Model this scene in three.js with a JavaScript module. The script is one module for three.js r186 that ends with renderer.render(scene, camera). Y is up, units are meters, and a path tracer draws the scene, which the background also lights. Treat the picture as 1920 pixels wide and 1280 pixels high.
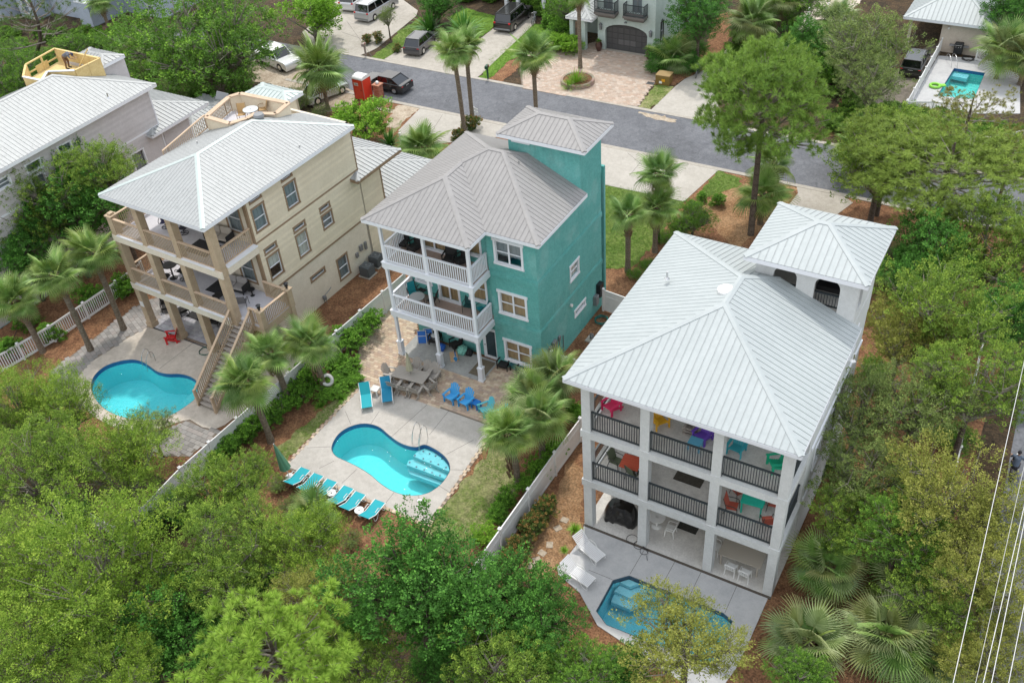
import * as THREE from 'three';
import { mergeGeometries } from 'three/addons/utils/BufferGeometryUtils.js';
import { RoundedBoxGeometry } from 'three/addons/geometries/RoundedBoxGeometry.js';
import { MarchingCubes } from 'three/addons/objects/MarchingCubes.js';

// ---------- camera, sky, sun, exposure ----------
const scene = new THREE.Scene();
const R = Math.PI / 180;
const camera = new THREE.PerspectiveCamera(38.73, 1024 / 682, 0.5, 900);
camera.position.set(0, 39, 0);
camera.rotation.set(-39.41 * R, 33.06 * R, -4.96 * R, 'YXZ');
scene.add(camera);

function rng(seed) { let a = seed >>> 0; return () => { a = (a + 0x6d2b79f5) | 0; let t = Math.imul(a ^ (a >>> 15), 1 | a); t = (t + Math.imul(t ^ (t >>> 7), 61 | t)) ^ t; return ((t ^ (t >>> 14)) >>> 0) / 4294967296; }; }
// value noise that repeats after `per` cells
function lattice(seed) { const r = rng(seed), g = new Float32Array(65536); for (let i = 0; i < 65536; i++) g[i] = r(); return g; }
const LAT = lattice(7);
const sm = (t) => t * t * (3 - 2 * t);
const mix = (a, b, t) => a + (b - a) * t;
const clamp = (x, a = 0, b = 1) => Math.min(b, Math.max(a, x));
const step = (a, b, x) => sm(clamp((x - a) / (b - a)));
function vnoise(x, y, per, off = 0) {
  const xi = Math.floor(x), yi = Math.floor(y), fx = sm(x - xi), fy = sm(y - yi);
  const X0 = ((xi % per) + per) % per, X1 = (X0 + 1) % per, Y0 = ((yi % per) + per) % per, Y1 = (Y0 + 1) % per;
  const q = (a, b) => LAT[((a + off * 37) * 251 + (b + off * 91) * 7 + off * 13) & 65535];
  return mix(mix(q(X0, Y0), q(X1, Y0), fx), mix(q(X0, Y1), q(X1, Y1), fx), fy);
}
function fbm(u, v, per, oct = 4, off = 0) { let s = 0, a = 0.5, t = 0; for (let i = 0; i < oct; i++) { s += a * vnoise(u * per, v * per, per, off + i); t += a; a *= 0.55; per *= 2; } return s / t; }

const skyW = 512, skyH = 256, skyData = new Float32Array(skyW * skyH * 4);
for (let j = 0; j < skyH; j++) for (let i = 0; i < skyW; i++) {
  const el = (j / (skyH - 1) - 0.5) * Math.PI, up = Math.max(0, Math.sin(el));
  const k = Math.pow(1 - up, 2.2);
  let r = mix(0.66, 0.93, k), g = mix(0.74, 0.93, k), b = mix(0.87, 0.92, k);
  const c = step(0.42, 0.66, fbm(i / skyW, j / skyH * 0.5, 8, 5, 3)) * 0.85;
  r = mix(r, 1.13, c); g = mix(g, 1.11, c); b = mix(b, 1.08, c);
  if (el < 0) { const d = clamp(-el * 5); r = mix(r, 0.2, d); g = mix(g, 0.21, d); b = mix(b, 0.17, d); }
  const o = (j * skyW + i) * 4; skyData[o] = r * 1.55; skyData[o + 1] = g * 1.55; skyData[o + 2] = b * 1.55; skyData[o + 3] = 1;
}
const sky = new THREE.DataTexture(skyData, skyW, skyH, THREE.RGBAFormat, THREE.FloatType);
sky.mapping = THREE.EquirectangularReflectionMapping; sky.magFilter = sky.minFilter = THREE.LinearFilter; sky.needsUpdate = true;
scene.background = sky; scene.environment = sky; scene.backgroundIntensity = 1.0; scene.environmentIntensity = 1.0;

const sun = new THREE.DirectionalLight(new THREE.Color().setRGB(1, 0.955, 0.88), 2.5);
sun.position.set(-40 - 0.205 * 150, 150, -50 - 0.43 * 150); sun.target.position.set(-40, 0, -50);
sun.castShadow = true; sun.shadow.radius = 4; sun.shadow.mapSize.set(4096, 4096);
Object.assign(sun.shadow.camera, { left: -90, right: 90, top: 90, bottom: -90, near: 1, far: 400 });
scene.add(sun, sun.target);

const renderer = new THREE.WebGLRenderer({ antialias: true });
renderer.toneMapping = THREE.LinearToneMapping; renderer.toneMappingExposure = 1.02;
renderer.outputColorSpace = THREE.SRGBColorSpace; renderer.shadowMap.enabled = true; renderer.shadowMap.type = THREE.PCFSoftShadowMap;

// ---------- helpers ----------
const V = (x, y, z) => new THREE.Vector3(x, y, z);
const names = {};
function numbered(n) { const k = names[n] = (names[n] ?? -1) + 1; return k ? n + '_' + String(k).padStart(3, '0') : n; }
function tag(o, label, category, group, kind) { if (label) o.userData.label = label; if (category) o.userData.category = category; if (group) o.userData.group = group; if (kind) o.userData.kind = kind; return o; }
function thing(name, label, category, p = [0, 0, 0], ry = 0, group) {
  const o = new THREE.Group(); o.name = numbered(name); o.position.set(...p); o.rotation.y = ry; scene.add(o); return tag(o, label, category, group);
}
function copyOf(src, label, p, ry = 0, sc = 1, group) {
  const o = src.clone(); o.name = numbered(src.name.replace(/_\d{3}$/, '')); o.userData = { ...src.userData, label }; if (group) o.userData.group = group;
  o.position.set(...p); o.rotation.y = ry; Array.isArray(sc) ? o.scale.set(...sc) : o.scale.setScalar(sc); scene.add(o); return o;
}
function boxUV(g) {   // uv in metres, by the direction each face looks
  const p = g.attributes.position, n = g.attributes.normal, uv = new Float32Array(p.count * 2);
  for (let i = 0; i < p.count; i++) {
    const ax = Math.abs(n.getX(i)), ay = Math.abs(n.getY(i)), az = Math.abs(n.getZ(i));
    if (ay >= ax && ay >= az) { uv[2 * i] = p.getX(i); uv[2 * i + 1] = p.getZ(i); } else if (ax >= az) { uv[2 * i] = p.getZ(i); uv[2 * i + 1] = p.getY(i); } else { uv[2 * i] = p.getX(i); uv[2 * i + 1] = p.getY(i); }
  }
  g.setAttribute('uv', new THREE.BufferAttribute(uv, 2)); return g;
}
function shade(o) { o.castShadow = o.receiveShadow = true; return o; }
class MB {
  constructor() { this.l = []; this.m = new THREE.Matrix4(); this.q = new THREE.Quaternion(); this.e = new THREE.Euler(); }
  add(g, x = 0, y = 0, z = 0, rx = 0, ry = 0, rz = 0, sx = 1, sy = 1, sz = 1) {
    g = g.index ? g.toNonIndexed() : g.clone(); for (const k of Object.keys(g.attributes)) if (k !== 'position' && k !== 'normal') g.deleteAttribute(k);
    g.applyMatrix4(this.m.compose(V(x, y, z), this.q.setFromEuler(this.e.set(rx, ry, rz)), V(sx, sy, sz))); this.l.push(g); return this;
  }
  box(x, y, z, w, h, d, ry = 0, rx = 0, rz = 0) { return this.add(new THREE.BoxGeometry(w, h, d), x, y, z, rx, ry, rz); }
  span(x0, x1, y0, y1, z0, z1) { return this.box((x0 + x1) / 2, (y0 + y1) / 2, (z0 + z1) / 2, Math.abs(x1 - x0), Math.abs(y1 - y0), Math.abs(z1 - z0)); }
  rbox(x, y, z, w, h, d, r = 0.02, ry = 0, rx = 0, rz = 0) { return this.add(new RoundedBoxGeometry(w, h, d, 2, r), x, y, z, rx, ry, rz); }
  cyl(x, y, z, r0, r1, h, n = 10, rx = 0, rz = 0, ry = 0) { return this.add(new THREE.CylinderGeometry(r1, r0, h, n), x, y, z, rx, ry, rz); }
  sph(x, y, z, r, sx = 1, sy = 1, sz = 1, n = 10) { return this.add(new THREE.SphereGeometry(r, n, Math.ceil(n * 0.7)), x, y, z, 0, 0, 0, sx, sy, sz); }
  bar(a, b, w, h = w) {   // square bar from a to b
    const d = V(...b).sub(V(...a)), L = d.length(); d.normalize();
    const g = new THREE.BoxGeometry(w, h, L).toNonIndexed(); g.deleteAttribute('uv');
    const m = new THREE.Matrix4().lookAt(V(0, 0, 0), d, Math.abs(d.y) > 0.98 ? V(1, 0, 0) : V(0, 1, 0)); m.setPosition((a[0] + b[0]) / 2, (a[1] + b[1]) / 2, (a[2] + b[2]) / 2);
    this.l.push(g.applyMatrix4(m)); return this;
  }
  rod(a, b, r0, r1 = r0, n = 7) {
    const d = V(...b).sub(V(...a)), L = d.length(); const g = new THREE.CylinderGeometry(r1, r0, L, n).toNonIndexed(); g.deleteAttribute('uv');
    const m = new THREE.Matrix4().makeRotationFromQuaternion(new THREE.Quaternion().setFromUnitVectors(V(0, 1, 0), d.normalize())); m.setPosition((a[0] + b[0]) / 2, (a[1] + b[1]) / 2, (a[2] + b[2]) / 2);
    this.l.push(g.applyMatrix4(m)); return this;
  }
  tube(pts, r, seg = 24, n = 6, closed = false) { return this.add(new THREE.TubeGeometry(new THREE.CatmullRomCurve3(pts.map((p) => V(...p)), closed, 'catmullrom', 0.4), seg, r, n, closed)); }
  geo() { return boxUV(mergeGeometries(this.l)); }
  build(name, mat, parent) { const o = shade(new THREE.Mesh(this.geo(), mat)); o.name = parent ? name : numbered(name); (parent || scene).add(o); return o; }
}
const mb = () => new MB();
function extr(pts, h, holes = [], bevel = 0) {   // horizontal slab from plan points [x, z], top at y = 0
  const sh = new THREE.Shape(pts.map(([x, z]) => new THREE.Vector2(x, -z)));
  for (const q of holes) sh.holes.push(new THREE.Path(q.map(([x, z]) => new THREE.Vector2(x, -z))));
  const g = new THREE.ExtrudeGeometry(sh, { depth: h, bevelEnabled: bevel > 0, bevelSize: bevel, bevelThickness: bevel, bevelSegments: 2, curveSegments: 1 });
  g.rotateX(-Math.PI / 2); g.translate(0, -h, 0); return g;
}
function ragged(pts, amp, sp = 0.3) { const o = []; pts.forEach((a, i) => { const b = pts[(i + 1) % pts.length], n = Math.max(1, Math.round(Math.hypot(b[0] - a[0], b[1] - a[1]) / sp)); for (let k = 0; k < n; k++) { const x = mix(a[0], b[0], k / n), z = mix(a[1], b[1], k / n); o.push([x + amp * ((vnoise(x * 2.2 + 900, z * 2.2 + 900, 4096, 1) - 0.5) * 1.4 + (vnoise(x * 7 + 900, z * 7 + 900, 4096, 2) - 0.5)), z + amp * ((vnoise(x * 2.2 + 900, z * 2.2 + 900, 4096, 3) - 0.5) * 1.4 + (vnoise(x * 7 + 900, z * 7 + 900, 4096, 4) - 0.5))]); } }); return o; }
function sheet(name, pts, y, mat, holes = [], h = 0, kind = 'structure') {
  let g; if (/lawn|straw_bed|sand/.test(name)) pts = ragged(pts, 0.28);
  if (h) g = extr(pts, h, holes); else {
    const sh = new THREE.Shape(pts.map(([x, z]) => new THREE.Vector2(x, -z)));
    for (const q of holes) sh.holes.push(new THREE.Path(q.map(([x, z]) => new THREE.Vector2(x, -z))));
    g = new THREE.ShapeGeometry(sh); g.rotateX(-Math.PI / 2);
  }
  boxUV(g); const o = shade(new THREE.Mesh(g, mat)); o.name = numbered(name); o.position.y = y; o.userData.kind = kind; scene.add(o); return o;
}
function smooth(pts, n = 10, closed = true) { const c = new THREE.CatmullRomCurve3(pts.map(([x, z]) => V(x, 0, z)), closed, 'centripetal'); return c.getPoints(pts.length * n).slice(0, closed ? -1 : undefined).map((p) => [p.x, p.z]); }
function inside(pts, x, z) { let r = false; for (let i = 0, j = pts.length - 1; i < pts.length; j = i++) { const [a, b] = pts[i], [c, d] = pts[j]; if ((b > z) !== (d > z) && x < (c - a) * (z - b) / (d - b) + a) r = !r; } return r; }

// ---------- procedural materials ----------
function dtex(size, f, srgb = false) {
  const d = new Uint8Array(size * size * 4);
  for (let j = 0; j < size; j++) for (let i = 0; i < size; i++) { const c = f(i / size, j / size), o = (j * size + i) * 4; for (let k = 0; k < 3; k++) { const x = clamp(Array.isArray(c) ? c[k] : c); d[o + k] = 255 * (srgb ? (x < 0.0031308 ? 12.92 * x : 1.055 * Math.pow(x, 1 / 2.4) - 0.055) : x); } d[o + 3] = 255; }
  const t = new THREE.DataTexture(d, size, size); t.wrapS = t.wrapT = THREE.RepeatWrapping; t.magFilter = THREE.LinearFilter; t.minFilter = THREE.LinearMipmapLinearFilter; t.generateMipmaps = true; if (srgb) t.colorSpace = THREE.SRGBColorSpace; t.needsUpdate = true; return t;
}
const rep = (t, m) => { const c = t.clone(); c.repeat.set(1 / m, 1 / m); c.needsUpdate = true; return c; };
const lerp3 = (a, b, t) => [mix(a[0], b[0], t), mix(a[1], b[1], t), mix(a[2], b[2], t)];
const grainT = dtex(512, (u, v) => fbm(u, v, 64, 3, 5));
const cloudT = dtex(512, (u, v) => fbm(u, v, 4, 6, 11));
// mat: base colour varied softly between lo and hi over `m` metres with fine grain
const texCache = {};
function mottled(lo, hi, m, { rough = 0.85, bump = 0.004, bm = 1.2, fine = 0.25, per = 6, off = 1, metal = 0, extra, ...rest } = {}) {
  const key = JSON.stringify([lo, hi, fine, per, off, extra ? off : 0, m]);
  const t = texCache[key] ??= dtex(512, (u, v) => { let k = mix(fbm(u, v, per, 5, off), fbm(u, v, per * 6, 3, off + 3), 0.45); k = clamp((k - 0.3) / 0.4); const g = vnoise(u * 160, v * 160, 160, off + 9) - 0.5; let c = lerp3(lo, hi, k).map((x) => x * (1 + fine * g)); if (extra) c = extra(u, v, c); return c; }, true);
  return new THREE.MeshStandardMaterial({ map: rep(t, m), roughness: rough, metalness: metal, bumpMap: bump ? rep(grainT, bm) : null, bumpScale: bump, ...rest });
}
const plain = (c, rough = 0.6, o = {}) => new THREE.MeshStandardMaterial({ color: new THREE.Color().setRGB(...c), roughness: rough, ...o });
const gloss = (c, o = {}) => new THREE.MeshPhysicalMaterial({ color: new THREE.Color().setRGB(...c), roughness: 0.35, clearcoat: 1, clearcoatRoughness: 0.06, ...o });
const M = {
  concrete: mottled([0.40, 0.372, 0.335], [0.49, 0.46, 0.42], 7, { per: 5, fine: 0.14 }),
  deckWhite: mottled([0.41, 0.412, 0.415], [0.49, 0.488, 0.485], 6, { per: 5, fine: 0.1, off: 2 }),
  deckTan: mottled([0.42, 0.37, 0.31], [0.56, 0.50, 0.43], 6, { per: 5, fine: 0.12, off: 3 }),
  drive: mottled([0.38, 0.352, 0.31], [0.46, 0.43, 0.385], 8, { per: 5, fine: 0.16, off: 4 }),
  darkDrive: mottled([0.10, 0.085, 0.065], [0.22, 0.19, 0.15], 6, { per: 5, fine: 0.3, off: 6 }),
  oldDrive: mottled([0.34, 0.31, 0.265], [0.43, 0.395, 0.345], 8, { per: 5, fine: 0.2, off: 5 }),
  asphalt: mottled([0.118, 0.122, 0.135], [0.165, 0.17, 0.185], 14, { per: 6, fine: 0.35, off: 7, bump: 0.006, bm: 0.8, rough: 0.92, extra: (u, v, c) => { const w = Math.abs(fbm(u, v, 5, 5, 61) - 0.5), p = step(0.60, 0.64, fbm(u, v, 3, 3, 70)); let k = w < 0.004 ? 0.72 : 1; k *= 1 - 0.10 * p; return c.map((x) => x * k); } }),
  sand: mottled([0.30, 0.23, 0.16], [0.52, 0.44, 0.34], 5, { fine: 0.3, off: 8, bump: 0.02 }),
  straw: mottled([0.20, 0.088, 0.042], [0.40, 0.21, 0.105], 9, { fine: 0.9, per: 16, off: 9, bump: 0.05, bm: 0.7, rough: 1 }),
  straw2: mottled([0.33, 0.175, 0.08], [0.52, 0.32, 0.17], 9, { fine: 0.8, per: 12, off: 10, bump: 0.05, bm: 0.7, rough: 1 }),
  soil: mottled([0.045, 0.034, 0.02], [0.14, 0.088, 0.045], 11, { fine: 0.9, per: 12, off: 12, bump: 0.08, bm: 1, rough: 1 }),
  lawn: mottled([0.12, 0.20, 0.03], [0.235, 0.31, 0.07], 11, { fine: 0.6, per: 10, off: 13, bump: 0.05, bm: 0.6, rough: 1 }),
  lawnBright: mottled([0.115, 0.24, 0.02], [0.20, 0.35, 0.04], 9, { fine: 0.5, per: 10, off: 14, bump: 0.05, bm: 0.6, rough: 1 }),
  lawnDry: mottled([0.175, 0.24, 0.05], [0.38, 0.365, 0.17], 11, { fine: 0.7, per: 8, off: 15, bump: 0.05, bm: 0.6, rough: 1 }),
  teal: mottled([0.095, 0.35, 0.325], [0.13, 0.41, 0.385], 8, { per: 8, fine: 0.25, off: 16, bump: 0.008, bm: 0.6, rough: 0.8, extra: (u, v, c) => { const w = step(0.5, 0.75, fbm(u, v, 5, 4, 80)) * 0.16, s = step(0.55, 0.8, vnoise(u * 48, v * 3, 48, 81)) * 0.10 * step(0.4, 0.7, fbm(u, v, 4, 2, 82)); return [c[0] * (1 - s) + w * 0.35, c[1] * (1 - s) + w * 0.25, c[2] * (1 - s) + w * 0.25]; } }),
  tealTrim: plain([0.055, 0.36, 0.30], 0.7),
  cream: mottled([0.66, 0.59, 0.48], [0.73, 0.66, 0.55], 5, { fine: 0.15, off: 17 }),
  siding2: mottled([0.62, 0.54, 0.405], [0.68, 0.60, 0.46], 5, { fine: 0.1, off: 18, bump: 0 }), lav2: mottled([0.465, 0.44, 0.444], [0.53, 0.507, 0.51], 5, { fine: 0.1, off: 19, bump: 0 }),
  siding: mottled([0.67, 0.585, 0.44], [0.73, 0.645, 0.495], 5, { fine: 0.1, off: 18, bump: 0 }),
  lav: mottled([0.50, 0.475, 0.478], [0.57, 0.545, 0.548], 5, { fine: 0.1, off: 19, bump: 0 }),
  blueGrey: mottled([0.33, 0.38, 0.45], [0.40, 0.45, 0.52], 5, { fine: 0.1, off: 20, bump: 0 }),
  mint: mottled([0.46, 0.55, 0.52], [0.54, 0.62, 0.60], 5, { fine: 0.12, off: 21 }),
  beige: mottled([0.50, 0.43, 0.36], [0.57, 0.5, 0.43], 5, { fine: 0.12, off: 22 }),
  whiteStucco: mottled([0.55, 0.565, 0.56], [0.62, 0.635, 0.63], 5, { fine: 0.12, off: 23 }),
  whiteTrim: plain([0.74, 0.76, 0.80], 0.5), vinyl: mottled([0.70, 0.70, 0.70], [0.78, 0.78, 0.77], 5, { fine: 0.05, bump: 0, rough: 0.45, off: 24 }),
  brownTrim: mottled([0.24, 0.165, 0.10], [0.30, 0.21, 0.135], 3, { fine: 0.2, off: 25, bump: 0 }),
  tanPost: mottled([0.40, 0.305, 0.205], [0.48, 0.375, 0.26], 3, { fine: 0.2, off: 26, bump: 0.003 }),
  tanRail: mottled([0.48, 0.35, 0.24], [0.56, 0.43, 0.31], 2, { fine: 0.25, off: 27, bump: 0 }),
  greyDeck: mottled([0.50, 0.49, 0.53], [0.58, 0.57, 0.60], 4, { fine: 0.12, off: 28, bump: 0 }),
  porch: mottled([0.34, 0.25, 0.21], [0.40, 0.30, 0.25], 4, { fine: 0.15, off: 29, bump: 0 }),
  porchGrey: mottled([0.50, 0.48, 0.45], [0.64, 0.62, 0.58], 3.2, { fine: 0.2, per: 8, off: 30, bump: 0.002 }),
  woodGrey: mottled([0.27, 0.235, 0.205], [0.40, 0.36, 0.32], 2, { fine: 0.4, off: 31, bump: 0.003 }),
  ply: mottled([0.58, 0.43, 0.185], [0.69, 0.54, 0.26], 3, { fine: 0.2, off: 32, bump: 0 }),
  roofTeal: mottled([0.255, 0.246, 0.242], [0.295, 0.285, 0.28], 6, { fine: 0.06, off: 33, bump: 0, rough: 0.5, metal: 0.05 }),
  roofWhite: mottled([0.36, 0.395, 0.40], [0.40, 0.435, 0.44], 8, { fine: 0.05, off: 34, bump: 0, rough: 0.55, metal: 0.05 }),
  roofTan: mottled([0.335, 0.347, 0.347], [0.39, 0.402, 0.40], 6, { fine: 0.12, per: 30, off: 35, bump: 0, rough: 0.55, metal: 0.1, extra: (u, v, c) => { const k = step(0.60, 0.75, fbm(u * 1, v * 1, 90, 3, 40)) * 0.28 * step(0.42, 0.62, fbm(u, v, 4, 3, 50)); return c.map((x) => x * (1 - k)); } }),
  roofMint: mottled([0.42, 0.48, 0.465], [0.47, 0.53, 0.515], 6, { fine: 0.06, off: 36, bump: 0, rough: 0.5, metal: 0.1 }),
  seamDark: plain([0.13, 0.13, 0.135], 0.7), seamMid: plain([0.29, 0.30, 0.30], 0.7),
  dark: plain([0.018, 0.018, 0.02], 0.5), blackMetal: plain([0.02, 0.022, 0.025], 0.4, { metalness: 0.3 }), ironRail: plain([0.035, 0.045, 0.05], 0.5),
  steel: plain([0.6, 0.6, 0.6], 0.2, { metalness: 0.9 }), greyMetal: plain([0.22, 0.23, 0.24], 0.5, { metalness: 0.3 }),
  interior: plain([0.12, 0.10, 0.085], 0.9), blind: plain([0.62, 0.60, 0.56], 0.9), curtain: plain([0.42, 0.27, 0.14], 0.9), blindDark: plain([0.25, 0.27, 0.29], 0.9),
  pane: new THREE.MeshPhysicalMaterial({ color: 0xeef4f4, roughness: 0.03, transmission: 1, thickness: 0, ior: 1.5 }),
  bark: mottled([0.075, 0.055, 0.042], [0.20, 0.16, 0.125], 0.8, { fine: 0.6, per: 8, off: 37, bump: 0.03, bm: 0.5, rough: 1 }),
  twig: mottled([0.17, 0.15, 0.12], [0.32, 0.29, 0.25], 0.8, { fine: 0.5, per: 8, off: 38, bump: 0.01, bm: 0.4, rough: 1 }),
  palmBark: mottled([0.14, 0.105, 0.07], [0.30, 0.25, 0.19], 0.7, { fine: 0.6, per: 10, off: 39, bump: 0.03, bm: 0.3, rough: 1 }),
  boots: mottled([0.15, 0.09, 0.05], [0.32, 0.22, 0.13], 0.5, { fine: 0.6, per: 8, off: 41, bump: 0.02, bm: 0.3, rough: 1 }),
};

// ---------- the setting: ground, road, drives, lawns, decks ----------
const POOL_TEAL = smooth([[-30.77, -28.19], [-30.52, -28.99], [-29.94, -29.53], [-29.08, -29.69], [-28.13, -29.41], [-27.35, -29.2], [-26.7, -29.16], [-26.09, -29.32], [-25.81, -29.66], [-25.2, -29.66], [-24.34, -29.44], [-23.77, -29.09], [-23.45, -28.69], [-23.34, -28.19], [-23.35, -27.46], [-23.59, -26.8], [-23.99, -26.39], [-24.66, -26.08], [-25.4, -26.01], [-26.31, -26.16], [-27.23, -26.44], [-28.17, -26.6], [-29.06, -26.66], [-29.85, -26.72], [-30.43, -27.09]], 4);
const POOL_TAN = smooth([[-47.82, -24.79], [-48.32, -25.65], [-48.31, -26.45], [-47.84, -27.17], [-47.14, -27.66], [-46.42, -27.76], [-45.63, -27.65], [-44.79, -27.5], [-44, -27.63], [-43.38, -27.93], [-42.6, -28.07], [-41.8, -27.91], [-41.16, -27.38], [-40.73, -26.68], [-40.75, -25.93], [-40.91, -25.21], [-41.15, -24.7], [-41.98, -24.04], [-43.07, -23.63], [-44.19, -23.47], [-45.54, -23.61], [-46.84, -24.11]], 4);
const POOL_WHITE = [[-12.39, -26.14], [-11.82, -26.73], [-7.06, -26.78], [-6.55, -26.57], [-6.38, -24.39], [-6.91, -23.94], [-11.59, -23.74], [-12.34, -24.19]];
const POOL_FAR = [[-9.02, -90.01], [-6.45, -89.94], [-6.38, -84.39], [-9.23, -83.97]];
const POOL_LEFT = smooth([[-62.77, -27.62], [-60.63, -27.79], [-58.55, -27.16], [-56.93, -26.25], [-56.47, -25.03], [-57.94, -24.03]], 4);
const POOLS = [POOL_TEAL, POOL_TAN, POOL_WHITE, POOL_FAR, POOL_LEFT];
const ccw = (p) => { let a = 0; p.forEach(([x, z], i) => { const [u, v] = p[(i + 1) % p.length]; a += x * v - u * z; }); return a < 0 ? p : p.slice().reverse(); };
const grow = (p, d) => { const q = ccw(p), n = q.length; return q.map(([x, z], i) => { const [ax, az] = q[(i + n - 1) % n], [bx, bz] = q[(i + 1) % n]; const tx = bx - ax, tz = bz - az, L = Math.hypot(tx, tz); return [x - tz / L * d, z + tx / L * d]; }); };
const holesIn = (pts) => POOLS.filter((p) => p.every(([x, z]) => inside(pts, x, z))).map((p) => grow(p, 0.02));
const rect = (x0, x1, z0, z1) => [[x0, z0], [x1, z0], [x1, z1], [x0, z1]];
const BASE = rect(-260, 130, -330, 60);
sheet('ground', BASE, 0, M.soil, POOLS.map((p) => grow(p, 0.02)));
const LOTS = rect(-58.3, 1.2, -65.2, -21);
sheet('pine_straw_ground', LOTS, 0.004, M.straw, holesIn(LOTS));
const ROAD_N = -65.3, ROAD_F = -72.1;
sheet('road', rect(-86, 30, ROAD_F, ROAD_N), 0.012, M.asphalt);
for (const z of [ROAD_N + 0.2, ROAD_F - 0.2]) { const o = mb().span(-66, 30, -0.1, 0.045, z - 0.2, z + 0.2).build('curb', M.oldDrive); o.userData.kind = 'structure'; }
sheet('side_road', [[2.42, -53.14], [4.47, -54.11], [7.18, -29.96], [3.53, -28.05], [3.03, -37.15]], 0.010, M.asphalt);
const slab = (n, pts, m, y = 0.05) => sheet(n, pts, y, m, holesIn(pts), y + 0.1);
// drives over the road
slab('driveway', [[-63.4, -72.41], [-68.85, -72.28], [-72.23, -75.23], [-72.95, -79.18], [-75.53, -85.02], [-68.31, -87.57], [-63.68, -84.72], [-62.98, -83.35], [-61.92, -74.67], [-62.08, -73.67], [-62.45, -72.5]], M.oldDrive, 0.03);
slab('driveway', [[-59.51, -72.57], [-54.22, -72.35], [-48.52, -72.35], [-48.5, -73.12], [-49.75, -86.12], [-52.61, -90.9], [-54.76, -89.58], [-53.17, -83.84], [-53.02, -79], [-55.46, -78.79], [-57.34, -78.33], [-59.37, -76.12]], M.oldDrive, 0.034);
slab('driveway', [[-30.66, -72.48], [-26.29, -72.44], [-23.74, -72.53], [-26.57, -76.75], [-28.26, -86.29], [-29.08, -87.01], [-29.33, -81.86], [-30.31, -79.23], [-30.52, -77.43]], M.drive, 0.03);
slab('driveway', [[-14.53, -73.41], [-14.16, -81.99], [-12.98, -92], [-11.94, -94.56], [-10.96, -95.6], [-10.8, -92.84], [-10.2, -81.41], [-11.59, -78.06], [-13.59, -73.58]], M.darkDrive, 0.03);
slab('driveway', [[-50.01, -65.19], [-41.15, -65.37], [-40.48, -63.02], [-42.84, -61.35], [-43.66, -60.67], [-46.97, -58.27], [-49.33, -60.57]], M.drive, 0.03);
slab('driveway', [[-32.85, -65.26], [-31.79, -65.11], [-21.66, -65.06], [-22.36, -59.58], [-28.99, -59.41], [-32.3, -59.41]], M.drive, 0.034);
slab('driveway', [[-15.64, -65.27], [-12.69, -65.37], [-11.12, -64.34], [-11.91, -61.62], [-15.25, -61.72], [-15.11, -64.07]], M.oldDrive, 0.03);
sheet('sand', [[-31.72, -71.76], [-30.39, -71.88], [-27.86, -71.66], [-27.89, -71.1], [-29.62, -70.99], [-31.36, -71.4]], 0.017, M.sand); sheet('sand', [[-57.63, -73.3], [-55.02, -73.54], [-54.86, -73.16], [-57.09, -72.83]], 0.017, M.sand); sheet('sand', [[-54.95, -63.72], [-50.81, -63.8], [-50.63, -63.2], [-54.49, -63.1]], 0.02, M.sand);
const sandPatch = sheet('sand', [[-73.49, -66.02], [-70.31, -68.92], [-63.42, -67.26], [-57.79, -65.45], [-56.43, -63.24], [-57.88, -60.34], [-63.08, -63.58], [-69.24, -63.67]], 0.016, M.sand);
sheet('sand', [[-52.26, -64.74], [-49.93, -65.07], [-49.88, -60.8], [-50.9, -60.63], [-51.83, -63.01]], 0.016, M.sand);
sheet('sand', [[-24.93, -92.86], [-25.18, -97.13], [-24.71, -106.85], [-19.94, -110.19], [-20.69, -100.27], [-21.15, -94.27], [-21.54, -92.05]], 0.016, M.beige);
sheet('straw_bed', [[-34.45, -80.19], [-32.17, -80.75], [-31.28, -86.88], [-33.29, -94.78], [-31.7, -95.76], [-29.18, -87.68], [-29.33, -81.86], [-30.31, -79.23], [-30.74, -77.65], [-32.48, -77.28], [-32.89, -79.17]], 0.016, M.straw);
sheet('straw_bed', [[-14.56, -73.5], [-14.09, -83.52], [-15.47, -82.97], [-16.58, -80.28], [-15.62, -73.71]], 0.016, M.straw);
sheet('lawn', [[-61.23, -72.37], [-59.63, -72.44], [-59.54, -79.96], [-62.42, -83.56], [-62.2, -81.53], [-62.25, -78.95], [-61.13, -75.45]], 0.018, M.lawn);
sheet('lawn', [[-59.26, -84.71], [-59.02, -87.22], [-54.94, -86.28], [-53.41, -84.26], [-53.18, -81.35], [-53.28, -80.1], [-56.86, -80.96]], 0.018, M.lawnBright);
sheet('lawn', [[-47.2, -72.46], [-48.08, -72.44], [-49.36, -75.38], [-49.81, -85.84], [-47.99, -86.76], [-46.66, -84.27], [-46.73, -79.53], [-47.66, -76.92]], 0.018, M.lawnBright);
sheet('straw_bed', [[-47.2, -72.46], [-47.55, -76.74], [-46.73, -79.53], [-46.02, -79.35], [-45.82, -72.42]], 0.022, M.straw);
sheet('lawn', [[-31.92, -72.37], [-30.82, -72.56], [-30.63, -73.94], [-30.67, -77.47], [-32.42, -77.14]], 0.018, M.lawnDry);
sheet('lawn', [[-48.38, -55.59], [-46.97, -58.27], [-44.75, -58.21], [-43.08, -55.71], [-43.4, -54.64]], 0.012, M.lawnBright);
sheet('lawn', [[-49.55, -60.47], [-50.21, -62.92], [-50.02, -59.4], [-49.15, -58.71]], 0.012, M.lawnDry);
sheet('lawn', [[-28.99, -59.41], [-22.23, -60.22], [-22.27, -59.04], [-22.15, -54.78], [-22.24, -50.39], [-24.43, -49.05]], 0.012, M.lawn);
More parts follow.
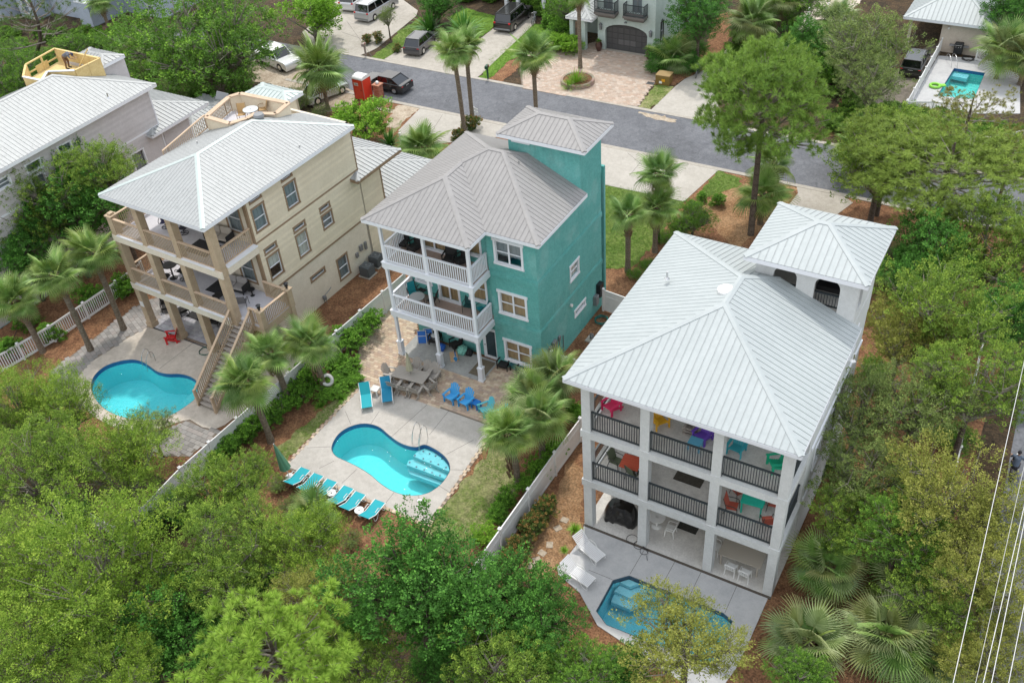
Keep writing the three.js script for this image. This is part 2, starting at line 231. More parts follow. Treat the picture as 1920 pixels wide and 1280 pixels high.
sheet('lawn', [[-21.84, -64.96], [-19.7, -64.54], [-19.34, -63.54], [-20.19, -62.03], [-21.66, -60]], 0.012, M.lawn);
sheet('straw_bed', [[-19.43, -63.78], [-17.12, -65.21], [-15.44, -64.66], [-15.37, -62.75], [-16.01, -58.28], [-16.76, -55.24], [-19.88, -57.58], [-21.15, -59.4], [-20.15, -61.91]], 0.010, M.straw2);
// the pools' decks and yards
const deckTan = [[-48.83, -30.58], [-49.19, -29.18], [-49.33, -27.62], [-49.56, -26.19], [-49.16, -24.93], [-48.34, -23.92], [-47.06, -23.17], [-45.23, -22.75], [-43.41, -22.64], [-41.86, -22.97], [-40.78, -23.85], [-39.98, -24.9], [-39.64, -25.18], [-38.51, -25.03], [-37.72, -25.21], [-37.42, -25.77], [-37.33, -26.45], [-37.06, -27.87], [-36.65, -30.46], [-36.42, -33.41], [-42.89, -30.81]];
slab('pool_deck', deckTan, M.deckTan, 0.05);
const deckTeal = [[-32.01, -31.82], [-31.57, -32.48], [-30.16, -32.56], [-22.95, -32.59], [-22.41, -24.96], [-31.88, -24.83]];
slab('pool_deck', deckTeal, M.concrete, 0.05);
const deckWhite = [[-15.17, -28.52], [-5.52, -28.61], [-5.52, -25.69], [-5.58, -24.3], [-5.74, -23.44], [-7.14, -22.58], [-11.95, -23.52], [-13.51, -24.77], [-14.9, -25.24], [-15.17, -25.6], [-15, -26.4], [-14.89, -27.82]];
slab('pool_deck', deckWhite, M.deckWhite, 0.05);
const jt = mb();   // saw cuts between the slabs, as thin dark strips let into the concrete
const cuts = [...[[-27.49, -32.57], [-27.87, -29.34], [-26.05, -32.63], [-25.98, -30.46], [-23.48, -31.23], [-24.25, -29.61], [-22.41, -29.18], [-23.45, -28.71], [-22.41, -27.27], [-23.35, -27.46], [-23.37, -25.68], [-23.96, -26.38], [-28.25, -25.2], [-28.14, -26.42], [-30.63, -29.14], [-31.58, -29.87], [-29.75, -30.76], [-29.56, -29.6], [-31.73, -26.49], [-30.51, -27.18], [-29.68, -26.36], [-30.08, -25.53], [-25.24, -25.09], [-25.27, -25.96]]];
for (let i = 0; i < cuts.length; i += 2) jt.bar([cuts[i][0], 0.046, cuts[i][1]], [cuts[i + 1][0], 0.046, cuts[i + 1][1]], 0.025, 0.012);
const cuts2 = [...[[-11.8, -28.54], [-11.82, -26.81], [-10.18, -28.54], [-10.2, -26.85], [-8.83, -28.58], [-8.8, -26.89], [-7.04, -28.56], [-7.01, -26.84], [-13.71, -26.14], [-12.43, -26.15]]];
for (let i = 0; i < cuts2.length; i += 2) jt.bar([cuts2[i][0], 0.046, cuts2[i][1]], [cuts2[i + 1][0], 0.046, cuts2[i + 1][1]], 0.025, 0.012);
const cuts3 = [...[[-44.74, -30.7], [-44.86, -27.76], [-46.93, -30.53], [-47.12, -29.81]]];
for (let i = 0; i < cuts3.length; i += 2) jt.bar([cuts3[i][0], 0.046, cuts3[i][1]], [cuts3[i + 1][0], 0.046, cuts3[i + 1][1]], 0.025, 0.012);
const cuts4 = [...[[-29.33, -64.68], [-25.08, -61.63], [-27.8, -65.04], [-27.68, -61.4], [-68.12, -76.76], [-59.76, -74.78], [-69.43, -79.4], [-60.67, -72.35], [-26.39, -64.69], [-25.32, -59.63], [-47.34, -64.65], [-46.05, -60.15]]];
for (let i = 0; i < cuts4.length; i += 2) jt.bar([cuts4[i][0], 0.032, cuts4[i][1]], [cuts4[i + 1][0], 0.032, cuts4[i + 1][1]], 0.03, 0.012);
jt.build('deck_joints', plain([0.16, 0.15, 0.14], 0.9)).userData.kind = 'structure';
sheet('lawn', [[-32.11, -24.97], [-32.11, -31.83], [-32.51, -32.36], [-32.93, -30.08], [-33.17, -27.29], [-33.48, -25.66], [-32.69, -24.87]], 0.012, M.lawnDry);
sheet('lawn', [[-22.2, -31.33], [-22.33, -31.79], [-21.14, -31.59], [-20.31, -30.98], [-19.6, -28.91], [-19.55, -26.64], [-19.58, -25.2], [-22.34, -23.81], [-22.43, -24.91]], 0.012, M.lawnDry);
sheet('straw_bed', [[-16.96, -31.98], [-15.14, -28.37], [-15.01, -26.55], [-15.4, -25.02], [-16.74, -24.22], [-17.54, -30.41], [-18.01, -32.35]], 0.010, M.straw2);

// pavers: one mass of bricks per patio, each brick with its own tone
const paverG = new RoundedBoxGeometry(1, 0.06, 1, 1, 0.012); paverG.deleteAttribute('uv');
function pavers(name, pts, y, w, d, tones, ang, seed, holes = [], gap = 0.012) {
  const r = rng(seed), bed = sheet(name, pts, y - 0.022, plain([0.20, 0.165, 0.13], 1), holesIn(pts), 0.05);
  const c = Math.cos(ang), s = Math.sin(ang), L = pts.map(([x, z]) => [x * c + z * s, -x * s + z * c]);
  const xs = L.map((p) => p[0]), zs = L.map((p) => p[1]), at = [];
  let row = 0;
  for (let b = Math.min(...zs); b < Math.max(...zs); b += d, row++) for (let a = Math.min(...xs) + (row % 2) * w / 2; a < Math.max(...xs); a += w) {
    const X = (a + w / 2) * c - (b + d / 2) * s, Z = (a + w / 2) * s + (b + d / 2) * c;
    if (!inside(pts, X, Z) || holes.some((h) => inside(h, X, Z)) || POOLS.some((h) => inside(grow(h, 0.1), X, Z))) continue;
    at.push([X, Z]);
  }
  const o = new THREE.InstancedMesh(paverG, plain([1, 1, 1], 0.9), at.length), m = new THREE.Matrix4(), q = new THREE.Quaternion().setFromAxisAngle(V(0, 1, 0), -ang), col = new THREE.Color();
  at.forEach(([X, Z], i) => { m.compose(V(X, -0.008 + r() * 0.004, Z), q, V(w - gap, 1, d - gap)); o.setMatrixAt(i, m); const t = tones[Math.floor(r() * tones.length)], k = 0.9 + 0.2 * r(); o.setColorAt(i, col.setRGB(t[0] * k, t[1] * k, t[2] * k)); });
  o.name = 'pavers'; o.userData.kind = 'stuff'; shade(o); bed.add(o); return bed;
}
const PINK = [[0.44, 0.345, 0.275], [0.47, 0.375, 0.305], [0.41, 0.325, 0.26], [0.45, 0.335, 0.26], [0.49, 0.41, 0.34]];
const TANS = [[0.54, 0.43, 0.31], [0.58, 0.47, 0.35], [0.50, 0.38, 0.28], [0.47, 0.34, 0.25], [0.43, 0.33, 0.26]];
const GREYS = [[0.27, 0.255, 0.24], [0.32, 0.30, 0.28], [0.24, 0.225, 0.21], [0.30, 0.27, 0.25]];
pavers('paved_driveway', [[-47.86, -80.59], [-42.62, -82.22], [-41.81, -83.98], [-34.7, -82.72], [-32.83, -79.2], [-31.93, -72.45], [-41.59, -72.03], [-43.27, -71.89], [-45.61, -75.5]], 0.05, 0.34, 0.26, PINK, 0.0, 5);
pavers('paved_patio', [...smooth([[-35.18, -39.52], [-35.2, -38.47], [-35.07, -36.84], [-34.65, -35.41], [-33.95, -34.16], [-33.15, -33.17], [-32.21, -32.44], [-31.29, -32.01], [-30.58, -31.93]], 3, false), ...[[-30.16, -32.59], [-22.97, -32.61]], [-21.3, -33.6], [-21.3, -37.6], [-31.9, -37.6], [-33.2, -40.5]], 0.05, 0.3, 0.2, TANS, 0.0, 6, [rect(-31.6, -25.62, -37.6, -35.62)]);
slab('porch_slab', rect(-31.75, -25.6, -37.62, -35.6), mottled([0.30, 0.30, 0.29], [0.40, 0.40, 0.38], 4, { fine: 0.15, off: 43 }), 0.08);
pavers('paved_patio', [[-51.3, -24.38], [-51.3, -27.45], [-51.45, -29.92], [-51.37, -32.17], [-50.78, -33.58], [-48.69, -32.67], [-48.78, -30.67], [-49.22, -29.21], [-49.35, -27.64], [-49.58, -26.21], [-49.22, -24.93], [-48.38, -23.93], [-47.26, -23.23], [-48.75, -22.51]], 0.05, 0.4, 0.3, GREYS, 0.4, 7);
pavers('paved_patio', [[-39.94, -24.86], [-39.6, -25.14], [-38.48, -24.99], [-37.69, -25.17], [-37.27, -25.29], [-37.51, -22.89], [-39.07, -22.19], [-40.82, -22.93]], 0.05, 0.4, 0.3, GREYS, 0.0, 8);
pavers('paved_patio', [[-48.77, -30.73], [-43.01, -30.86], [-42.45, -31.89], [-45.42, -35.11], [-49.33, -33.3]], 0.05, 0.32, 0.32, [[0.36, 0.36, 0.39], [0.40, 0.40, 0.42], [0.44, 0.44, 0.46], [0.34, 0.33, 0.36]], 0.0, 9);
{ // the paver border along the deck of the middle pool
  const a = [[-32.01, -31.82], [-31.88, -24.83], [-22.41, -24.96], [-22.95, -32.59]], b = [[-32.22, -31.78], [-32.03, -24.72], [-22.26, -24.78], [-22.74, -32.66]];
  pavers('deck_border', [a[0], a[1], b[1], b[0]], 0.05, 0.2, 0.2, TANS, 0.02, 10); pavers('deck_border', [a[1], a[2], b[2], b[1]], 0.05, 0.2, 0.2, TANS, 0, 11); pavers('deck_border', [a[2], a[3], b[3], b[2]], 0.05, 0.2, 0.2, TANS, 0, 12);
}
mb().span(-15.2, -5.4, 0.0, 0.062, -28.62, -28.48).build('drain_channel', plain([0.09, 0.075, 0.06], 0.9)).userData.kind = 'structure';
mb().span(-48.6, -39.4, 0.0, 0.062, -30.72, -30.62).build('drain_channel', plain([0.06, 0.06, 0.06], 0.9)).userData.kind = 'structure';

// ---------- pools ----------
const waterN = dtex(256, (u, v) => fbm(u, v, 16, 4, 21));
const waterM = new THREE.MeshPhysicalMaterial({ color: 0xffffff, roughness: 0.02, transmission: 1, thickness: 0, ior: 1.33, bumpMap: rep(waterN, 2.2), bumpScale: 0.07 });
function pool(label, pts, basinC, { y = -0.1, depth = 1.5, tile = [0.015, 0.09, 0.26], lip = 0.05 } = {}) {
  const t = thing('swimming_pool', label, 'swimming pool', [pts[0][0], 0, pts[0][1]]);
  const p = ccw(pts.map(([x, z]) => [x - pts[0][0], z - pts[0][1]])), n = p.length;
  const wallStrip = (y0, y1, off = 0) => { const pos = [], q = off ? grow(p, off) : p; for (let i = 0; i < n; i++) { const [a, b] = q[i], [c, d] = q[(i + 1) % n]; pos.push(a, y0, b, c, y0, d, c, y1, d, a, y0, b, c, y1, d, a, y1, b); } const g = new THREE.BufferGeometry(); g.setAttribute('position', new THREE.Float32BufferAttribute(pos, 3)); g.computeVertexNormals(); return g; };
  const flat = (yy) => { const g = new THREE.ShapeGeometry(new THREE.Shape(p.map(([x, z]) => new THREE.Vector2(x, -z)))); g.rotateX(-Math.PI / 2); g.translate(0, yy, 0); return g; };
  const b = mb(); b.add(wallStrip(-depth, y - 0.12)); b.add(flat(-depth)); const bm = plain(basinC, 0.8); b.build('basin', bm, t).material.side = THREE.DoubleSide;
  const k = mb(); k.add(wallStrip(y - 0.14, lip - 0.012, -0.008)); k.build('tile_band', plain(tile, 0.3, { side: THREE.DoubleSide }), t);
  const w = new THREE.Mesh(boxUV(flat(y)), waterM); w.name = 'water'; t.add(w);
  t.userData.rel = null; delete t.userData.rel;
  return { t, bm, o: pts[0] };
}
function poolStep(P, pts, y, h = 0.25, m = null) { const g = mb().add(extr(pts.map(([x, z]) => [x - P.o[0], z - P.o[1]]), h)); const o = g.build('step', m || P.bm, P.t); o.position.y = y; return o; }
const PT = pool('curvy turquoise pool with broad dotted steps in the middle yard', POOL_TEAL, [0.07, 0.66, 0.69], { depth: 1.7 });
const stepM = plain([0.13, 0.52, 0.58], 0.8);
poolStep(PT, [[-26.04, -29.29], [-25.77, -29.61], [-25.19, -29.62], [-24.36, -29.4], [-23.84, -29.09], [-23.53, -28.77], [-26.07, -28.85]], -0.22, 0.2, stepM);
poolStep(PT, [[-26.29, -28.65], [-26.07, -28.85], [-23.53, -28.77], [-23.44, -28.61], [-23.37, -28.42], [-26.17, -28.32]], -0.5, 0.25, stepM);
poolStep(PT, [[-26.17, -28.32], [-23.37, -28.42], [-23.35, -28.18], [-25.86, -28.09]], -0.85, 0.3, stepM);
const dots = [[-25.73, -29.4], [-25.31, -29.41], [-24.9, -29.41], [-24.46, -29.39], [-25.98, -28.93], [-25.41, -28.93], [-24.91, -28.93], [-24.41, -28.94], [-23.9, -28.94], [-26.12, -28.55], [-25.59, -28.44], [-25.07, -28.45], [-24.56, -28.47], [-24.04, -28.49], [-23.53, -28.5]];
{ const d = mb(); dots.forEach(([x, z], i) => d.cyl(x - PT.o[0], (i < 4 ? -0.21 : i < 9 ? -0.21 : -0.49), z - PT.o[1], 0.05, 0.05, 0.02, 10)); d.build('step_markers', plain([0.01, 0.03, 0.08], 0.4), PT.t); }
const PN = pool('curvy blue pool beside the outside stair of the beige house', POOL_TAN, [0.075, 0.66, 0.71], { depth: 1.7 });
const ring = (cx, cz, r0, r1, a0, a1) => { const o = []; for (let i = 0; i <= 8; i++) { const a = a0 + (a1 - a0) * i / 8; o.push([cx + r1 * Math.cos(a), cz + r1 * Math.sin(a)]); } for (let i = 8; i >= 0; i--) { const a = a0 + (a1 - a0) * i / 8; o.push([cx + r0 * Math.cos(a), cz + r0 * Math.sin(a)]); } return o; };
{ const [sx, sz] = [-40.93, -27.34]; [[0.2, 0.55, -0.3], [0.55, 0.9, -0.55], [0.9, 1.25, -0.8]].forEach(([a, b, y]) => poolStep(PN, ring(sx, sz, a, b, Math.PI * 0.5, Math.PI * 1.45).map(([x, z]) => [x, z]), y, 0.25)); }
const PW = pool('angular blue pool with corner steps below the white house', POOL_WHITE, [0.12, 0.56, 0.66], { depth: 1.5, tile: [0.04, 0.07, 0.11] });
const swm = plain([0.20, 0.54, 0.62], 0.8);
poolStep(PW, [[-12.13, -26.35], [-11.81, -26.69], [-11.28, -26.67], [-11.59, -26.31]], -0.2, 0.2, swm); poolStep(PW, [[-12.23, -25.93], [-12.13, -26.35], [-11.59, -26.31], [-11.28, -26.67], [-10.83, -26.66], [-11.41, -25.89]], -0.45, 0.25, swm); poolStep(PW, [[-12.18, -25.45], [-12.23, -25.93], [-11.41, -25.89], [-10.83, -26.66], [-10.38, -26.64], [-11.21, -25.47]], -0.7, 0.25, swm);
const PF = pool('small turquoise rectangular pool far off behind the white fence', POOL_FAR, [0.07, 0.62, 0.58], { depth: 0.95 });
poolStep(PF, [[-9, -89.9], [-7.65, -89.87], [-7.7, -88.94], [-9.06, -89.08]], -0.3, 0.3, stepM);
pool('turquoise pool cut off by the left edge of the picture', POOL_LEFT, [0.10, 0.60, 0.62], { depth: 1.4 });

// ---------- building kit ----------
const hole2 = (sh, [a0, a1, b0, b1]) => { sh.holes.push(new THREE.Path([new THREE.Vector2(a0, b0), new THREE.Vector2(a0, b1), new THREE.Vector2(a1, b1), new THREE.Vector2(a1, b0)])); };
function archPts(a0, a1, b0, b1, rise) { const o = [new THREE.Vector2(a0, b0), new THREE.Vector2(a1, b0)], n = 10, c = (a0 + a1) / 2, w = (a1 - a0) / 2; for (let i = 0; i <= n; i++) { const t = Math.PI * i / n; o.push(new THREE.Vector2(c + w * Math.cos(t), b1 - rise + rise * Math.sin(t))); } return o; }
// wall with openings; axis 'z' looks to +z at plane p, axis 'x' looks to +x at plane p ('-x' and '-z' look the other way)
function wall(H, axis, p, s0, s1, y0, y1, mat, holes = [], th = 0.2, name = 'wall') {
  const f = axis === 'x' || axis === '-z' ? -1 : 1, S = (a) => f * a;
  const sh = new THREE.Shape([[s0, y0], [s1, y0], [s1, y1], [s0, y1]].map(([a, b]) => new THREE.Vector2(S(a), b)));
  for (const h of holes) { if (h.arch) { sh.holes.push(new THREE.Path(archPts(Math.min(S(h[0]), S(h[1])), Math.max(S(h[0]), S(h[1])), h[2], h[3], h.arch))); } else hole2(sh, [S(h[0]), S(h[1]), h[2], h[3]]); }
  const g = new THREE.ExtrudeGeometry(sh, { depth: th, bevelEnabled: false });
  const ry = { z: 0, x: Math.PI / 2, '-x': -Math.PI / 2, '-z': Math.PI }[axis];
  g.rotateY(ry);
  const d = axis.includes('-') ? p + th : p - th;
  if (axis.includes('x')) g.translate(d, 0, 0); else g.translate(0, 0, d);
  g.deleteAttribute('uv'); const o = shade(new THREE.Mesh(boxUV(g), mat)); o.name = name; H.add(o); return o;
}
// window: trim boards proud of the wall, sash, panes and what hangs behind them
function win(H, axis, p, s0, s1, y0, y1, { trim = M.whiteTrim, tw = 0.12, n = 1, mid = true, back = M.blind, backY = 0, name = 'window', sash = M.whiteTrim, head = 0, grid = 0 } = {}) {
  const w = Math.abs(s1 - s0), h = y1 - y0, sc = (s0 + s1) / 2, yc = (y0 + y1) / 2;
  const f = mb(); const e = tw - 0.02;
  f.box(-w / 2 - e / 2 + 0.01, 0, 0.015, tw, h, 0.05); f.box(w / 2 + e / 2 - 0.01, 0, 0.015, tw, h, 0.05);
  f.box(0, h / 2 + e / 2 - 0.01, 0.018, w + 2 * tw + head * 2, tw + head, 0.055 + head); f.box(0, -h / 2 - e / 2 + 0.01, 0.022, w + 2 * tw + head, tw, 0.065 + head);
  const o = f.build(name, trim, H);
  const s = mb(), b = 0.05, pw = w / n;
  for (let i = 0; i < n; i++) { const c = -w / 2 + pw * (i + 0.5); s.box(c - pw / 2 + b / 2, 0, -0.06, b, h, 0.05).box(c + pw / 2 - b / 2, 0, -0.06, b, h, 0.05).box(c, h / 2 - b / 2, -0.062, pw - 0.01, b, 0.05).box(c, -h / 2 + b / 2, -0.062, pw - 0.01, b, 0.05); if (mid) s.box(c, 0, -0.056, pw - 2 * b, b, 0.06);
    for (let k = 1; k < grid; k++) s.box(c, -h / 2 + h * k / grid, -0.064, pw - 2 * b, 0.025, 0.03); }
  s.build('sash', sash, o);
  for (let i = 0; i < n; i++) for (const part of mid ? [0, 1] : [0]) { const hh = mid ? h / 2 : h, g = new THREE.PlaneGeometry(pw - b, hh - 0.02); const q = new THREE.Mesh(g, M.pane); q.name = 'pane'; q.position.set(-w / 2 + pw * (i + 0.5), mid ? (part ? h / 4 : -h / 4) : 0, -0.07); o.add(q); }
  if (back) { const bh = h * (1 - backY); const k = mb(); const m = Math.max(4, Math.round(w / 0.14)); for (let i = 0; i < m; i++) k.box(-w / 2 + (i + 0.5) * w / m, h / 2 - bh / 2, -0.17 - (i % 2) * 0.025, w / m * 0.98, bh, 0.02); k.build(back === M.curtain ? 'curtain' : 'blind', back, o); }
  o.position.y = yc; if (axis === 'z') o.position.set(sc, yc, p); else if (axis === 'x') { o.position.set(p, yc, sc); o.rotation.y = Math.PI / 2; } else if (axis === '-x') { o.position.set(p, yc, sc); o.rotation.y = -Math.PI / 2; } else { o.position.set(sc, yc, p); o.rotation.y = Math.PI; }
  return o;
}
function railing(H, a, b, { h = 1.05, mat = M.whiteTrim, bal = mat, sp = 0.13, bw = 0.04, top = 0.12, name = 'railing', gap = 0.1 } = {}) {
  const r = mb(), up = (p, y) => [p[0], p[1] + y, p[2]];
  r.bar(up(a, h), up(b, h), top, 0.06); r.bar(up(a, gap), up(b, gap), 0.06, 0.06);
  r.bar(up(a, 0), up(a, h), bw, bw).bar(up(b, 0), up(b, h), bw, bw); const o = r.build(name, mat, H), k = mb(), L = Math.hypot(b[0] - a[0], b[2] - a[2]), n = Math.max(2, Math.round(L / sp)), ry = Math.atan2(b[0] - a[0], b[2] - a[2]);
  for (let i = 0; i < n; i++) { const t = (i + 0.5) / n; k.box(mix(a[0], b[0], t), mix(a[1], b[1], t) + (h + gap) / 2, mix(a[2], b[2], t), bw, h - gap - 0.06, bw, ry); }
  const q = k.build('balusters', bal, o); q.userData.kind = 'stuff'; return o;
}
// one plane of a standing-seam roof: a deck, and on it one metal panel after another
function clip(poly, f) { const o = []; for (let i = 0; i < poly.length; i++) { const a = poly[i], b = poly[(i + 1) % poly.length], da = f(a), db = f(b); if (da >= 0) o.push(a); if ((da >= 0) !== (db >= 0)) { const t = da / (da - db); o.push([a[0] + (b[0] - a[0]) * t, a[1] + (b[1] - a[1]) * t]); } } return o; }
function roofPlane(roof, P, mat, seam, { sp = 0.42, gap = 0.03, rib = 0.035 } = {}) {
  const p0 = V(...P[0]), u = V(...P[1]).sub(p0).normalize(), nn = V(0, 0, 0);
  for (let i = 1; i + 1 < P.length; i++) nn.add(V(...P[i]).sub(p0).cross(V(...P[i + 1]).sub(p0)));
  nn.normalize(); const w = nn.clone().cross(u);
  const poly = P.map((q) => { const d = V(...q).sub(p0); return [d.dot(u), d.dot(w)]; });
  const m4 = new THREE.Matrix4().makeBasis(u, w, nn).setPosition(p0);
  const prism = (pl, h, base = 0) => { const sh = new THREE.Shape(pl.map(([a, b]) => new THREE.Vector2(a, b))); const g = new THREE.ExtrudeGeometry(sh, { depth: h, bevelEnabled: false }); g.translate(0, 0, base); return g; };
  const under = prism(poly, 0.05, -0.05); under.applyMatrix4(m4); roof.userData.deck.add(under);
  const x0 = Math.min(...poly.map((q) => q[0])), x1 = Math.max(...poly.map((q) => q[0])), n = Math.max(1, Math.round((x1 - x0) / sp)), s = (x1 - x0) / n;
  for (let i = 0; i < n; i++) {
    const a = x0 + i * s, b = a + s;
    const pl = clip(clip(poly, (q) => q[0] - a - gap / 2), (q) => b - gap / 2 - q[0]); if (pl.length < 3) continue;
    const rb = clip(pl, (q) => a + gap / 2 + 0.025 - q[0]), k = mb().add(prism(pl, 0.014, 0.001)); if (rb.length > 2) k.add(prism(rb, rib, 0.013));
    const g = mergeGeometries(k.l); boxUV(g); const uv = g.attributes.uv; for (let j = 0; j < uv.count; j++) { uv.setXY(j, uv.getX(j) + i * 0.37, uv.getY(j)); }
    g.applyMatrix4(m4); const o = shade(new THREE.Mesh(g, mat)); o.name = 'panel'; roof.add(o);
  }
}
function capStrip(a, b, w = 0.15, s = 0.42, up = 0.05) {   // a folded strip of metal along a hip or ridge
  const dx = b[0] - a[0], dz = b[2] - a[2], L = Math.hypot(dx, dz), px = -dz / L * w, pz = dx / L * w, dr = w * s * (Math.abs(a[1] - b[1]) > 0.05 ? 0.72 : 1);
  const P = (p, q, d) => [p[0] + px * q, p[1] + up - d, p[2] + pz * q], A = [P(a, -1, dr), P(a, 0, 0), P(a, 1, dr)], B = [P(b, -1, dr), P(b, 0, 0), P(b, 1, dr)], lo = (v) => [v[0], v[1] - 0.04, v[2]];
  const quad = (p, q, r, t) => [...p, ...q, ...r, ...p, ...r, ...t]; const g = new THREE.BufferGeometry();
  g.setAttribute('position', new THREE.Float32BufferAttribute([...quad(A[0], A[1], B[1], B[0]), ...quad(A[1], A[2], B[2], B[1]), ...quad(lo(A[0]), A[0], B[0], lo(B[0])), ...quad(A[2], lo(A[2]), lo(B[2]), B[2]), ...quad(A[0], lo(A[0]), lo(A[2]), A[2]), ...quad(B[0], lo(B[0]), lo(B[2]), B[2])], 3)); g.computeVertexNormals(); return g;
}
function startRoof(H, seam, name = 'roof') { const o = new THREE.Mesh(new THREE.BufferGeometry(), seam); o.name = name; o.userData.deck = mb(); H.add(o); return o; }
function endRoof(roof, caps, capM, fascia, fm, open) {
  const d = roof.userData.deck; delete roof.userData.deck;
  roof.geometry = d.geo(); shade(roof);
  if (caps.length) { const c = mb(); for (const [a, b] of caps) c.add(capStrip(a, b)); c.build('ridge_cap', capM, roof); }
  if (fascia) { const f = mb(); const soff = []; for (let i = 0; i < fascia.length - (open ? 1 : 0); i++) { const a = fascia[i], b = fascia[(i + 1) % fascia.length]; f.bar([a[0], a[1] - 0.12, a[2]], [b[0], b[1] - 0.12, b[2]], 0.05, 0.2); } f.build('fascia', fm, roof); }
}
// hip roof over the rectangle x0..x1, z0 (back)..z1 (front), eaves at y, rise s per metre
function hipRoof(H, x0, x1, z0, z1, y, s, mat, capM, seam, fm, o = {}) {
  const roof = startRoof(H, seam, o.name || 'roof'), W = x1 - x0, D = z1 - z0, h = Math.min(W, D) / 2, yr = y + h * s;
  const A = [x0, y, z1], B = [x1, y, z1], C = [x1, y, z0], E = [x0, y, z0];
  let r1, r2;
  if (D >= W) { r1 = [x0 + h, yr, z1 - h]; r2 = [x0 + h, yr, z0 + h]; roofPlane(roof, [A, B, r1], mat, seam, o); roofPlane(roof, [B, C, r2, r1], mat, seam, o); roofPlane(roof, [C, E, r2], mat, seam, o); roofPlane(roof, [E, A, r1, r2], mat, seam, o); } else { r1 = [x0 + h, yr, z0 + h]; r2 = [x1 - h, yr, z0 + h]; roofPlane(roof, [A, B, r2, r1], mat, seam, o); roofPlane(roof, [B, C, r2], mat, seam, o); roofPlane(roof, [C, E, r1, r2], mat, seam, o); roofPlane(roof, [E, A, r1], mat, seam, o); }
  const caps = D >= W ? [[A, r1], [B, r1], [C, r2], [E, r2], [r1, r2]] : [[A, r1], [E, r1], [B, r2], [C, r2], [r1, r2]];
  roof.userData.deck.span(x0 + 0.03, x1 - 0.03, y - 0.24, y - 0.2, z0 + 0.03, z1 - 0.03);
  endRoof(roof, caps, capM, [A, B, C, E], fm); return roof;
}
// hip roof (ridge along z) with its rear left part left open for a terrace: nothing left of xc behind zc
function cutHipRoof(H, x0, x1, z0, z1, y, s, mat, capM, seam, fm, zc, xc, o = {}) {
  const roof = startRoof(H, seam, 'roof'), h = (x1 - x0) / 2, yr = y + h * s, A = [x0, y, z1], B = [x1, y, z1], C = [x1, y, z0], E = [x0, y, z0], r1 = [x0 + h, yr, z1 - h], r2 = [x0 + h, yr, z0 + h], pad = 0.6;
  roofPlane(roof, [A, B, r1], mat, seam, o); roofPlane(roof, [B, C, r2, r1], mat, seam, o);
  roofPlane(roof, [[x0, y, zc], A, r1, r2, [x0 + h - 1.2, y + (h - 1.2) * s, r2[2]], [x0 + h - 1.6, y + (h - 1.6) * s, zc]], mat, seam, o);
  roofPlane(roof, [C, [xc, y, z0], [xc, y + (h - (xc - x0 - h < 0 ? x0 + h - xc : 0)) * s, z0 + (h - (xc - x0 - h < 0 ? x0 + h - xc : 0))], r2], mat, seam, o);
  endRoof(roof, [[A, r1], [B, r1], [C, r2], [r1, r2]], capM, [[x0, y, zc], A, B, C, [xc, y, z0]], fm, true); return roof;
}
function siding(H, axis, p, s0, s1, y0, y1, mat, holes = [], e = 0.2) {
  const kk = [mb(), mb()], rr = rng(Math.round(s0 * 97 + y0 * 31) >>> 0), n = Math.round((y1 - y0) / e), d = (y1 - y0) / n;
  for (let i = 0; i < n; i++) {
    const k = kk[i % 2 ? (rr() < 0.75 ? 1 : 0) : (rr() < 0.75 ? 0 : 1)], a = y0 + i * d, b = a + d; let parts = [[s0, s1]];
    for (const h of holes) if (h[2] < b && h[3] > a) { const l = Math.min(h[0], h[1]), r = Math.max(h[0], h[1]); parts = parts.flatMap(([u, v]) => [[u, Math.min(v, l)], [Math.max(u, r), v]].filter(([m, q]) => q - m > 0.02)); }
    for (const [u, v] of parts) { const c = (u + v) / 2, L = v - u, t = 0.15; if (axis === 'x') k.box(p + 0.018, a + d / 2, c, 0.022, d * 1.02, L, 0, 0, t); else k.box(c, a + d / 2, p + 0.018, L, d * 1.02, 0.02, 0, -t, 0); }
  }
  kk.forEach((k, i) => { if (k.l.length) k.build('siding', i ? (mat === M.siding ? M.siding2 : mat === M.lav ? M.lav2 : mat) : mat, H).userData.kind = 'stuff'; });
}
const post = (H, x, y0, y1, z, w, mat, name = 'post') => mb().box(x, (y0 + y1) / 2, z, w, y1 - y0, w).build(name, mat, H);
function vent(roof, kind, y, x, z) { const k = mb(); if (kind === 'pipe') k.cyl(x, y + 0.15, z, 0.05, 0.05, 0.4, 8).cyl(x, y, z, 0.14, 0.07, 0.1, 10); else if (kind === 'dome') k.cyl(x, y + 0.06, z, 0.40, 0.40, 0.16, 18).sph(x, y + 0.12, z, 0.39, 1, 0.4, 1, 16); else k.cyl(x, y + 0.1, z, 0.28, 0.28, 0.3, 14).cyl(x, y + 0.29, z, 0.36, 0.30, 0.14, 14); k.build(kind === 'pipe' ? 'vent_pipe' : 'roof_vent', kind === 'pipe' ? M.steel : kind === 'dome' ? M.vinyl : M.greyMetal, roof); }

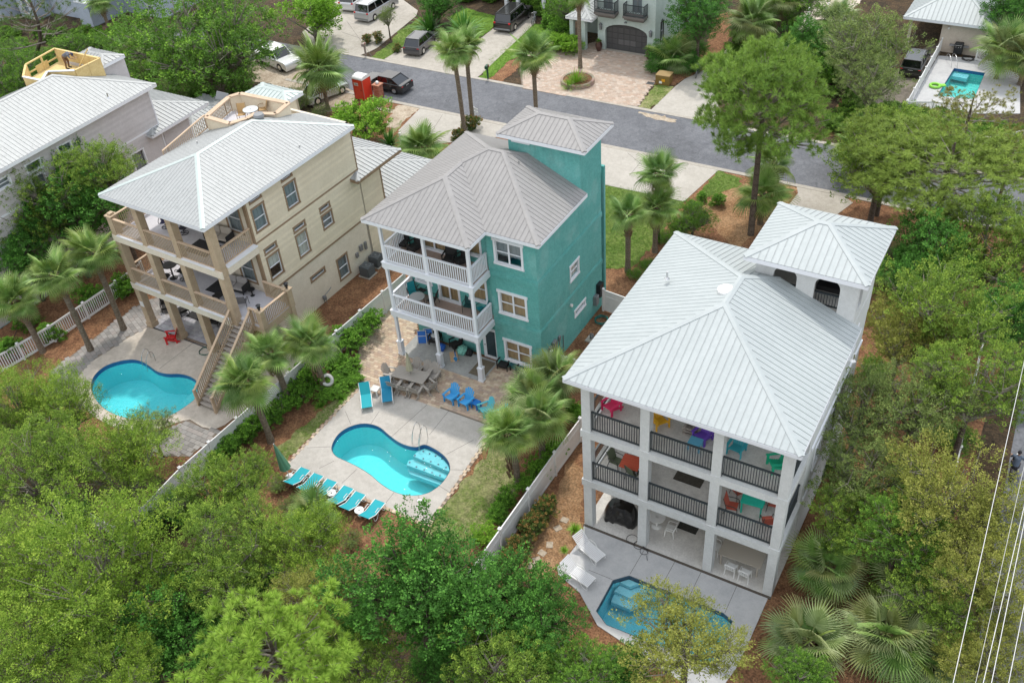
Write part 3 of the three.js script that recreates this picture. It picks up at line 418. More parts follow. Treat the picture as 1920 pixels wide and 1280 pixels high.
// ---------- the white house (right) ----------
const WH = thing('white_house', 'white stucco house with open black railed balconies and small tower, at the right', 'house', [0, 0, 0]);
{
  const H = WH, px = [-14.95, -12.02, -8.62, -5.63], F = [0.0, 3.4, 6.75], zf = -28.62, zb = -31.9, xr = -5.42, xl = -15.2;
  for (const x of px) post(H, x, 0, 9.95, zf - 0.22, 0.44, M.whiteStucco);
  for (const x of [px[0], px[3]]) post(H, x, 0, 9.95, zb, 0.40, M.whiteStucco);
  mb().span(xl, xr, -0.02, 0.065, -40.6, zf).build('ground_floor_slab', M.porchGrey, H);
  for (const y of [3.4, 6.75]) { mb().span(xl + 0.05, xr - 0.05, y - 0.22, y, -40.5, zf - 0.06).build('balcony_floor', M.porchGrey, H); const b = mb(); b.span(xl - 0.04, xr + 0.04, y - 0.36, y + 0.06, zf - 0.30, zf + 0.04).span(xl - 0.04, xl + 0.3, y - 0.36, y + 0.06, zb, zf - 0.31).span(xr - 0.3, xr + 0.04, y - 0.36, y + 0.06, zb, zf - 0.31); b.build('beam', M.whiteStucco, H); }
  mb().span(xl, xr, 9.7, 10.06, zf - 0.34, zf - 0.02).build('beam', M.whiteStucco, H);
  const ws = { trim: M.whiteTrim, back: M.blindDark };
  F.forEach((y, i) => {
    const hs = [[-13.9, -12.4, y + 0.9, y + 2.2], [-11.2, -9.3, y + 0.1, y + 2.25], [-8.2, -6.6, y + 0.9, y + 2.2]];
    wall(H, 'z', zb - 0.3, xl + 0.1, xr - 0.1, y + 0.0, y + 3.2, i ? M.whiteStucco : M.cream, hs);
    hs.forEach(([a, b, c, d], k) => win(H, 'z', zb - 0.3, a, b, c, d, { ...ws, n: 2, mid: k !== 1, name: k === 1 ? 'glass_door' : 'window' }));
    for (let k = 0; k < 3 && i; k++) railing(H, [px[k] + 0.24, y, zf - 0.12], [px[k + 1] - 0.24, y, zf - 0.12], { h: 1.3, mat: M.ironRail, sp: 0.12, bw: 0.03, top: 0.09, gap: 0.22 });
    if (i) { railing(H, [px[0], y, zf - 0.5], [px[0], y, zb + 0.2], { h: 1.3, mat: M.ironRail, sp: 0.12, bw: 0.03, top: 0.09, gap: 0.22 }); railing(H, [px[3] + 0.05, y, zf - 0.5], [px[3] + 0.05, y, zb + 0.2], { h: 1.3, mat: M.ironRail, sp: 0.12, bw: 0.03, top: 0.09, gap: 0.22 }); }
  });
  // diagonal trim of the outside right
  const rh = [[-34.2, -33.2, 4.4, 5.8], [-36.8, -35.8, 4.4, 5.8], [-34.2, -33.2, 7.8, 9.1], [-38.6, -37.6, 7.8, 9.1]];
  wall(H, 'x', xr, -40.6, zb - 0.2, 0, 10.06, M.whiteStucco, rh); rh.forEach(([a, b, c, d]) => win(H, 'x', xr, a, b, c, d, ws));
  wall(H, '-x', xl + 0.02, -40.6, zb - 0.2, 0, 10.06, M.whiteStucco); wall(H, '-z', -40.6, xl + 0.05, xr - 0.05, 0, 10.06, M.whiteStucco);
  for (const y of [3.35, 6.7]) mb().span(xr + 0.002, xr + 0.07, y - 0.1, y + 0.08, -40.6, zb - 0.2).build('band', M.whiteTrim, H);
  { const rf = startRoof(H, M.seamMid), y = 10.3, s = 0.4125, hz = -36.95, hy = y + s * (40.9 - 36.95);
    const A = [-15.72, y, -28], B = [-5.03, y, -28], C = [-5.03, y, -40.9], E = [-15.72, y, -40.9], yr = y + 5.345 * s, r1 = [-10.375, yr, -33.345], r2 = [-10.375, yr, -35.555], q = [-5.03 - (40.9 - 36.95), hy, hz];
    const m = M.roofWhite, sm = M.seamMid, o = { sp: 0.305, gap: 0.018, rib: 0.016 };
    roofPlane(rf, [A, B, r1], m, sm, o); roofPlane(rf, [B, [-5.03, y, hz], q, r2, r1], m, sm, o); roofPlane(rf, [E, A, r1, r2], m, sm, o); roofPlane(rf, [[-10.15, y, -40.9], E, r2, q, [-10.15, hy, hz]], m, sm, o);
    endRoof(rf, [[A, r1], [B, r1], [r1, r2], [E, r2], [r2, q]], M.roofWhite, [[-10.15, y, -40.9], E, A, B, [-5.03, y, hz]], M.whiteTrim, true);
    mb().span(-15.68, -5.07, y - 0.24, y - 0.2, -32.2, -28.04).build('porch_ceiling', M.whiteTrim, H);
    vent(rf, 'dome', 12.28, -10.71, -34.46); vent(rf, 'pipe', 11.35, -13.99, -35.54); vent(rf, 'pipe', 10.75, -4.71, -34.07); }
  const T = H, ta = [[-9.32, -8.22, 10.8, 12.62], [-7.40, -6.24, 10.55, 12.58]]; ta.forEach((h) => { h.arch = 0.52; });
  const side = [[-38.1, -37.3, 10.8, 12.55], [-40.3, -39.2, 10.8, 12.55]]; side.forEach((h) => { h.arch = 0.4; });
  wall(T, 'z', -36.9, -10.17, -5.44, 10, 12.98, M.whiteStucco, ta, 0.2, 'tower_wall'); wall(T, 'x', -5.44, -41, -37.1, 8.5, 12.98, M.whiteStucco, side, 0.2, 'tower_wall'); wall(T, '-x', -10.17, -41, -37.1, 10, 12.98, M.whiteStucco, [], 0.2, 'tower_wall'); wall(T, '-z', -41, -9.97, -5.64, 10, 12.98, M.whiteStucco, [], 0.2, 'tower_wall');
  mb().span(-9.97, -5.64, 10.5, 10.72, -40.8, -37.1).build('tower_floor', M.porchGrey, T);
  railing(T, [-9.9, 10.72, -37.25], [-5.7, 10.72, -37.25], { mat: M.ironRail, bw: 0.03, h: 0.75 });
  hipRoof(T, -10.62, -5.03, -41.5, -36.42, 13.02, 0.42, M.roofWhite, M.roofWhite, M.seamMid, M.whiteTrim, { name: 'tower_roof', sp: 0.305, gap: 0.018, rib: 0.016 });
  { const s = mb().span(-7.6, -6.2, 10.73, 11.0, -39.2, -38.4).span(-7.6, -6.2, 11.0, 11.5, -39.3, -39.15).build('tower_bench', M.dark, T); }
}

// ---------- the teal house (middle) ----------
const TH = thing('teal_house', 'teal stucco three storey house with white balconies, grey metal roof and a square stair tower', 'house');
{
  const H = TH, F = [0.05, 3.55, 7.1], zf = -35.75, zw = -37.9, zr = -37.5, xl = -31.7, xr = -22.4, xm = -25.55, wt = { trim: M.whiteTrim, tw: 0.14, head: 0.04 };
  const px = [-31.57, -28.62, -25.66];
  for (const x of px) { const k = mb(); k.box(x, 5.0, zf, 0.17, 10, 0.17).box(x, 0.55, zf, 0.30, 1.0, 0.30).box(x, 1.08, zf, 0.36, 0.08, 0.36).box(x, 0.1, zf, 0.36, 0.14, 0.36).box(x, 3.05, zf, 0.26, 0.12, 0.26).box(x, 6.65, zf, 0.26, 0.12, 0.26); k.build('post', M.whiteTrim, H); }
  for (const y of [3.5, 7.05]) {
    mb().span(xl, xm - 0.02, y - 0.12, y, zw, zf - 0.06).build('balcony_floor', M.porch, H);
    mb().span(xl - 0.06, xm + 0.06, y - 0.36, y + 0.02, zf - 0.06, zf + 0.16).span(xl - 0.06, xl + 0.1, y - 0.36, y + 0.02, zw, zf - 0.061).span(xm - 0.1, xm + 0.06, y - 0.36, y + 0.02, zr, zf - 0.061).span(xl - 0.09, xm + 0.09, y + 0.02, y + 0.06, zf - 0.06, zf + 0.2).build('fascia_beam', M.whiteTrim, H);
    mb().span(xl + 0.1, xm - 0.1, y - 0.2, y - 0.13, zw, zf - 0.06).build('balcony_ceiling', M.whiteTrim, H);
    const o = { h: 1.16, sp: 0.15, bw: 0.05, top: 0.14, gap: 0.14 };
    railing(H, [px[0] + 0.1, y + 0.05, zf + 0.02], [px[1] - 0.1, y + 0.05, zf + 0.02], o); railing(H, [px[1] + 0.1, y + 0.05, zf + 0.02], [px[2] - 0.1, y + 0.05, zf + 0.02], o);
    railing(H, [px[0], y + 0.05, zf - 0.1], [px[0], y + 0.05, zw], o); railing(H, [px[2], y + 0.05, zf - 0.1], [px[2], y + 0.05, zr], o);
  }
  // back wall of the porches
  const hb = [[-31.2, -30.2, 4.45, 5.9], [-29.55, -28.2, 3.6, 5.75], [-27.3, -26.2, 4.3, 6.0], [-30.5, -28.6, 7.15, 9.3], [-27.4, -26.3, 7.6, 9.3], [-29.3, -27.2, 0.9, 2.3]];
  wall(H, 'z', zw, xl, xm + 0.2, 0, 10.05, M.teal, hb);
  win(H, 'z', zw, ...hb[0], { ...wt, back: M.blind, backY: 0.3 }); win(H, 'z', zw, ...hb[1], { ...wt, n: 2, mid: false, back: M.curtain, backY: 0, name: 'french_door' }); win(H, 'z', zw, ...hb[2], { ...wt, back: M.curtain }); win(H, 'z', zw, ...hb[3], { ...wt, n: 2, mid: false, back: M.curtain, name: 'french_door' }); win(H, 'z', zw, ...hb[4], { ...wt, back: M.curtain, mid: false }); win(H, 'z', zw, ...hb[5], { ...wt, n: 2, back: M.curtain });
  // right bay
  const hr = [[-24.98, -23.32, 7.85, 9.35], [-24.96, -23.28, 4.3, 5.8], [-24.86, -23.2, 0.72, 2.22]], hd = [[-25.45, -25.0, 0.1, 2.25]];
  wall(H, 'z', zr, xm, xr, 0, 10.05, M.teal, hr); win(H, 'z', zr, ...hr[0], { ...wt, n: 2, back: M.blindDark, backY: 0.3 }); win(H, 'z', zr, ...hr[1], { ...wt, n: 2, back: M.curtain }); win(H, 'z', zr, ...hr[2], { ...wt, n: 2, back: M.curtain });
  wall(H, '-x', xm, zw, zr - 0.2, 0, 10.05, M.teal);
  { const d = mb().box(-26.15, 1.18, zw + 0.05, 1.15, 2.4, 0.08).build('door', M.whiteTrim, H); mb().box(-26.15, 1.22, zw + 0.1, 0.66, 1.95, 0.02).build('door_glass', plain([0.03, 0.05, 0.06], 0.08), d); mb().sph(-26.58, 1.05, zw + 0.13, 0.045).build('handle', M.steel, d); }
  const hs = [[-42.4, -41.4, 4.72, 5.72], [-43.12, -41.82, 1.74, 2.14]];
  wall(H, 'x', xr, -45.6, zr - 0.2, 0, 10.05, M.teal, hs); hs.forEach((h, i) => win(H, 'x', xr, ...h, { ...wt, tw: 0.12, head: 0.02, mid: i === 0, back: M.blind, grid: i ? 0 : 0 }));
  wall(H, '-x', xl - 0.004, -46.2, zw - 0.2, 0, 10.05, M.teal); wall(H, '-z', -46.2, xl, xr, 0, 10.05, M.teal);
  for (const y of [3.38, 6.86]) { const b = mb(); b.span(xr, xr + 0.07, y, y + 0.26, -45.6, zr + 0.07).span(xm + 0.1, xr, y, y + 0.26, zr, zr + 0.07).span(xr, xr + 0.045, y + 0.26, y + 0.34, -45.6, zr + 0.045).span(xm + 0.1, xr, y + 0.26, y + 0.34, zr, zr + 0.045); b.build('band', M.teal, H); }
  // roof
  const y = 10.1, s = 0.465, m = M.roofTeal, sd = M.seamDark, rf = startRoof(H, sd), o = { sp: 0.30, gap: 0.018, rib: 0.016 };
  const A = [-32.37, y, -35.22], B = [-25.22, y, -35.22], N = [-25.22, y, -37.0], C = [-21.9, y, -37.0], D = [-21.9, y, -46.5], E = [-32.37, y, -46.5];
  const a1 = [-28.795, y + 3.575 * s, -38.795], a2 = [-28.795, y + 3.575 * s, -40.575], k1 = [-27.62, y + 4.75 * s, -41.75], k2 = [-26.65, y + 4.75 * s, -41.75];
  roofPlane(rf, [A, B, a1], m, sd, o); roofPlane(rf, [B, N, a2, a1], m, sd, o); roofPlane(rf, [N, C, k2, k1, a2], m, sd, o); const tz = -42.8, th = y + s * 3.7, tq = [-25.6, th, tz]; roofPlane(rf, [C, [-21.9, y, tz], tq, k2], m, sd, o); roofPlane(rf, [[-26.92, y, -46.5], E, k1, k2, tq, [-26.92, th, tz]], m, sd, o); roofPlane(rf, [E, A, a1, a2, k1], m, sd, o);
  endRoof(rf, [[A, a1], [B, a1], [a1, a2], [a2, k1], [k1, k2], [k2, C], [k2, tq], [E, k1]], M.roofTeal, [[-26.92, y, -46.5], E, A, B, N, C, [-21.9, y, tz]], M.whiteTrim, true);
  mb().span(-32.3, -25.3, y - 0.22, y - 0.18, -38, -35.3).build('porch_ceiling', M.whiteTrim, H);
  vent(rf, 'pipe', 11.6, -25.59, -41.61);
  wall(H, 'z', -42.78, -26.92, -22.32, 9.5, 12.98, M.teal, [], 0.2, 'tower_wall'); wall(H, 'x', -22.34, -45.55, -42.98, 9.9, 12.98, M.teal, [], 0.2, 'tower_wall'); wall(H, '-x', -26.92, -45.55, -42.98, 9.5, 12.98, M.teal, [[-44.6, -43.6, 11.6, 12.5]], 0.2, 'tower_wall'); wall(H, '-z', -45.55, -26.72, -22.54, 9.5, 12.98, M.teal, [], 0.2, 'tower_wall');
  mb().span(-26.7, -25.5, 12.42, 12.72, -42.78, -42.74).build('tower_vent', M.whiteTrim, H);
  hipRoof(H, -27.4, -21.78, -46.02, -42.34, 13.0, 0.43, m, M.roofTeal, sd, M.whiteTrim, { name: 'tower_roof', sp: 0.30, gap: 0.018, rib: 0.016 });
  // fittings on the right wall
  const u = (n, z, yy, w, h, d, mat = M.greyMetal) => mb().rbox(xr + d / 2, yy, z, d, h, w, 0.02).build(n, mat, H);
  u('electric_meter', -38.4, 1.6, 0.32, 0.55, 0.16); u('electric_box', -38.9, 1.5, 0.42, 0.9, 0.2); u('electric_box', -39.6, 1.65, 0.22, 0.35, 0.12); u('electric_box', -45.0, 1.7, 0.5, 1.0, 0.3, M.blackMetal); u('electric_box', -44.5, 1.2, 0.4, 0.7, 0.25, M.greyMetal);
  { const c = mb(); for (const z of [-38.4, -38.9, -39.6, -40.1]) c.rod([xr + 0.05, 0, z], [xr + 0.05, 1.5, z], 0.025); c.build('conduit', M.greyMetal, H); }
  mb().cyl(xr + 0.1, 3.05, -41.2, 0.11, 0.09, 0.14, 12, 0, Math.PI / 2).build('wall_light', M.vinyl, H);
}

// ---------- the beige house (left) ----------
const BH = thing('beige_house', 'beige clapboard house with brown trim, timber balconies, outside stair and a stained pale metal roof', 'house', [-48.9, 0, -30.65], -1.5246 * R);
{
  const H = BH, xr = 9.15, zw = -3.1, xl = 1.95, F = [0.05, 3.72, 7.4], bt = { trim: M.brownTrim, tw: 0.11, back: M.blindDark };
  for (const [x, top] of [[0.22, 8.7], [3.02, 10.7], [5.95, 10.7], [9.12, 10.7]]) { const k = mb(); const z = x > 9 ? -0.30 : -0.25; k.box(x, top / 2, z, 0.46, top, 0.46).box(x, 0.2, z, 0.56, 0.4, 0.56).box(x, 3.5, z, 0.5, 0.4, 0.5).box(x, 7.2, z, 0.5, 0.4, 0.5); if (x < 1) k.box(x, 8.72, z, 0.6, 0.08, 0.6).box(x, 8.82, z, 0.3, 0.14, 0.3); k.build('post', M.tanPost, H); }
  for (const y of [3.72, 7.4]) {
    mb().span(0.05, xr + 0.1, y - 0.16, y, zw, -0.08).build('balcony_floor', M.greyDeck, H);
    const xe = y > 5 ? xr + 0.3 : xr - 0.2;
    mb().span(-0.05, xe, y - 0.5, y - 0.02, -0.08, 0.02).span(-0.05, 0.05, y - 0.5, y - 0.02, zw, -0.081).build('beam', M.cream, H);
    const led = mb(); for (const [a, b] of [[0.45, 2.8], [3.26, 5.72], [6.18, 8.88]]) led.span(a, b, y - 0.02, y + 0.05, -0.16, 0.06); led.build('ledge', M.whiteTrim, H);
    const o = { h: 1.18, mat: M.tanRail, bal: M.tanPost, sp: 0.145, bw: 0.04, top: 0.16, gap: 0.1 };
    railing(H, [0.45, y, -0.1], [2.8, y, -0.1], o); railing(H, [3.26, y, -0.1], [5.72, y, -0.1], o); railing(H, [6.18, y, -0.1], [8.88, y, -0.1], o);
    railing(H, [0.2, y, -0.5], [0.2, y, -3.2], o);
    if (y > 5) { mb().span(xr - 0.1, xr + 0.3, y - 0.5, y - 0.02, zw + 0.02, -0.54).build('beam', M.cream, H); mb().span(xr - 0.06, xr + 0.34, y - 0.02, y + 0.05, zw + 0.02, -0.54).build('ledge', M.whiteTrim, H); railing(H, [9.12, y, -0.55], [9.12, y, zw + 0.05], o); }
  }
  mb().span(xl, xr + 0.1, 10.3, 10.66, -0.5, -0.1).build('beam', M.cream, H);
  // walls
  const fh = [[7.35, 8.55, 8.0, 9.9], [7.25, 8.45, 4.3, 6.2], [3.4, 5.6, 7.45, 9.7], [3.4, 5.6, 3.8, 6.0]];
  wall(H, 'z', zw, xl, xr, 0, 10.8, M.cream, fh); fh.forEach((h, i) => win(H, 'z', zw, ...h, { ...bt, n: i > 1 ? 2 : 1, mid: i < 2, name: i > 1 ? 'glass_door' : 'window' }));
  const W = [[-4.55, -3.55, 8.02, 9.55], [-7.4, -6.4, 8.02, 9.6], [-4.75, -3.72, 4.4, 5.98], [-7.35, -6.4, 4.4, 5.98], [-9.9, -8.95, 5.05, 6.0], [-10.45, -9.45, 0.62, 2.25], [-4.5, -3.6, 10.0, 10.3], [-7.25, -6.4, 10.0, 10.3], [-7.4, -6.4, 6.32, 6.62], [-4.7, -3.72, 6.32, 6.62], [-9.85, -8.95, 6.33, 6.63], [-8.15, -6.85, 2.2, 2.5]];
  const backs = [0, 0, 0.45, 0, 0, 0];
  wall(H, 'x', xr, -13.1, zw, 0, 10.8, M.cream, W); W.forEach((h, i) => win(H, 'x', xr, ...h, { ...bt, mid: i < 6, backY: i < 6 ? backs[i] : 0, back: i === 2 || i === 3 ? M.blind : M.blindDark }));
  const trims = W.map(([a, b, c, d]) => [a - 0.1, b + 0.1, c - 0.1, d + 0.1]);
  siding(H, 'x', xr, -13.0, zw - 0.14, 3.75, 7.33, M.siding, trims); siding(H, 'x', xr, -13.0, zw - 0.14, 7.46, 10.75, M.siding, trims);
  siding(H, 'x', xr - 0.01, -15.3, -13.12, 0.2, 6.9, M.siding);
  wall(H, 'x', xr - 0.02, -15.3, -13.11, 0, 7.1, M.cream);
  const tr = mb(); tr.span(xr, xr + 0.05, 7.33, 7.46, -13.1, zw).span(xr, xr + 0.05, 3.60, 3.75, -15.3, zw).span(xr, xr + 0.06, 3.75, 10.8, zw - 0.14, zw + 0.001).span(xr - 0.12, xr, 3.75, 10.8, zw, zw + 0.05).span(xr, xr + 0.05, 7.46, 10.8, -13.1, -13.0).span(xr, xr + 0.045, 3.75, 6.95, -15.3, -15.18); tr.build('trim_board', M.brownTrim, H);
  wall(H, '-x', xl, -13.1, zw, 0, 10.8, M.cream); wall(H, '-z', -13.1, xl, xr, 0, 10.8, M.cream); wall(H, '-z', -15.3, 3, xr, 0, 7.1, M.cream);
  // roofs
  const rf = cutHipRoof(H, 1.2, 9.88, -12.75, 0.62, 10.9, 0.345, M.roofTan, M.roofMint, M.seamMid, M.whiteTrim, -8.05, 5.5, { sp: 0.25, gap: 0.018, rib: 0.016 });
  mb().span(1.25, 9.83, 10.66, 10.72, -3.1, 0.55).build('porch_ceiling', M.cream, H);
  vent(rf, 'round', 12.2, 5.6, -9.0); vent(rf, 'pipe', 11.0, 9.0, -8.6); vent(rf, 'pipe', 11.5, 3.4, -5.6);
  hipRoof(H, 3.0, 9.85, -17, -12.2, 7.1, 0.3, M.roofTan, M.roofTan, M.seamMid, M.brownTrim, { name: 'lower_roof', sp: 0.34 });
  hipRoof(H, 3.0, 9.0, -21.5, -14.2, 3.75, 0.28, M.roofTan, M.roofTan, M.seamMid, M.brownTrim, { name: 'porch_roof', sp: 0.34 });
  wall(H, 'x', 8.7, -21.2, -15.3, 0, 3.7, M.cream); wall(H, '-z', -21.2, 3.2, 8.7, 0, 3.7, M.cream);
  // roof terrace
  const TP = [[1.83, -8], [3.97, -7.95], [4.5, -8.93], [4.56, -9.7], [5.82, -10.2], [5.55, -11.73], [1.47, -11.49], [1.14, -10.81]], pw = mb(), cap = mb(), pf = 11.05;
  mb().add(extr(TP, 0.2)).build('terrace_floor', M.greyDeck, H).position.y = pf;
  TP.forEach(([x, z], i) => { const [a, b] = TP[(i + 1) % TP.length]; if (i === 7) return; pw.bar([x, (12 + 9.6) / 2, z], [a, (12 + 9.6) / 2, b], 0.12, 12 - 9.6); });
  pw.build('terrace_wall', M.siding, H);
  TP.forEach(([x, z], i) => { const [a, b] = TP[(i + 1) % TP.length]; cap.bar([x, 12.05, z], [a, 12.05, b], 0.34, 0.08); }); cap.build('terrace_cap', M.tanRail, H);
  railing(H, [TP[7][0], pf, TP[7][1]], [TP[0][0], pf, TP[0][1]], { mat: M.tanRail, bal: M.tanPost, h: 0.9, sp: 0.14 });
  railing(H, [TP[0][0] - 0.1, 11.2, TP[0][1]], [TP[0][0] - 0.7, 10.2, TP[0][1] + 3.4], { mat: M.tanRail, bal: M.tanPost, h: 0.95, sp: 0.14 });
  const SR = [[-0.29, -13.57], [3.4, -13.57], [3.31, -14.57], [-0.33, -14.63]]; const sx = SR.map((p) => p[0]), sz = SR.map((p) => p[1]);
  const b0 = Math.min(...sx), b1 = Math.max(...sx), d0 = Math.min(...sz) - 0.6, d1 = Math.max(...sz) + 0.1;
  hipRoof(H, b0, b1, d0, d1, 10.9, 0.3, M.roofMint, M.roofMint, M.seamMid, M.whiteTrim, { name: 'stair_roof', sp: 0.34 });
  wall(H, 'z', d1 - 0.3, b0 + 0.3, b1 - 0.3, 3, 10.88, M.siding); wall(H, 'x', b1 - 0.3, d0 + 0.3, d1 - 0.5, 3, 10.88, M.siding); wall(H, '-z', d0 + 0.3, b0 + 0.3, b1 - 0.3, 3, 10.88, M.siding);
  // lower balcony deck to the side and the long stair down to the pool
  mb().span(xr + 0.1, 11.3, 3.56, 3.72, -2.85, -0.4).build('landing', M.greyDeck, H);
  mb().span(xr + 0.1, 11.35, 3.2, 3.55, -0.5, -0.4).span(11.25, 11.35, 3.2, 3.7, -2.9, -0.4).span(xr + 0.1, 11.35, 3.2, 3.7, -2.95, -2.85).build('beam', M.tanPost, H);
  for (const [x, z] of [[11.3, -0.42], [11.3, -2.85]]) { mb().box(x, 1.8, z, 0.3, 3.6, 0.3).box(x, 4.3, z, 0.36, 1.3, 0.36).box(x, 4.97, z, 0.48, 0.07, 0.48).build('post', M.tanPost, H); const l = mb().box(x, 5.08, z, 0.1, 0.16, 0.1).cyl(x, 5.28, z, 0.11, 0.11, 0.2, 8).cyl(x, 5.42, z, 0.16, 0.02, 0.1, 8).build('post_lamp', M.blackMetal, H); }
  const ro = { h: 1.15, mat: M.tanRail, bal: M.tanPost, sp: 0.14, bw: 0.05, top: 0.16 };
  railing(H, [11.3, 3.72, -0.6], [11.3, 3.72, -2.7], ro); railing(H, [xr + 0.1, 3.72, -2.85], [11.15, 3.72, -2.85], ro); railing(H, [10.5, 3.72, -0.42], [11.12, 3.72, -0.42], ro);
  const n = 19, z0 = -0.4, z1 = 4.0, xs0 = 9.05, xs1 = 10.35;
  for (let i = 0; i < n; i++) { const t = (i + 0.5) / n; mb().box((xs0 + xs1) / 2, mix(3.6, 0.15, t), mix(z0, z1, t), xs1 - xs0, 0.05, 0.29).build('tread', M.woodGrey, H); }
  { const k = mb(), rz = mb(); for (const x of [xs0 - 0.04, xs1 + 0.04]) k.bar([x, 3.45, z0], [x, 0.08, z1 + 0.1], 0.06, 0.3); k.build('stringer', M.tanPost, H); for (let i = 0; i < n; i++) { const t = (i + 0.5) / n; rz.box((xs0 + xs1) / 2, mix(3.51, 0.07, t), mix(z0, z1, t) - 0.12, xs1 - xs0, 0.13, 0.02); } rz.build('riser', M.woodGrey, H); }
  for (const x of [xs0 - 0.08, xs1 + 0.08]) { railing(H, [x, 3.7, z0], [x, 0.25, z1], { ...ro, h: 1.0 }); post(H, x, 0, 1.3, z1 + 0.05, 0.14, M.tanRail); post(H, x, 3.2, 4.9, z0, 0.16, M.tanRail); }
  { const s = mb().box(0.4 + 0.06, 2.0, -0.0, 0.34, 0.42, 0.02).build('pool_sign', M.vinyl, H); s.position.set(-0.2, 0, 0.0); }
  const u = (z, yy, w, h) => mb().rbox(xr + 0.07, yy, z, 0.14, h, w, 0.02).build('electric_box', M.greyMetal, H);
  u(-11.4, 1.5, 0.25, 0.35); u(-11.9, 1.8, 0.3, 0.45); u(-12.4, 1.7, 0.2, 0.6); mb().box(xr + 0.08, 0.55, -3.6, 0.16, 0.3, 0.22).build('electric_box', M.cream, H);
}

// ---------- the grey house at the left edge ----------
const GH = thing('grey_house', 'lilac grey clapboard house with a white metal roof and an unfinished yellow plywood roof terrace', 'house');
{
  const H = GH, xr = -58.35, B = [[-57.69, -44.01]];
  const x1 = -57.75, z1 = -22, x0 = -67.2, z0 = -44.0;
  cutHipRoof(H, x0, x1, z0, z1, 10.1, 0.40, M.roofTan, M.roofTan, M.seamMid, M.whiteTrim, -38.3, -62.5, { sp: 0.30, gap: 0.018, rib: 0.016 });
  const W = [[-33.5, -32.4, 8.6, 9.2], [-33.4, -32.4, 6.6, 8.2], [-36.1, -35.1, 8.6, 9.2], [-36.1, -35.1, 6.6, 8.2], [-41.5, -40.4, 3.9, 5.9], [-31, -30, 8.6, 9.2]];
  wall(H, 'x', xr, -43.6, -22.4, 0, 9.95, M.lav, W); W.forEach((h, i) => win(H, 'x', xr, ...h, { mid: i % 2 === 1, back: M.blindDark }));
  const tr = W.map(([a, b, c, d]) => [a - 0.1, b + 0.1, c - 0.1, d + 0.1]);
  siding(H, 'x', xr, -43.5, -22.5, 3.75, 6.85, M.lav, tr); siding(H, 'x', xr, -43.5, -22.5, 7.0, 9.9, M.lav, tr); siding(H, 'x', xr - 0.01, -46.4, -43.7, 0.2, 6.6, M.lav);
  mb().span(xr, xr + 0.05, 6.85, 7.0, -43.6, -22.4).span(xr, xr + 0.06, 0, 9.9, -43.6, -43.48).span(xr, xr + 0.05, 0, 6.6, -46.4, -46.28).build('trim_board', M.whiteTrim, H);
  wall(H, 'x', xr - 0.02, -46.4, -43.61, 0, 6.7, M.lav); wall(H, '-z', -43.6, -66.7, xr, 0, 9.95, M.lav); wall(H, '-z', -46.4, -66, xr, 0, 6.7, M.lav); wall(H, '-x', -66.8, -43.6, -22.4, 0, 9.95, M.lav);
  hipRoof(H, -66, -57.7, -48.2, -42.2, 6.75, 0.3, M.roofTan, M.roofTan, M.seamMid, M.whiteTrim, { name: 'lower_roof', sp: 0.36 });
  hipRoof(H, -65, -58.2, -54, -46.0, 3.6, 0.28, M.roofTan, M.roofTan, M.seamMid, M.whiteTrim, { name: 'porch_roof', sp: 0.36 });
  wall(H, 'x', -58.6, -53.6, -46.41, 0, 3.5, M.lav);
  // unfinished terrace of plywood panels
  const TP = [[-64.33, -38.28], [-62.46, -38.36], [-63.34, -39.59], [-61.5, -40.51], [-61.43, -42.76], [-66.31, -42.73], [-65.94, -39.77]], pf = 11.0;
  mb().add(extr(TP, 0.15)).build('terrace_floor', M.ply, H).position.y = pf;
  TP.forEach(([x, z], i) => { const [a, b] = TP[(i + 1) % TP.length]; if (i === 5) { const k = mb(); for (const t of [0, 0.5, 1]) k.box(mix(x, a, t), 11.3, mix(z, b, t), 0.12, 1.4, 0.12); k.bar([x, 12.0, z], [a, 12.0, b], 0.14, 0.08).bar([x, 11.35, z], [a, 11.35, b], 0.06, 0.1); k.build('terrace_frame', M.ply, H); const q = mb(); q.bar([mix(x, a, 0.35), 11.2, mix(z, b, 0.35)], [mix(x, a, 0.75), 11.2, mix(z, b, 0.75)], 0.03, 0.7); q.build('plywood_panel', M.ply, H); return; }
    const L = Math.hypot(a - x, b - z), nn = Math.max(1, Math.round(L / 1.2)); for (let j = 0; j < nn; j++) { const s = j / nn + 0.004, e = (j + 1) / nn - 0.004; mb().bar([mix(x, a, s), 10.85, mix(z, b, s)], [mix(x, a, e), 10.85, mix(z, b, e)], 0.1, 2.2).build('plywood_panel', M.ply, H); } mb().bar([x, 11.98, z], [a, 11.98, b], 0.16, 0.06).build('terrace_cap', i < 3 ? M.whiteTrim : M.ply, H); });
  mb().bar([...[[-63.79, -42.51]][0].flatMap((v, i) => (i ? [11.1, v] : [v]))], [...[[-61.07, -41.8]][0].flatMap((v, i) => (i ? [13.1, v] : [v]))], 0.05, 0.09).build('leaning_board', M.ply, H);
  const SR = [[-65.63, -44.09], [-62.06, -43.29], [-61.86, -44.32], [-65.64, -44.58]], sx = SR.map((p) => p[0]), sz = SR.map((p) => p[1]);
  hipRoof(H, Math.min(...sx), Math.max(...sx), Math.min(...sz) - 0.6, Math.max(...sz) + 0.3, 11.2, 0.3, M.roofTan, M.roofTan, M.seamMid, M.whiteTrim, { name: 'stair_roof', sp: 0.36 });
  wall(H, 'x', Math.max(...sx) - 0.3, Math.min(...sz) - 0.7, Math.max(...sz) + 0.7, 3, 11.18, M.lav); wall(H, 'z', Math.max(...sz) + 0.7, Math.min(...sx) + 0.3, Math.max(...sx) - 0.5, 8, 11.18, M.lav);
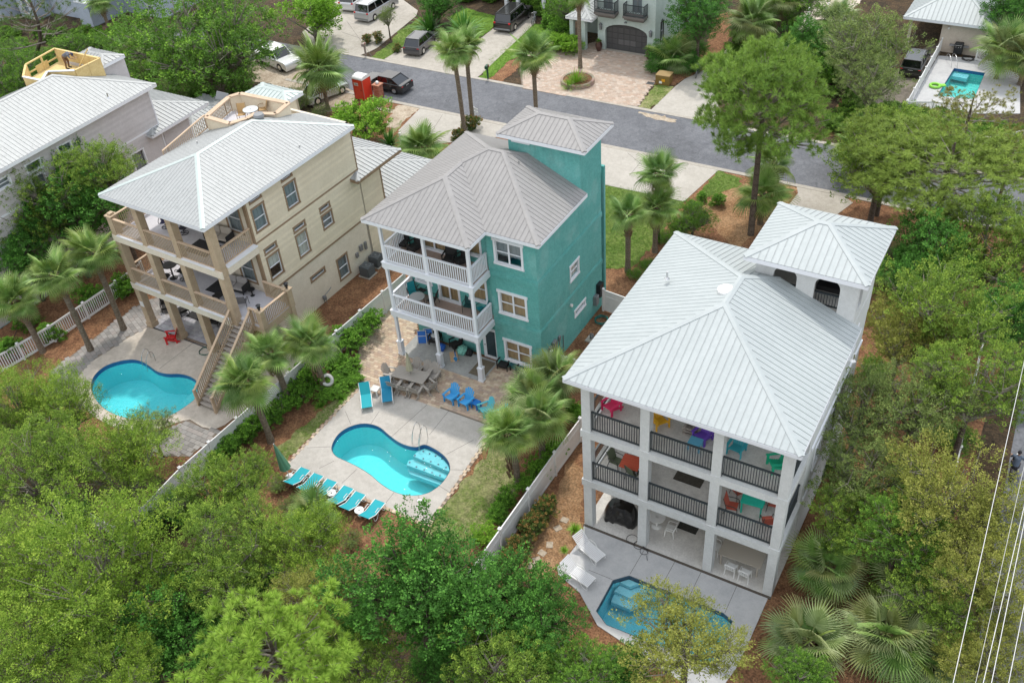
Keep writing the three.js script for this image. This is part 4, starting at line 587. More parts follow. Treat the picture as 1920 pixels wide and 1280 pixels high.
  vent(H.children.find((c) => c.name === 'roof'), 'pipe', 11.1, -61.7, -40.02); vent(H.children.find((c) => c.name === 'roof'), 'pipe', 10.9, -57.73, -39.77);
}

// ---------- the pale green stucco house over the road ----------
const MH = thing('green_house', 'pale green stucco house with an arched dark garage door and two small iron balconies', 'house');
{
  const H = MH, zf = -82.6, x0 = -40.75, x1 = -34.75, top = 10, zb = -97;
  const gh = [-39.95, -35.55, 0.05, 2.75]; gh.arch = 0.75; const d1 = [-40.2, -39.0, 4.1, 6.6], d2 = [-37.2, -36.0, 4.1, 6.6]; const sw = [-84.6, -83.9, 1.1, 3.2]; sw.arch = 0.35;
  wall(H, 'z', zf, x0, x1, 0, top, M.mint, [gh, d1, d2], 0.35); wall(H, 'x', x1, zb, zf - 0.35, 0, top, M.mint, [sw], 0.3); wall(H, '-x', x0, zb, zf - 0.35, 0, top, M.mint); wall(H, '-z', zb, x0 + 0.3, x1 - 0.3, 0, top, M.mint);
  { const g = mb(); g.span(gh[0] - 0.05, gh[1] + 0.05, 0.05, 2.9, zf - 0.34, zf - 0.28); const o = g.build('garage_door', plain([0.06, 0.06, 0.062], 0.6), H); for (let i = 0; i < 7; i++) for (let j = 0; j < 4; j++) { const b = mb().rbox(gh[0] + (i + 0.5) * 4.4 / 7, 0.34 + j * 0.58, zf - 0.27, 4.4 / 7 - 0.06, 0.52, 0.04, 0.01).build('panel', plain([0.075, 0.075, 0.078], 0.55), o); if (i > 1 && i < 5 && j === 1) b.material = plain([0.12, 0.12, 0.125], 0.3); } }
  mb().span(gh[0], gh[1], 0.0, 0.062, zf - 0.4, zf + 0.12).build('sill', M.oldDrive, H);
  for (const [d, c] of [[d1, -39.6], [d2, -36.6]]) {
    win(H, 'z', zf, d[0] + 0.1, d[1] - 0.1, d[2], d[3], { trim: M.mint, n: 2, mid: false, back: M.blindDark, name: 'balcony_door', sash: M.greyMetal });
    const b = mb(); b.span(c - 1.1, c + 1.1, 3.8, 4.0, zf, zf + 0.95).span(c - 1.0, c + 1.0, 3.62, 3.8, zf, zf + 0.8).span(c - 0.85, c + 0.85, 3.45, 3.62, zf, zf + 0.55); const bo = b.build('balcony', plain([0.16, 0.145, 0.135], 0.8), H);
    const o = { mat: M.ironRail, h: 1.1, sp: 0.11, bw: 0.025, top: 0.06, name: 'railing' }; railing(H, [c - 1.05, 4, zf + 0.9], [c + 1.05, 4, zf + 0.9], o); railing(H, [c - 1.05, 4, zf + 0.05], [c - 1.05, 4, zf + 0.85], o); railing(H, [c + 1.05, 4, zf + 0.05], [c + 1.05, 4, zf + 0.85], o);
    const curl = mb(); for (let k = 0; k < 8; k++) { curl.add(new THREE.TorusGeometry(0.1, 0.018, 5, 10), c - 0.92 + k * 0.26, 4.45, zf + 0.92); } curl.build('scrollwork', M.ironRail, bo);
  }
  for (const x of [-40.35, -35.15]) { const l = mb().rbox(x, 2.3, zf + 0.17, 0.22, 0.5, 0.22, 0.03).cyl(x, 2.62, zf + 0.17, 0.2, 0.03, 0.18, 6).box(x, 2.4, zf + 0.04, 0.1, 0.1, 0.1).build('wall_lantern', M.greyMetal, H); }
  win(H, 'x', x1, sw[0] + 0.05, sw[1] - 0.05, sw[2], sw[3] - 0.3, { trim: M.dark, back: M.blindDark, tw: 0.08 });
  mb().cyl(-37.75, 3.1, zf + 0.12, 0.16, 0.04, 0.12, 10).build('wall_light', M.greyMetal, H);
  hipRoof(H, x0 - 0.6, x1 + 0.6, zb - 0.5, zf + 0.6, top, 0.35, M.roofTan, M.roofTan, M.seamMid, M.whiteTrim, { sp: 0.5 });
  // entrance porch with a low metal roof
  hipRoof(H, -43.6, -40.76, -88, -81.4, 3.3, 0.45, M.roofTan, M.roofTan, M.seamMid, M.whiteTrim, { name: 'porch_roof', sp: 0.4 });
  post(H, -41.95, 0, 3.2, -82.0, 0.5, M.mint); post(H, -43.2, 0, 3.2, -82.0, 0.4, M.mint);
  wall(H, 'z', -86, -44, x0, 0, 3.2, M.mint, [[-42.4, -41.4, 0.1, 2.3]]); mb().box(-41.9, 1.2, -86.1, 1.0, 2.2, 0.06).build('door', plain([0.32, 0.12, 0.04], 0.5), H);
}

// ---------- carport house far right ----------
const CH = thing('carport_house', 'low beige house with bright white hip roof and carport behind the far pool', 'house');
{
  const H = CH; const e = [[-14.55, -93.1], [-6.67, -92.32]], x0 = e[0][0], x1 = e[1][0], z1 = (e[0][1] + e[1][1]) / 2;
  hipRoof(H, x0, x1, z1 - 8.5, z1, 3.0, 0.5, M.roofWhite, M.roofWhite, M.seamMid, M.whiteTrim, { sp: 0.4 });
  const xa = x0 + 0.5, xb = x1 - 0.5, zf = z1 - 0.6, xm = xa + (xb - xa) * 0.42;
  wall(H, 'z', zf, xm, xb, 0, 2.98, M.beige); wall(H, 'x', xb, zf - 7, zf - 0.2, 0, 2.98, M.beige); wall(H, '-x', xm, zf - 7, zf - 0.2, 0, 2.98, M.beige); wall(H, '-z', zf - 7, xa, xb, 0, 2.98, M.beige);
  mb().span(xa, xm, 2.5, 2.98, zf - 0.2, zf).build('beam', M.beige, H); post(H, xa + 0.15, 0, 2.5, zf - 0.12, 0.25, M.beige);
  mb().cyl(xm + 0.6, 2.3, zf + 0.1, 0.12, 0.08, 0.15, 8).build('wall_light', M.vinyl, H);
  mb().span(xb - 3, xb + 0.5, 2.98, 6, z1 - 12, z1 - 8.6).build('rear_wall', M.beige, H);
}

// ---------- houses cut off at the top of the picture ----------
{
  const H = thing('blue_house', 'blue grey clapboard house with white capped stepped walls at the top left corner', 'house');
  const P = [[-100.28, -62.39], [-98.09, -68.04], [-96.61, -70.25], [-104.66, -61.54]];
  const z = P[1][1];
  const blk = (px, py, w, d, h, mat = M.blueGrey) => { };
  const box = (x0, x1, z0, z1, h, W = []) => { wall(H, 'z', z1, x0, x1, 0, h, M.blueGrey, W); wall(H, 'x', x1, z0, z1 - 0.2, 0, h, M.blueGrey); wall(H, '-z', z0, x0, x1 - 0.2, 0, h, M.blueGrey); wall(H, '-x', x0, z0 + 0.2, z1 - 0.2, 0, h, M.blueGrey); siding(H, 'z', z1, x0, x1, 0.1, h, M.blueGrey, W.map(([a, b, c, d]) => [a - 0.1, b + 0.1, c - 0.1, d + 0.1]), 0.25); siding(H, 'x', x1, z0, z1, 0.1, h, M.blueGrey, [], 0.25); mb().span(x0 - 0.1, x1 + 0.1, h, h + 0.12, z0 - 0.1, z1 + 0.1).build('wall_cap', M.whiteTrim, H); W.forEach((w) => win(H, 'z', z1, ...w, { back: M.blindDark })); };
  const [x0, z0] = P[1];
  box(x0 - 6.5, x0 - 0.2, z0 - 12, z0 - 1, 9, [[x0 - 5.5, x0 - 4.4, 4.5, 6.2], [x0 - 2.6, x0 - 1.6, 4.5, 6.2]]);
  box(x0 - 0.2, x0 + 1.8, z0 - 8, z0 + 0.3, 2.6);
  box(x0 - 9.5, x0 - 6.6, z0 - 6, z0 + 1.2, 3.2, [[x0 - 8.6, x0 - 7.6, 0.6, 2.2]]);
  box(x0 + 1.8, x0 + 8, z0 - 14, z0 - 4.5, 9, [[x0 + 3, x0 + 3.9, 2.8, 4.3], [x0 + 5.6, x0 + 6.6, 0.2, 2.3]]);
  box(x0 - 19, x0 - 10.5, z0 - 9, z0 + 3, 9, [[x0 - 13, x0 - 11.6, 1.5, 3.6], [x0 - 16.6, x0 - 15.4, 1.5, 3.6], [x0 - 13, x0 - 11.6, 5, 7], [x0 - 16.6, x0 - 15.4, 5, 7]]);
  hipRoof(H, x0 - 19.6, x0 - 10, z0 - 9.6, z0 + 3.6, 9.15, 0.4, M.roofTan, M.roofTan, M.seamMid, M.whiteTrim, { sp: 0.6 });
}
{
  const H = thing('columned_house', 'house front with white porch columns above the parked black vehicle', 'house');
  const P = [[-54.66, -88.31], [-53.2, -88.19], [-50.05, -88.38]], z = P[2][1] - 0.3;
  for (const [x] of [...P, [P[2][0] + 0.1]].slice(0, 3)) post(H, x, 0, 5.5, z, 0.32, M.whiteTrim, 'column');
  mb().span(P[0][0] - 4, P[2][0] + 3, 5.3, 5.7, z - 6, z + 0.5).build('porch_roof', M.roofTan, H);
  wall(H, 'z', z - 6, P[0][0] - 6, P[2][0] + 3, 0, 9, M.lav, []);
}
{
  const H = thing('far_beige_wall', 'long beige house wall at the top edge right of the palms', 'house');
  const P = [[-25.69, -98.77], [-22.45, -98.88]]; wall(H, 'z', P[0][1] - 12, P[0][0] - 6, P[1][0] + 10, 0, 8, M.beige);
}

// ---------- vegetation kit ----------
const leafMat = new THREE.MeshPhysicalMaterial({ vertexColors: true, roughness: 0.8, specularIntensity: 0.35, side: THREE.DoubleSide, transmission: 0.3, thickness: 0 });
const bladeMat = new THREE.MeshPhysicalMaterial({ vertexColors: true, roughness: 0.45, specularIntensity: 0.7, side: THREE.DoubleSide, transmission: 0.12, thickness: 0 });
const bladeMats = [bladeMat, ...[[1.25, 1.18, 1.2], [0.72, 0.8, 0.75], [1.1, 0.98, 0.8]].map((c) => { const m = bladeMat.clone(); m.color.setRGB(...c.map((x) => Math.min(1, x * 0.8))); return m; })];
class Leaves {
  constructor(n) { this.p = new Float32Array(n * 12); this.c = new Float32Array(n * 12); this.i = 0; this.n = n; }
  leaf(x, y, z, dx, dy, dz, sx, sy, sz, len, w, r, g, b) {   // a folded diamond from (x,y,z) along d, sideways s
    if (this.i >= this.n) return; const o = this.i * 12, p = this.p, c = this.c, m = len * 0.45;
    p[o] = x; p[o + 1] = y; p[o + 2] = z; p[o + 3] = x + dx * m + sx * w; p[o + 4] = y + dy * m + sy * w - w * 0.25; p[o + 5] = z + dz * m + sz * w; p[o + 6] = x + dx * len; p[o + 7] = y + dy * len; p[o + 8] = z + dz * len; p[o + 9] = x + dx * m - sx * w; p[o + 10] = y + dy * m - sy * w - w * 0.25; p[o + 11] = z + dz * m - sz * w;
    for (let k = 0; k < 12; k += 3) { c[o + k] = r; c[o + k + 1] = g; c[o + k + 2] = b; } this.i++;
  }
  geo() { const n = this.i, idx = new Uint32Array(n * 6); for (let i = 0; i < n; i++) { const a = i * 4; idx.set([a, a + 1, a + 2, a, a + 2, a + 3], i * 6); } const g = new THREE.BufferGeometry(); g.setAttribute('position', new THREE.BufferAttribute(this.p.slice(0, n * 12), 3)); g.setAttribute('color', new THREE.BufferAttribute(this.c.slice(0, n * 12), 3)); g.setIndex(new THREE.BufferAttribute(idx, 1)); g.computeVertexNormals(); return g; }
}
const rdir = (r) => { const z = r() * 2 - 1, a = r() * 6.2832, s = Math.sqrt(1 - z * z); return [s * Math.cos(a), z, s * Math.sin(a)]; };
const nrm = (a) => { const l = Math.hypot(...a) || 1; return [a[0] / l, a[1] / l, a[2] / l]; };
const cross = (a, b) => [a[1] * b[2] - a[2] * b[1], a[2] * b[0] - a[0] * b[2], a[0] * b[1] - a[1] * b[0]];
// A unit crown (radius about 1, centred on 0): lobes of leaf sprays with gaps between; also the limbs that carry them
function makeCrown(seed, { lobes = 9, sprays = 420, leaves = 34, leaf = 0.035, wid = 0.4, flat = 0.75, pal, open = 0.3, up = 0.5, sprayLen = 0.16, tip = 0.25, inner = 0.25 }) {
  const r = rng(seed), L = [], lv = new Leaves(Math.ceil(sprays * leaves * 1.05)), wood = mb();
  for (let i = 0; i < lobes; i++) { const d = rdir(r), y = d[1] * 0.75 + 0.12, q = 0.45 + r() * 0.34; L.push({ c: [d[0] * q * 1.08, y * q * 1.15 * flat, d[2] * q * 1.08], s: (0.20 + r() * 0.20) * (1.25 - 0.25 * q), t: r(), k: r() }); }
  L.push({ c: [0, 0.05, 0], s: 0.48, t: r(), k: r() });
  for (const l of L) { const m = l.c, a = [m[0] * 0.35, -0.55 * flat + m[1] * 0.3, m[2] * 0.35]; wood.rod([0, -0.95 * flat, 0], a, 0.035, 0.026, 5); wood.rod(a, m, 0.026, 0.012, 5); for (let k = 0; k < 5; k++) { const d = rdir(r), e = [m[0] + d[0] * l.s * 0.85, m[1] + Math.abs(d[1]) * l.s * 0.7, m[2] + d[2] * l.s * 0.85]; wood.rod([mix(a[0], m[0], 0.5 + 0.1 * k), mix(a[1], m[1], 0.5 + 0.1 * k), mix(a[2], m[2], 0.5 + 0.1 * k)], e, 0.010, 0.004, 4); } }
  for (let i = 0; i < 16; i++) { const l = L[Math.floor(r() * L.length)], d = rdir(r), q = l.s * (1.0 + 0.35 * r()); wood.rod(l.c, [l.c[0] + d[0] * q, l.c[1] + Math.abs(d[1]) * q, l.c[2] + d[2] * q], 0.006, 0.002, 4); }
  for (let s = 0; s < sprays; s++) {
    const l = L[Math.floor(r() * L.length)], d = rdir(r); if (d[1] < -0.35 && r() < 0.6) d[1] = -d[1];
    const rad = l.s * (r() < inner ? 0.4 + 0.5 * r() : 0.86 + 0.22 * r()); if (fbm(d[0] * 0.13 + l.t + 1, d[2] * 0.13 + d[1] * 0.1 + l.k + 1, 24, 2, 3) < open) continue;
    const o = [l.c[0] + d[0] * rad, l.c[1] + d[1] * rad * (0.6 + 0.4 * flat), l.c[2] + d[2] * rad];
    const ax = nrm([d[0] + (r() - 0.5) * 0.8, d[1] * 0.7 + up + (r() - 0.5) * 0.5, d[2] + (r() - 0.5) * 0.8]), sl = sprayLen * (0.6 + 0.8 * r());
    const tone = clamp(0.55 * l.t + 0.45 * r()), hue = r(), c0 = lerp3(pal[0], pal[1], tone), yel = pal[2];
    const outer = rad > l.s * 0.8 && d[1] > -0.1;
    for (let k = 0; k < leaves; k++) {
      const t = r(), w = rdir(r), sp = sl * 0.42 * (1 - t * 0.6);
      const p = [o[0] + ax[0] * sl * t + w[0] * sp, o[1] + ax[1] * sl * t + w[1] * sp * 0.7, o[2] + ax[2] * sl * t + w[2] * sp];
      const dir = nrm([ax[0] * 0.7 + w[0] * 1.0, ax[1] * 0.5 + w[1] * 0.7 + 0.1, ax[2] * 0.7 + w[2] * 1.0]), side = nrm(cross(dir, nrm([w[2], 1.2 + w[0], w[1]])));
      const f = 0.72 + 0.56 * r(), young = outer && t > 1 - tip && hue > 0.35 ? 0.35 + 0.6 * r() : 0, col = lerp3(c0, yel, young), z = leaf * (0.7 + 0.6 * r());
      lv.leaf(...p, ...dir, ...side, z, z * wid, col[0] * f, col[1] * f, col[2] * f);
    }
  }
  return { crown: lv.geo(), limbs: wood.geo() };
}
const PAL = {
  myrtle: [[0.124, 0.22, 0.023], [0.228, 0.361, 0.036], [0.368, 0.497, 0.065]], oak: [[0.12, 0.215, 0.03], [0.22, 0.34, 0.045], [0.36, 0.49, 0.07]], dark: [[0.047, 0.149, 0.022], [0.094, 0.263, 0.035], [0.171, 0.416, 0.061]],
  live: [[0.077, 0.175, 0.023], [0.153, 0.318, 0.037], [0.276, 0.481, 0.052]], yellow: [[0.176, 0.211, 0.037], [0.282, 0.305, 0.057], [0.387, 0.387, 0.092]], grey: [[0.135, 0.20, 0.06], [0.235, 0.31, 0.085], [0.33, 0.41, 0.11]], hedge: [[0.085, 0.205, 0.022], [0.16, 0.36, 0.036], [0.27, 0.52, 0.06]], bright: [[0.153, 0.322, 0.027], [0.255, 0.473, 0.041], [0.375, 0.604, 0.068]], red: [[0.078, 0.14, 0.03], [0.139, 0.21, 0.041], [0.465, 0.228, 0.081]],
};
const CR = {}, kinds = {
  myrtle: { lobes: 24, sprays: 1150, leaves: 44, leaf: 0.027, wid: 0.26, flat: 0.8, pal: PAL.myrtle, open: 0.36, up: 0.75, sprayLen: 0.17, tip: 0.5 },
  oak: { lobes: 26, sprays: 1200, leaves: 42, leaf: 0.021, wid: 0.42, flat: 0.75, pal: PAL.oak, open: 0.38, up: 0.4, sprayLen: 0.12, tip: 0.4 },
  dark: { lobes: 25, sprays: 1150, leaves: 40, leaf: 0.031, wid: 0.36, flat: 0.85, pal: PAL.dark, open: 0.28, up: 0.35, sprayLen: 0.14, tip: 0.3 },
  live: { lobes: 38, sprays: 1500, leaves: 40, leaf: 0.021, wid: 0.42, flat: 0.62, pal: PAL.live, open: 0.28, up: 0.4, sprayLen: 0.10, tip: 0.4 },
  yellow: { lobes: 23, sprays: 950, leaves: 40, leaf: 0.027, wid: 0.28, flat: 0.7, pal: PAL.yellow, open: 0.38, up: 0.65, sprayLen: 0.15, tip: 0.5 },
  grey: { lobes: 23, sprays: 900, leaves: 40, leaf: 0.023, wid: 0.38, flat: 0.75, pal: PAL.grey, open: 0.40, up: 0.4, sprayLen: 0.13, tip: 0.3 },
  hedge: { lobes: 9, sprays: 230, leaves: 30, leaf: 0.085, wid: 0.42, flat: 0.9, pal: PAL.hedge, open: 0.12, up: 0.4, sprayLen: 0.22, tip: 0.4 },
  bright: { lobes: 16, sprays: 520, leaves: 34, leaf: 0.05, wid: 0.40, flat: 0.8, pal: PAL.bright, open: 0.22, up: 0.4, sprayLen: 0.17, tip: 0.3 },
  red: { lobes: 9, sprays: 210, leaves: 30, leaf: 0.085, wid: 0.4, flat: 0.9, pal: PAL.red, open: 0.12, up: 0.4, sprayLen: 0.22, tip: 0.5 },
};
const variants = { myrtle: 3, oak: 4, dark: 2, live: 2, yellow: 2, grey: 2, hedge: 4, bright: 2, red: 2 };
let vs = 100;
for (const k in kinds) CR[k] = Array.from({ length: variants[k] }, () => makeCrown(vs++, kinds[k]));
const turnR = rng(77);
// tree: x, z of the crown's centre, its radius, the height of its centre, its kind
function tree(label, kind, [x, z, rad], y, sy = 1, cat = 'tree', group) {
  const list = CR[kind], v = list[Math.floor(turnR() * list.length)], small = cat !== 'tree', flat = kinds[kind].flat;
  const t = thing(small ? cat : kind === 'live' ? 'oak_tree' : 'leafy_tree', label, cat, [x, 0, z], turnR() * 6.28, group);
  const c = shade(new THREE.Mesh(v.crown, leafMat)); c.name = small ? 'foliage' : 'crown'; c.position.y = y; c.scale.set(rad, rad * sy, rad); t.add(c);
  const l = shade(new THREE.Mesh(v.limbs, kind === 'dark' ? M.bark : M.twig)); l.name = small ? 'stems' : 'limbs'; l.position.y = y; l.scale.copy(c.scale); t.add(l);
  if (!small) { const y1 = Math.max(0.4, y - 0.9 * flat * rad * sy); mb().rod([0, -0.1, 0], [0, y1 + 0.1, 0], 0.045 * rad + 0.05, 0.036 * rad + 0.02, 9).build('trunk', M.bark, t); }
  return t;
}
const shrub = (label, kind, [x, z, rad], sy = 0.85, group) => tree(label, kind, [x, z, rad], rad * sy * 0.72, sy, 'shrub', group);

// pines: whorled limbs that end in tufts of long needles
function makePine(seed, { lobes = 20, tufts = 1200, needles = 40, nl = 0.075, nw = 0.0026, pal, top = 1 }) {
  const r = rng(seed), lv = new Leaves(tufts * needles), wood = mb(), L = [];
  for (let i = 0; i < lobes; i++) { const u = (i + 0.5) / lobes, a = i * 2.39996 + r() * 0.5, y = mix(-0.55, 0.82, Math.pow(u, 0.8)), reach = Math.sqrt(Math.max(0, 1 - y * y * (y > 0 ? 1.0 : 1.3))) * (0.46 + 0.42 * r()); L.push({ c: [Math.cos(a) * reach, y * 0.85, Math.sin(a) * reach], s: (0.27 + 0.13 * r()) * Math.sqrt(20 / Math.max(20, lobes)) , t: r(), root: y * 0.6 - 0.18 }); }
  L.push({ c: [0, 0.62, 0], s: 0.4, t: 0.5, root: 0.4 });
  for (const l of L) { const c = l.c, m = [c[0] * 0.55, mix(l.root, c[1], 0.35), c[2] * 0.55]; wood.rod([0, l.root, 0], m, 0.017, 0.012, 5).rod(m, c, 0.012, 0.006, 5); for (let k = 0; k < 4; k++) { const d = rdir(r); wood.rod(m, [c[0] + d[0] * l.s * 0.8, c[1] + Math.abs(d[1]) * l.s * 0.4, c[2] + d[2] * l.s * 0.8], 0.007, 0.003, 4); } }
  for (let k = 0; k < tufts; k++) {
    const l = L[Math.floor(r() * L.length)], d = rdir(r); if (d[1] < -0.15) d[1] *= -0.6; if (fbm(d[0] * 0.12 + l.t + 2, d[2] * 0.12 + d[1] * 0.1 + 2, 24, 2, 4) < 0.40) continue; const q = l.s * (0.7 + 0.55 * r());
    const o = [l.c[0] + d[0] * q, l.c[1] + d[1] * q * 0.72, l.c[2] + d[2] * q], ax = nrm([d[0] * 0.9 + o[0] * 0.3, d[1] + 0.75, d[2] * 0.9 + o[2] * 0.3]), c = lerp3(pal[0], pal[1], clamp(0.35 * l.t + 0.65 * r())), sz = nl * (0.75 + 0.5 * r());
    for (let j = 0; j < needles; j++) { const w = rdir(r), dd = nrm([ax[0] * 0.85 + w[0], ax[1] * 0.85 + w[1], ax[2] * 0.85 + w[2]]), s = nrm(cross(dd, w)), f = 0.75 + 0.5 * r(), b = r() * 0.03, cc = lerp3(c, pal[2], dd[1] > 0.5 ? 0.45 * r() : 0.05); lv.leaf(o[0] - ax[0] * b, o[1] - ax[1] * b, o[2] - ax[2] * b, ...dd, ...s, sz * (0.7 + 0.4 * r()), nw * (0.8 + 0.5 * r()), cc[0] * f, cc[1] * f, cc[2] * f); }
  }
  return { crown: lv.geo(), limbs: wood.geo() };
}
const pinePal = [[0.12, 0.235, 0.035], [0.21, 0.35, 0.05], [0.40, 0.52, 0.11]], oliveP = [[0.15, 0.235, 0.038], [0.23, 0.33, 0.05], [0.38, 0.45, 0.09]], bluP = [[0.08, 0.145, 0.045], [0.13, 0.21, 0.06], [0.22, 0.28, 0.08]], brownP = [[0.16, 0.185, 0.045], [0.25, 0.265, 0.06], [0.40, 0.29, 0.09]];
const PINES = { big: makePine(501, { lobes: 34, tufts: 3000, needles: 34, pal: pinePal, nw: 0.003 }), near: makePine(502, { lobes: 22, tufts: 620, needles: 84, nl: 0.115, nw: 0.0038, pal: [[0.18, 0.33, 0.035], [0.31, 0.48, 0.055], [0.55, 0.68, 0.14]] }), olive: makePine(503, { lobes: 30, tufts: 2400, needles: 34, pal: oliveP, nw: 0.003 }), blue: makePine(504, { lobes: 12, tufts: 420, pal: bluP }), brown: makePine(505, { lobes: 14, tufts: 640, pal: brownP }) };
function pine(label, kind, [x, z, rad], y, sy = 1, foot) {
  const t = thing('pine_tree', label, 'pine tree', [x, 0, z], turnR() * 6.28), v = PINES[kind];
  const c = shade(new THREE.Mesh(v.crown, leafMat)); c.name = 'crown'; c.position.y = y; c.scale.set(rad, rad * sy, rad); t.add(c);
  const l = shade(new THREE.Mesh(v.limbs, M.twig)); l.name = 'limbs'; l.position.y = y; l.scale.copy(c.scale); t.add(l);
  const top = y + rad * sy * 0.75; let f = [0, 0]; if (foot) { const a = -t.rotation.y, dx = foot[0] - x, dz = foot[1] - z; f = [dx * Math.cos(a) + dz * Math.sin(a), -dx * Math.sin(a) + dz * Math.cos(a)]; }
  const k = mb(); const pts = [[f[0], -0.1, f[1]], [f[0] * 0.6, y * 0.35, f[1] * 0.6], [f[0] * 0.15, y * 0.75, f[1] * 0.15], [0, y, 0], [0, top, 0]], rr = [0.042, 0.036, 0.03, 0.024, 0.004].map((q) => q * rad + 0.03);
  for (let i = 0; i < 4; i++) k.rod(pts[i], pts[i + 1], rr[i], rr[i + 1], 10); k.build('trunk', M.bark, t); return t;
}

// palms: fan fronds, each a mesh of its own, on a trunk clad in old leaf bases
function makeFrond(seed, { pet = 0.6, blade = 1.0, n = 28, droop = 0.5, pal }) {
  const r = rng(seed), pos = [], col = []; const tri = (a, b, c, k) => { pos.push(...a, ...b, ...c); for (let i = 0; i < 3; i++) col.push(...k); };
  const stem = lerp3(pal[1], [0.25, 0.26, 0.10], 0.4), P = (t) => [0, -0.10 * droop * t * t, pet * t];
  for (let i = 0; i < 3; i++) { const a = P(i / 3), b = P((i + 1) / 3), w = 0.022; tri([-w, a[1], a[2]], [w, a[1], a[2]], [w * 0.9, b[1], b[2]], stem); tri([-w, a[1], a[2]], [w * 0.9, b[1], b[2]], [-w * 0.9, b[1], b[2]], stem); }
  const h = P(1);
  for (let i = 0; i < n; i++) {
    const t = i / (n - 1) * 2 - 1, ang = t * 1.95, back = 0.34 * (1 - Math.abs(t)), len = blade * (0.72 + 0.28 * Math.cos(t * 1.3)) * (0.92 + 0.16 * r()), lift = 0.20 * (1 - Math.abs(t)) - 0.05;
    const dir = [Math.sin(ang), lift, Math.cos(ang)], o = [h[0], h[1] - back * back * 0.3 * droop, h[2] + back * 0.9], sd = [Math.cos(ang), 0, -Math.sin(ang)], c = lerp3(pal[0], pal[1], r()), w0 = 0.027;
    let q = o, wq = 0.012; const segs = 4;
    for (let s = 1; s <= segs; s++) { const u = s / segs, dr = droop * len * (0.22 * u * u + (u > 0.6 ? 0.75 * (u - 0.6) : 0)); const e = [o[0] + dir[0] * len * u * (1 - 0.12 * droop * u), o[1] + dir[1] * len * u - dr, o[2] + dir[2] * len * u * (1 - 0.12 * droop * u)], we = u < 0.5 ? w0 : w0 * (1 - (u - 0.5) * 1.9) + 0.001, cc = lerp3(c, pal[2], u > 0.7 ? 0.3 : 0.05);
      const a1 = [q[0] - sd[0] * wq, q[1] - 0.008, q[2] - sd[2] * wq], a2 = [q[0] + sd[0] * wq, q[1] - 0.008, q[2] + sd[2] * wq], b1 = [e[0] - sd[0] * we, e[1] - 0.008, e[2] - sd[2] * we], b2 = [e[0] + sd[0] * we, e[1] - 0.008, e[2] + sd[2] * we];
      const qm = [q[0], q[1] + 0.012, q[2]], em = [e[0], e[1] + 0.012, e[2]];
      tri(a1, qm, em, cc); tri(a1, em, b1, cc); tri(qm, a2, b2, cc); tri(qm, b2, em, cc); q = e; wq = we; }
  }
  const g = new THREE.BufferGeometry(); g.setAttribute('position', new THREE.Float32BufferAttribute(pos, 3)); g.setAttribute('color', new THREE.Float32BufferAttribute(col, 3)); g.computeVertexNormals(); return g;
}
const palmPal = [[0.13, 0.26, 0.05], [0.25, 0.42, 0.09], [0.50, 0.62, 0.24]], deadPal = [[0.22, 0.15, 0.08], [0.30, 0.21, 0.12], [0.34, 0.26, 0.16]], paleP = [[0.19, 0.27, 0.085], [0.29, 0.37, 0.14], [0.50, 0.54, 0.29]];
const FR = { up: [0, 1].map((i) => makeFrond(600 + i, { droop: 0.25, pal: palmPal })), mid: [0, 1, 2].map((i) => makeFrond(610 + i, { droop: 0.45, pal: palmPal })), low: [0, 1].map((i) => makeFrond(620 + i, { droop: 0.8, pal: palmPal })), dead: [makeFrond(630, { droop: 1.3, pal: deadPal, n: 22 })], pale: [0, 1, 2].map((i) => makeFrond(640 + i, { droop: 0.55, pal: paleP })) };
function palmBootsGeo() { const k = mb(), r = rng(9); for (let i = 0; i < 44; i++) { const a = i * 2.4, y = -i * 0.032; const c = Math.cos(a), s = Math.sin(a); k.bar([c * 0.13, y - 0.16, s * 0.13], [c * 0.27, y + 0.06 + r() * 0.06, s * 0.27], 0.09, 0.035); } return k.geo(); }
const BOOTS = palmBootsGeo();
// base [x, z], height of the bud, lean of the crown [dx, dz], size, number of fronds
function palm(label, [x, z], h, { lean = [0, 0], s = 1, n = 36, pale = 0, seed = 1, group, boots = 1.2, dead = 1 + seed % 5, low = 1 } = {}) {
  const t = thing('palm_tree', label, 'palm tree', [x, 0, z], 0, group), r = rng(seed * 31 + 5), k = mb();
  if (h > 0.8) { let a = [0, -0.1, 0]; for (let i = 1; i <= 6; i++) { const u = i / 6, b = [lean[0] * u * u, h * u, lean[1] * u * u]; k.rod(a, b, i === 1 ? 0.24 : 0.185, 0.18, 9); a = b; } k.build('trunk', M.palmBark, t); }
  if (boots && h > 0.8) { const b = shade(new THREE.Mesh(BOOTS, M.boots)); b.name = 'leaf_bases'; b.position.set(lean[0], h, lean[1]); b.scale.set(1.12, boots, 1.12); t.add(b); }
  const pick = (l) => l[Math.floor(r() * l.length)];
  for (let i = 0; i < n + dead; i++) {
    const u = i / n, isDead = i >= n, az = i * 2.39996 + r() * 0.5, el = isDead ? -1.1 - r() * 0.3 : mix(1.25, low ? -0.75 : -0.1, Math.pow(u, 0.9)) + (r() - 0.5) * 0.45;
    const g = isDead ? FR.dead[0] : r() < pale ? pick(FR.pale) : el > 0.6 ? pick(FR.up) : el > -0.2 ? pick(FR.mid) : pick(FR.low);
    const f = shade(new THREE.Mesh(g, bladeMats[Math.floor(r() * 4)])); f.name = 'frond'; f.position.set(lean[0], h, lean[1]); f.rotation.set(-el, az, (r() - 0.5) * 0.7, 'YXZ'); f.scale.setScalar(s * 0.9 * (0.75 + 0.45 * r())); t.add(f);
  }
  return t;
}
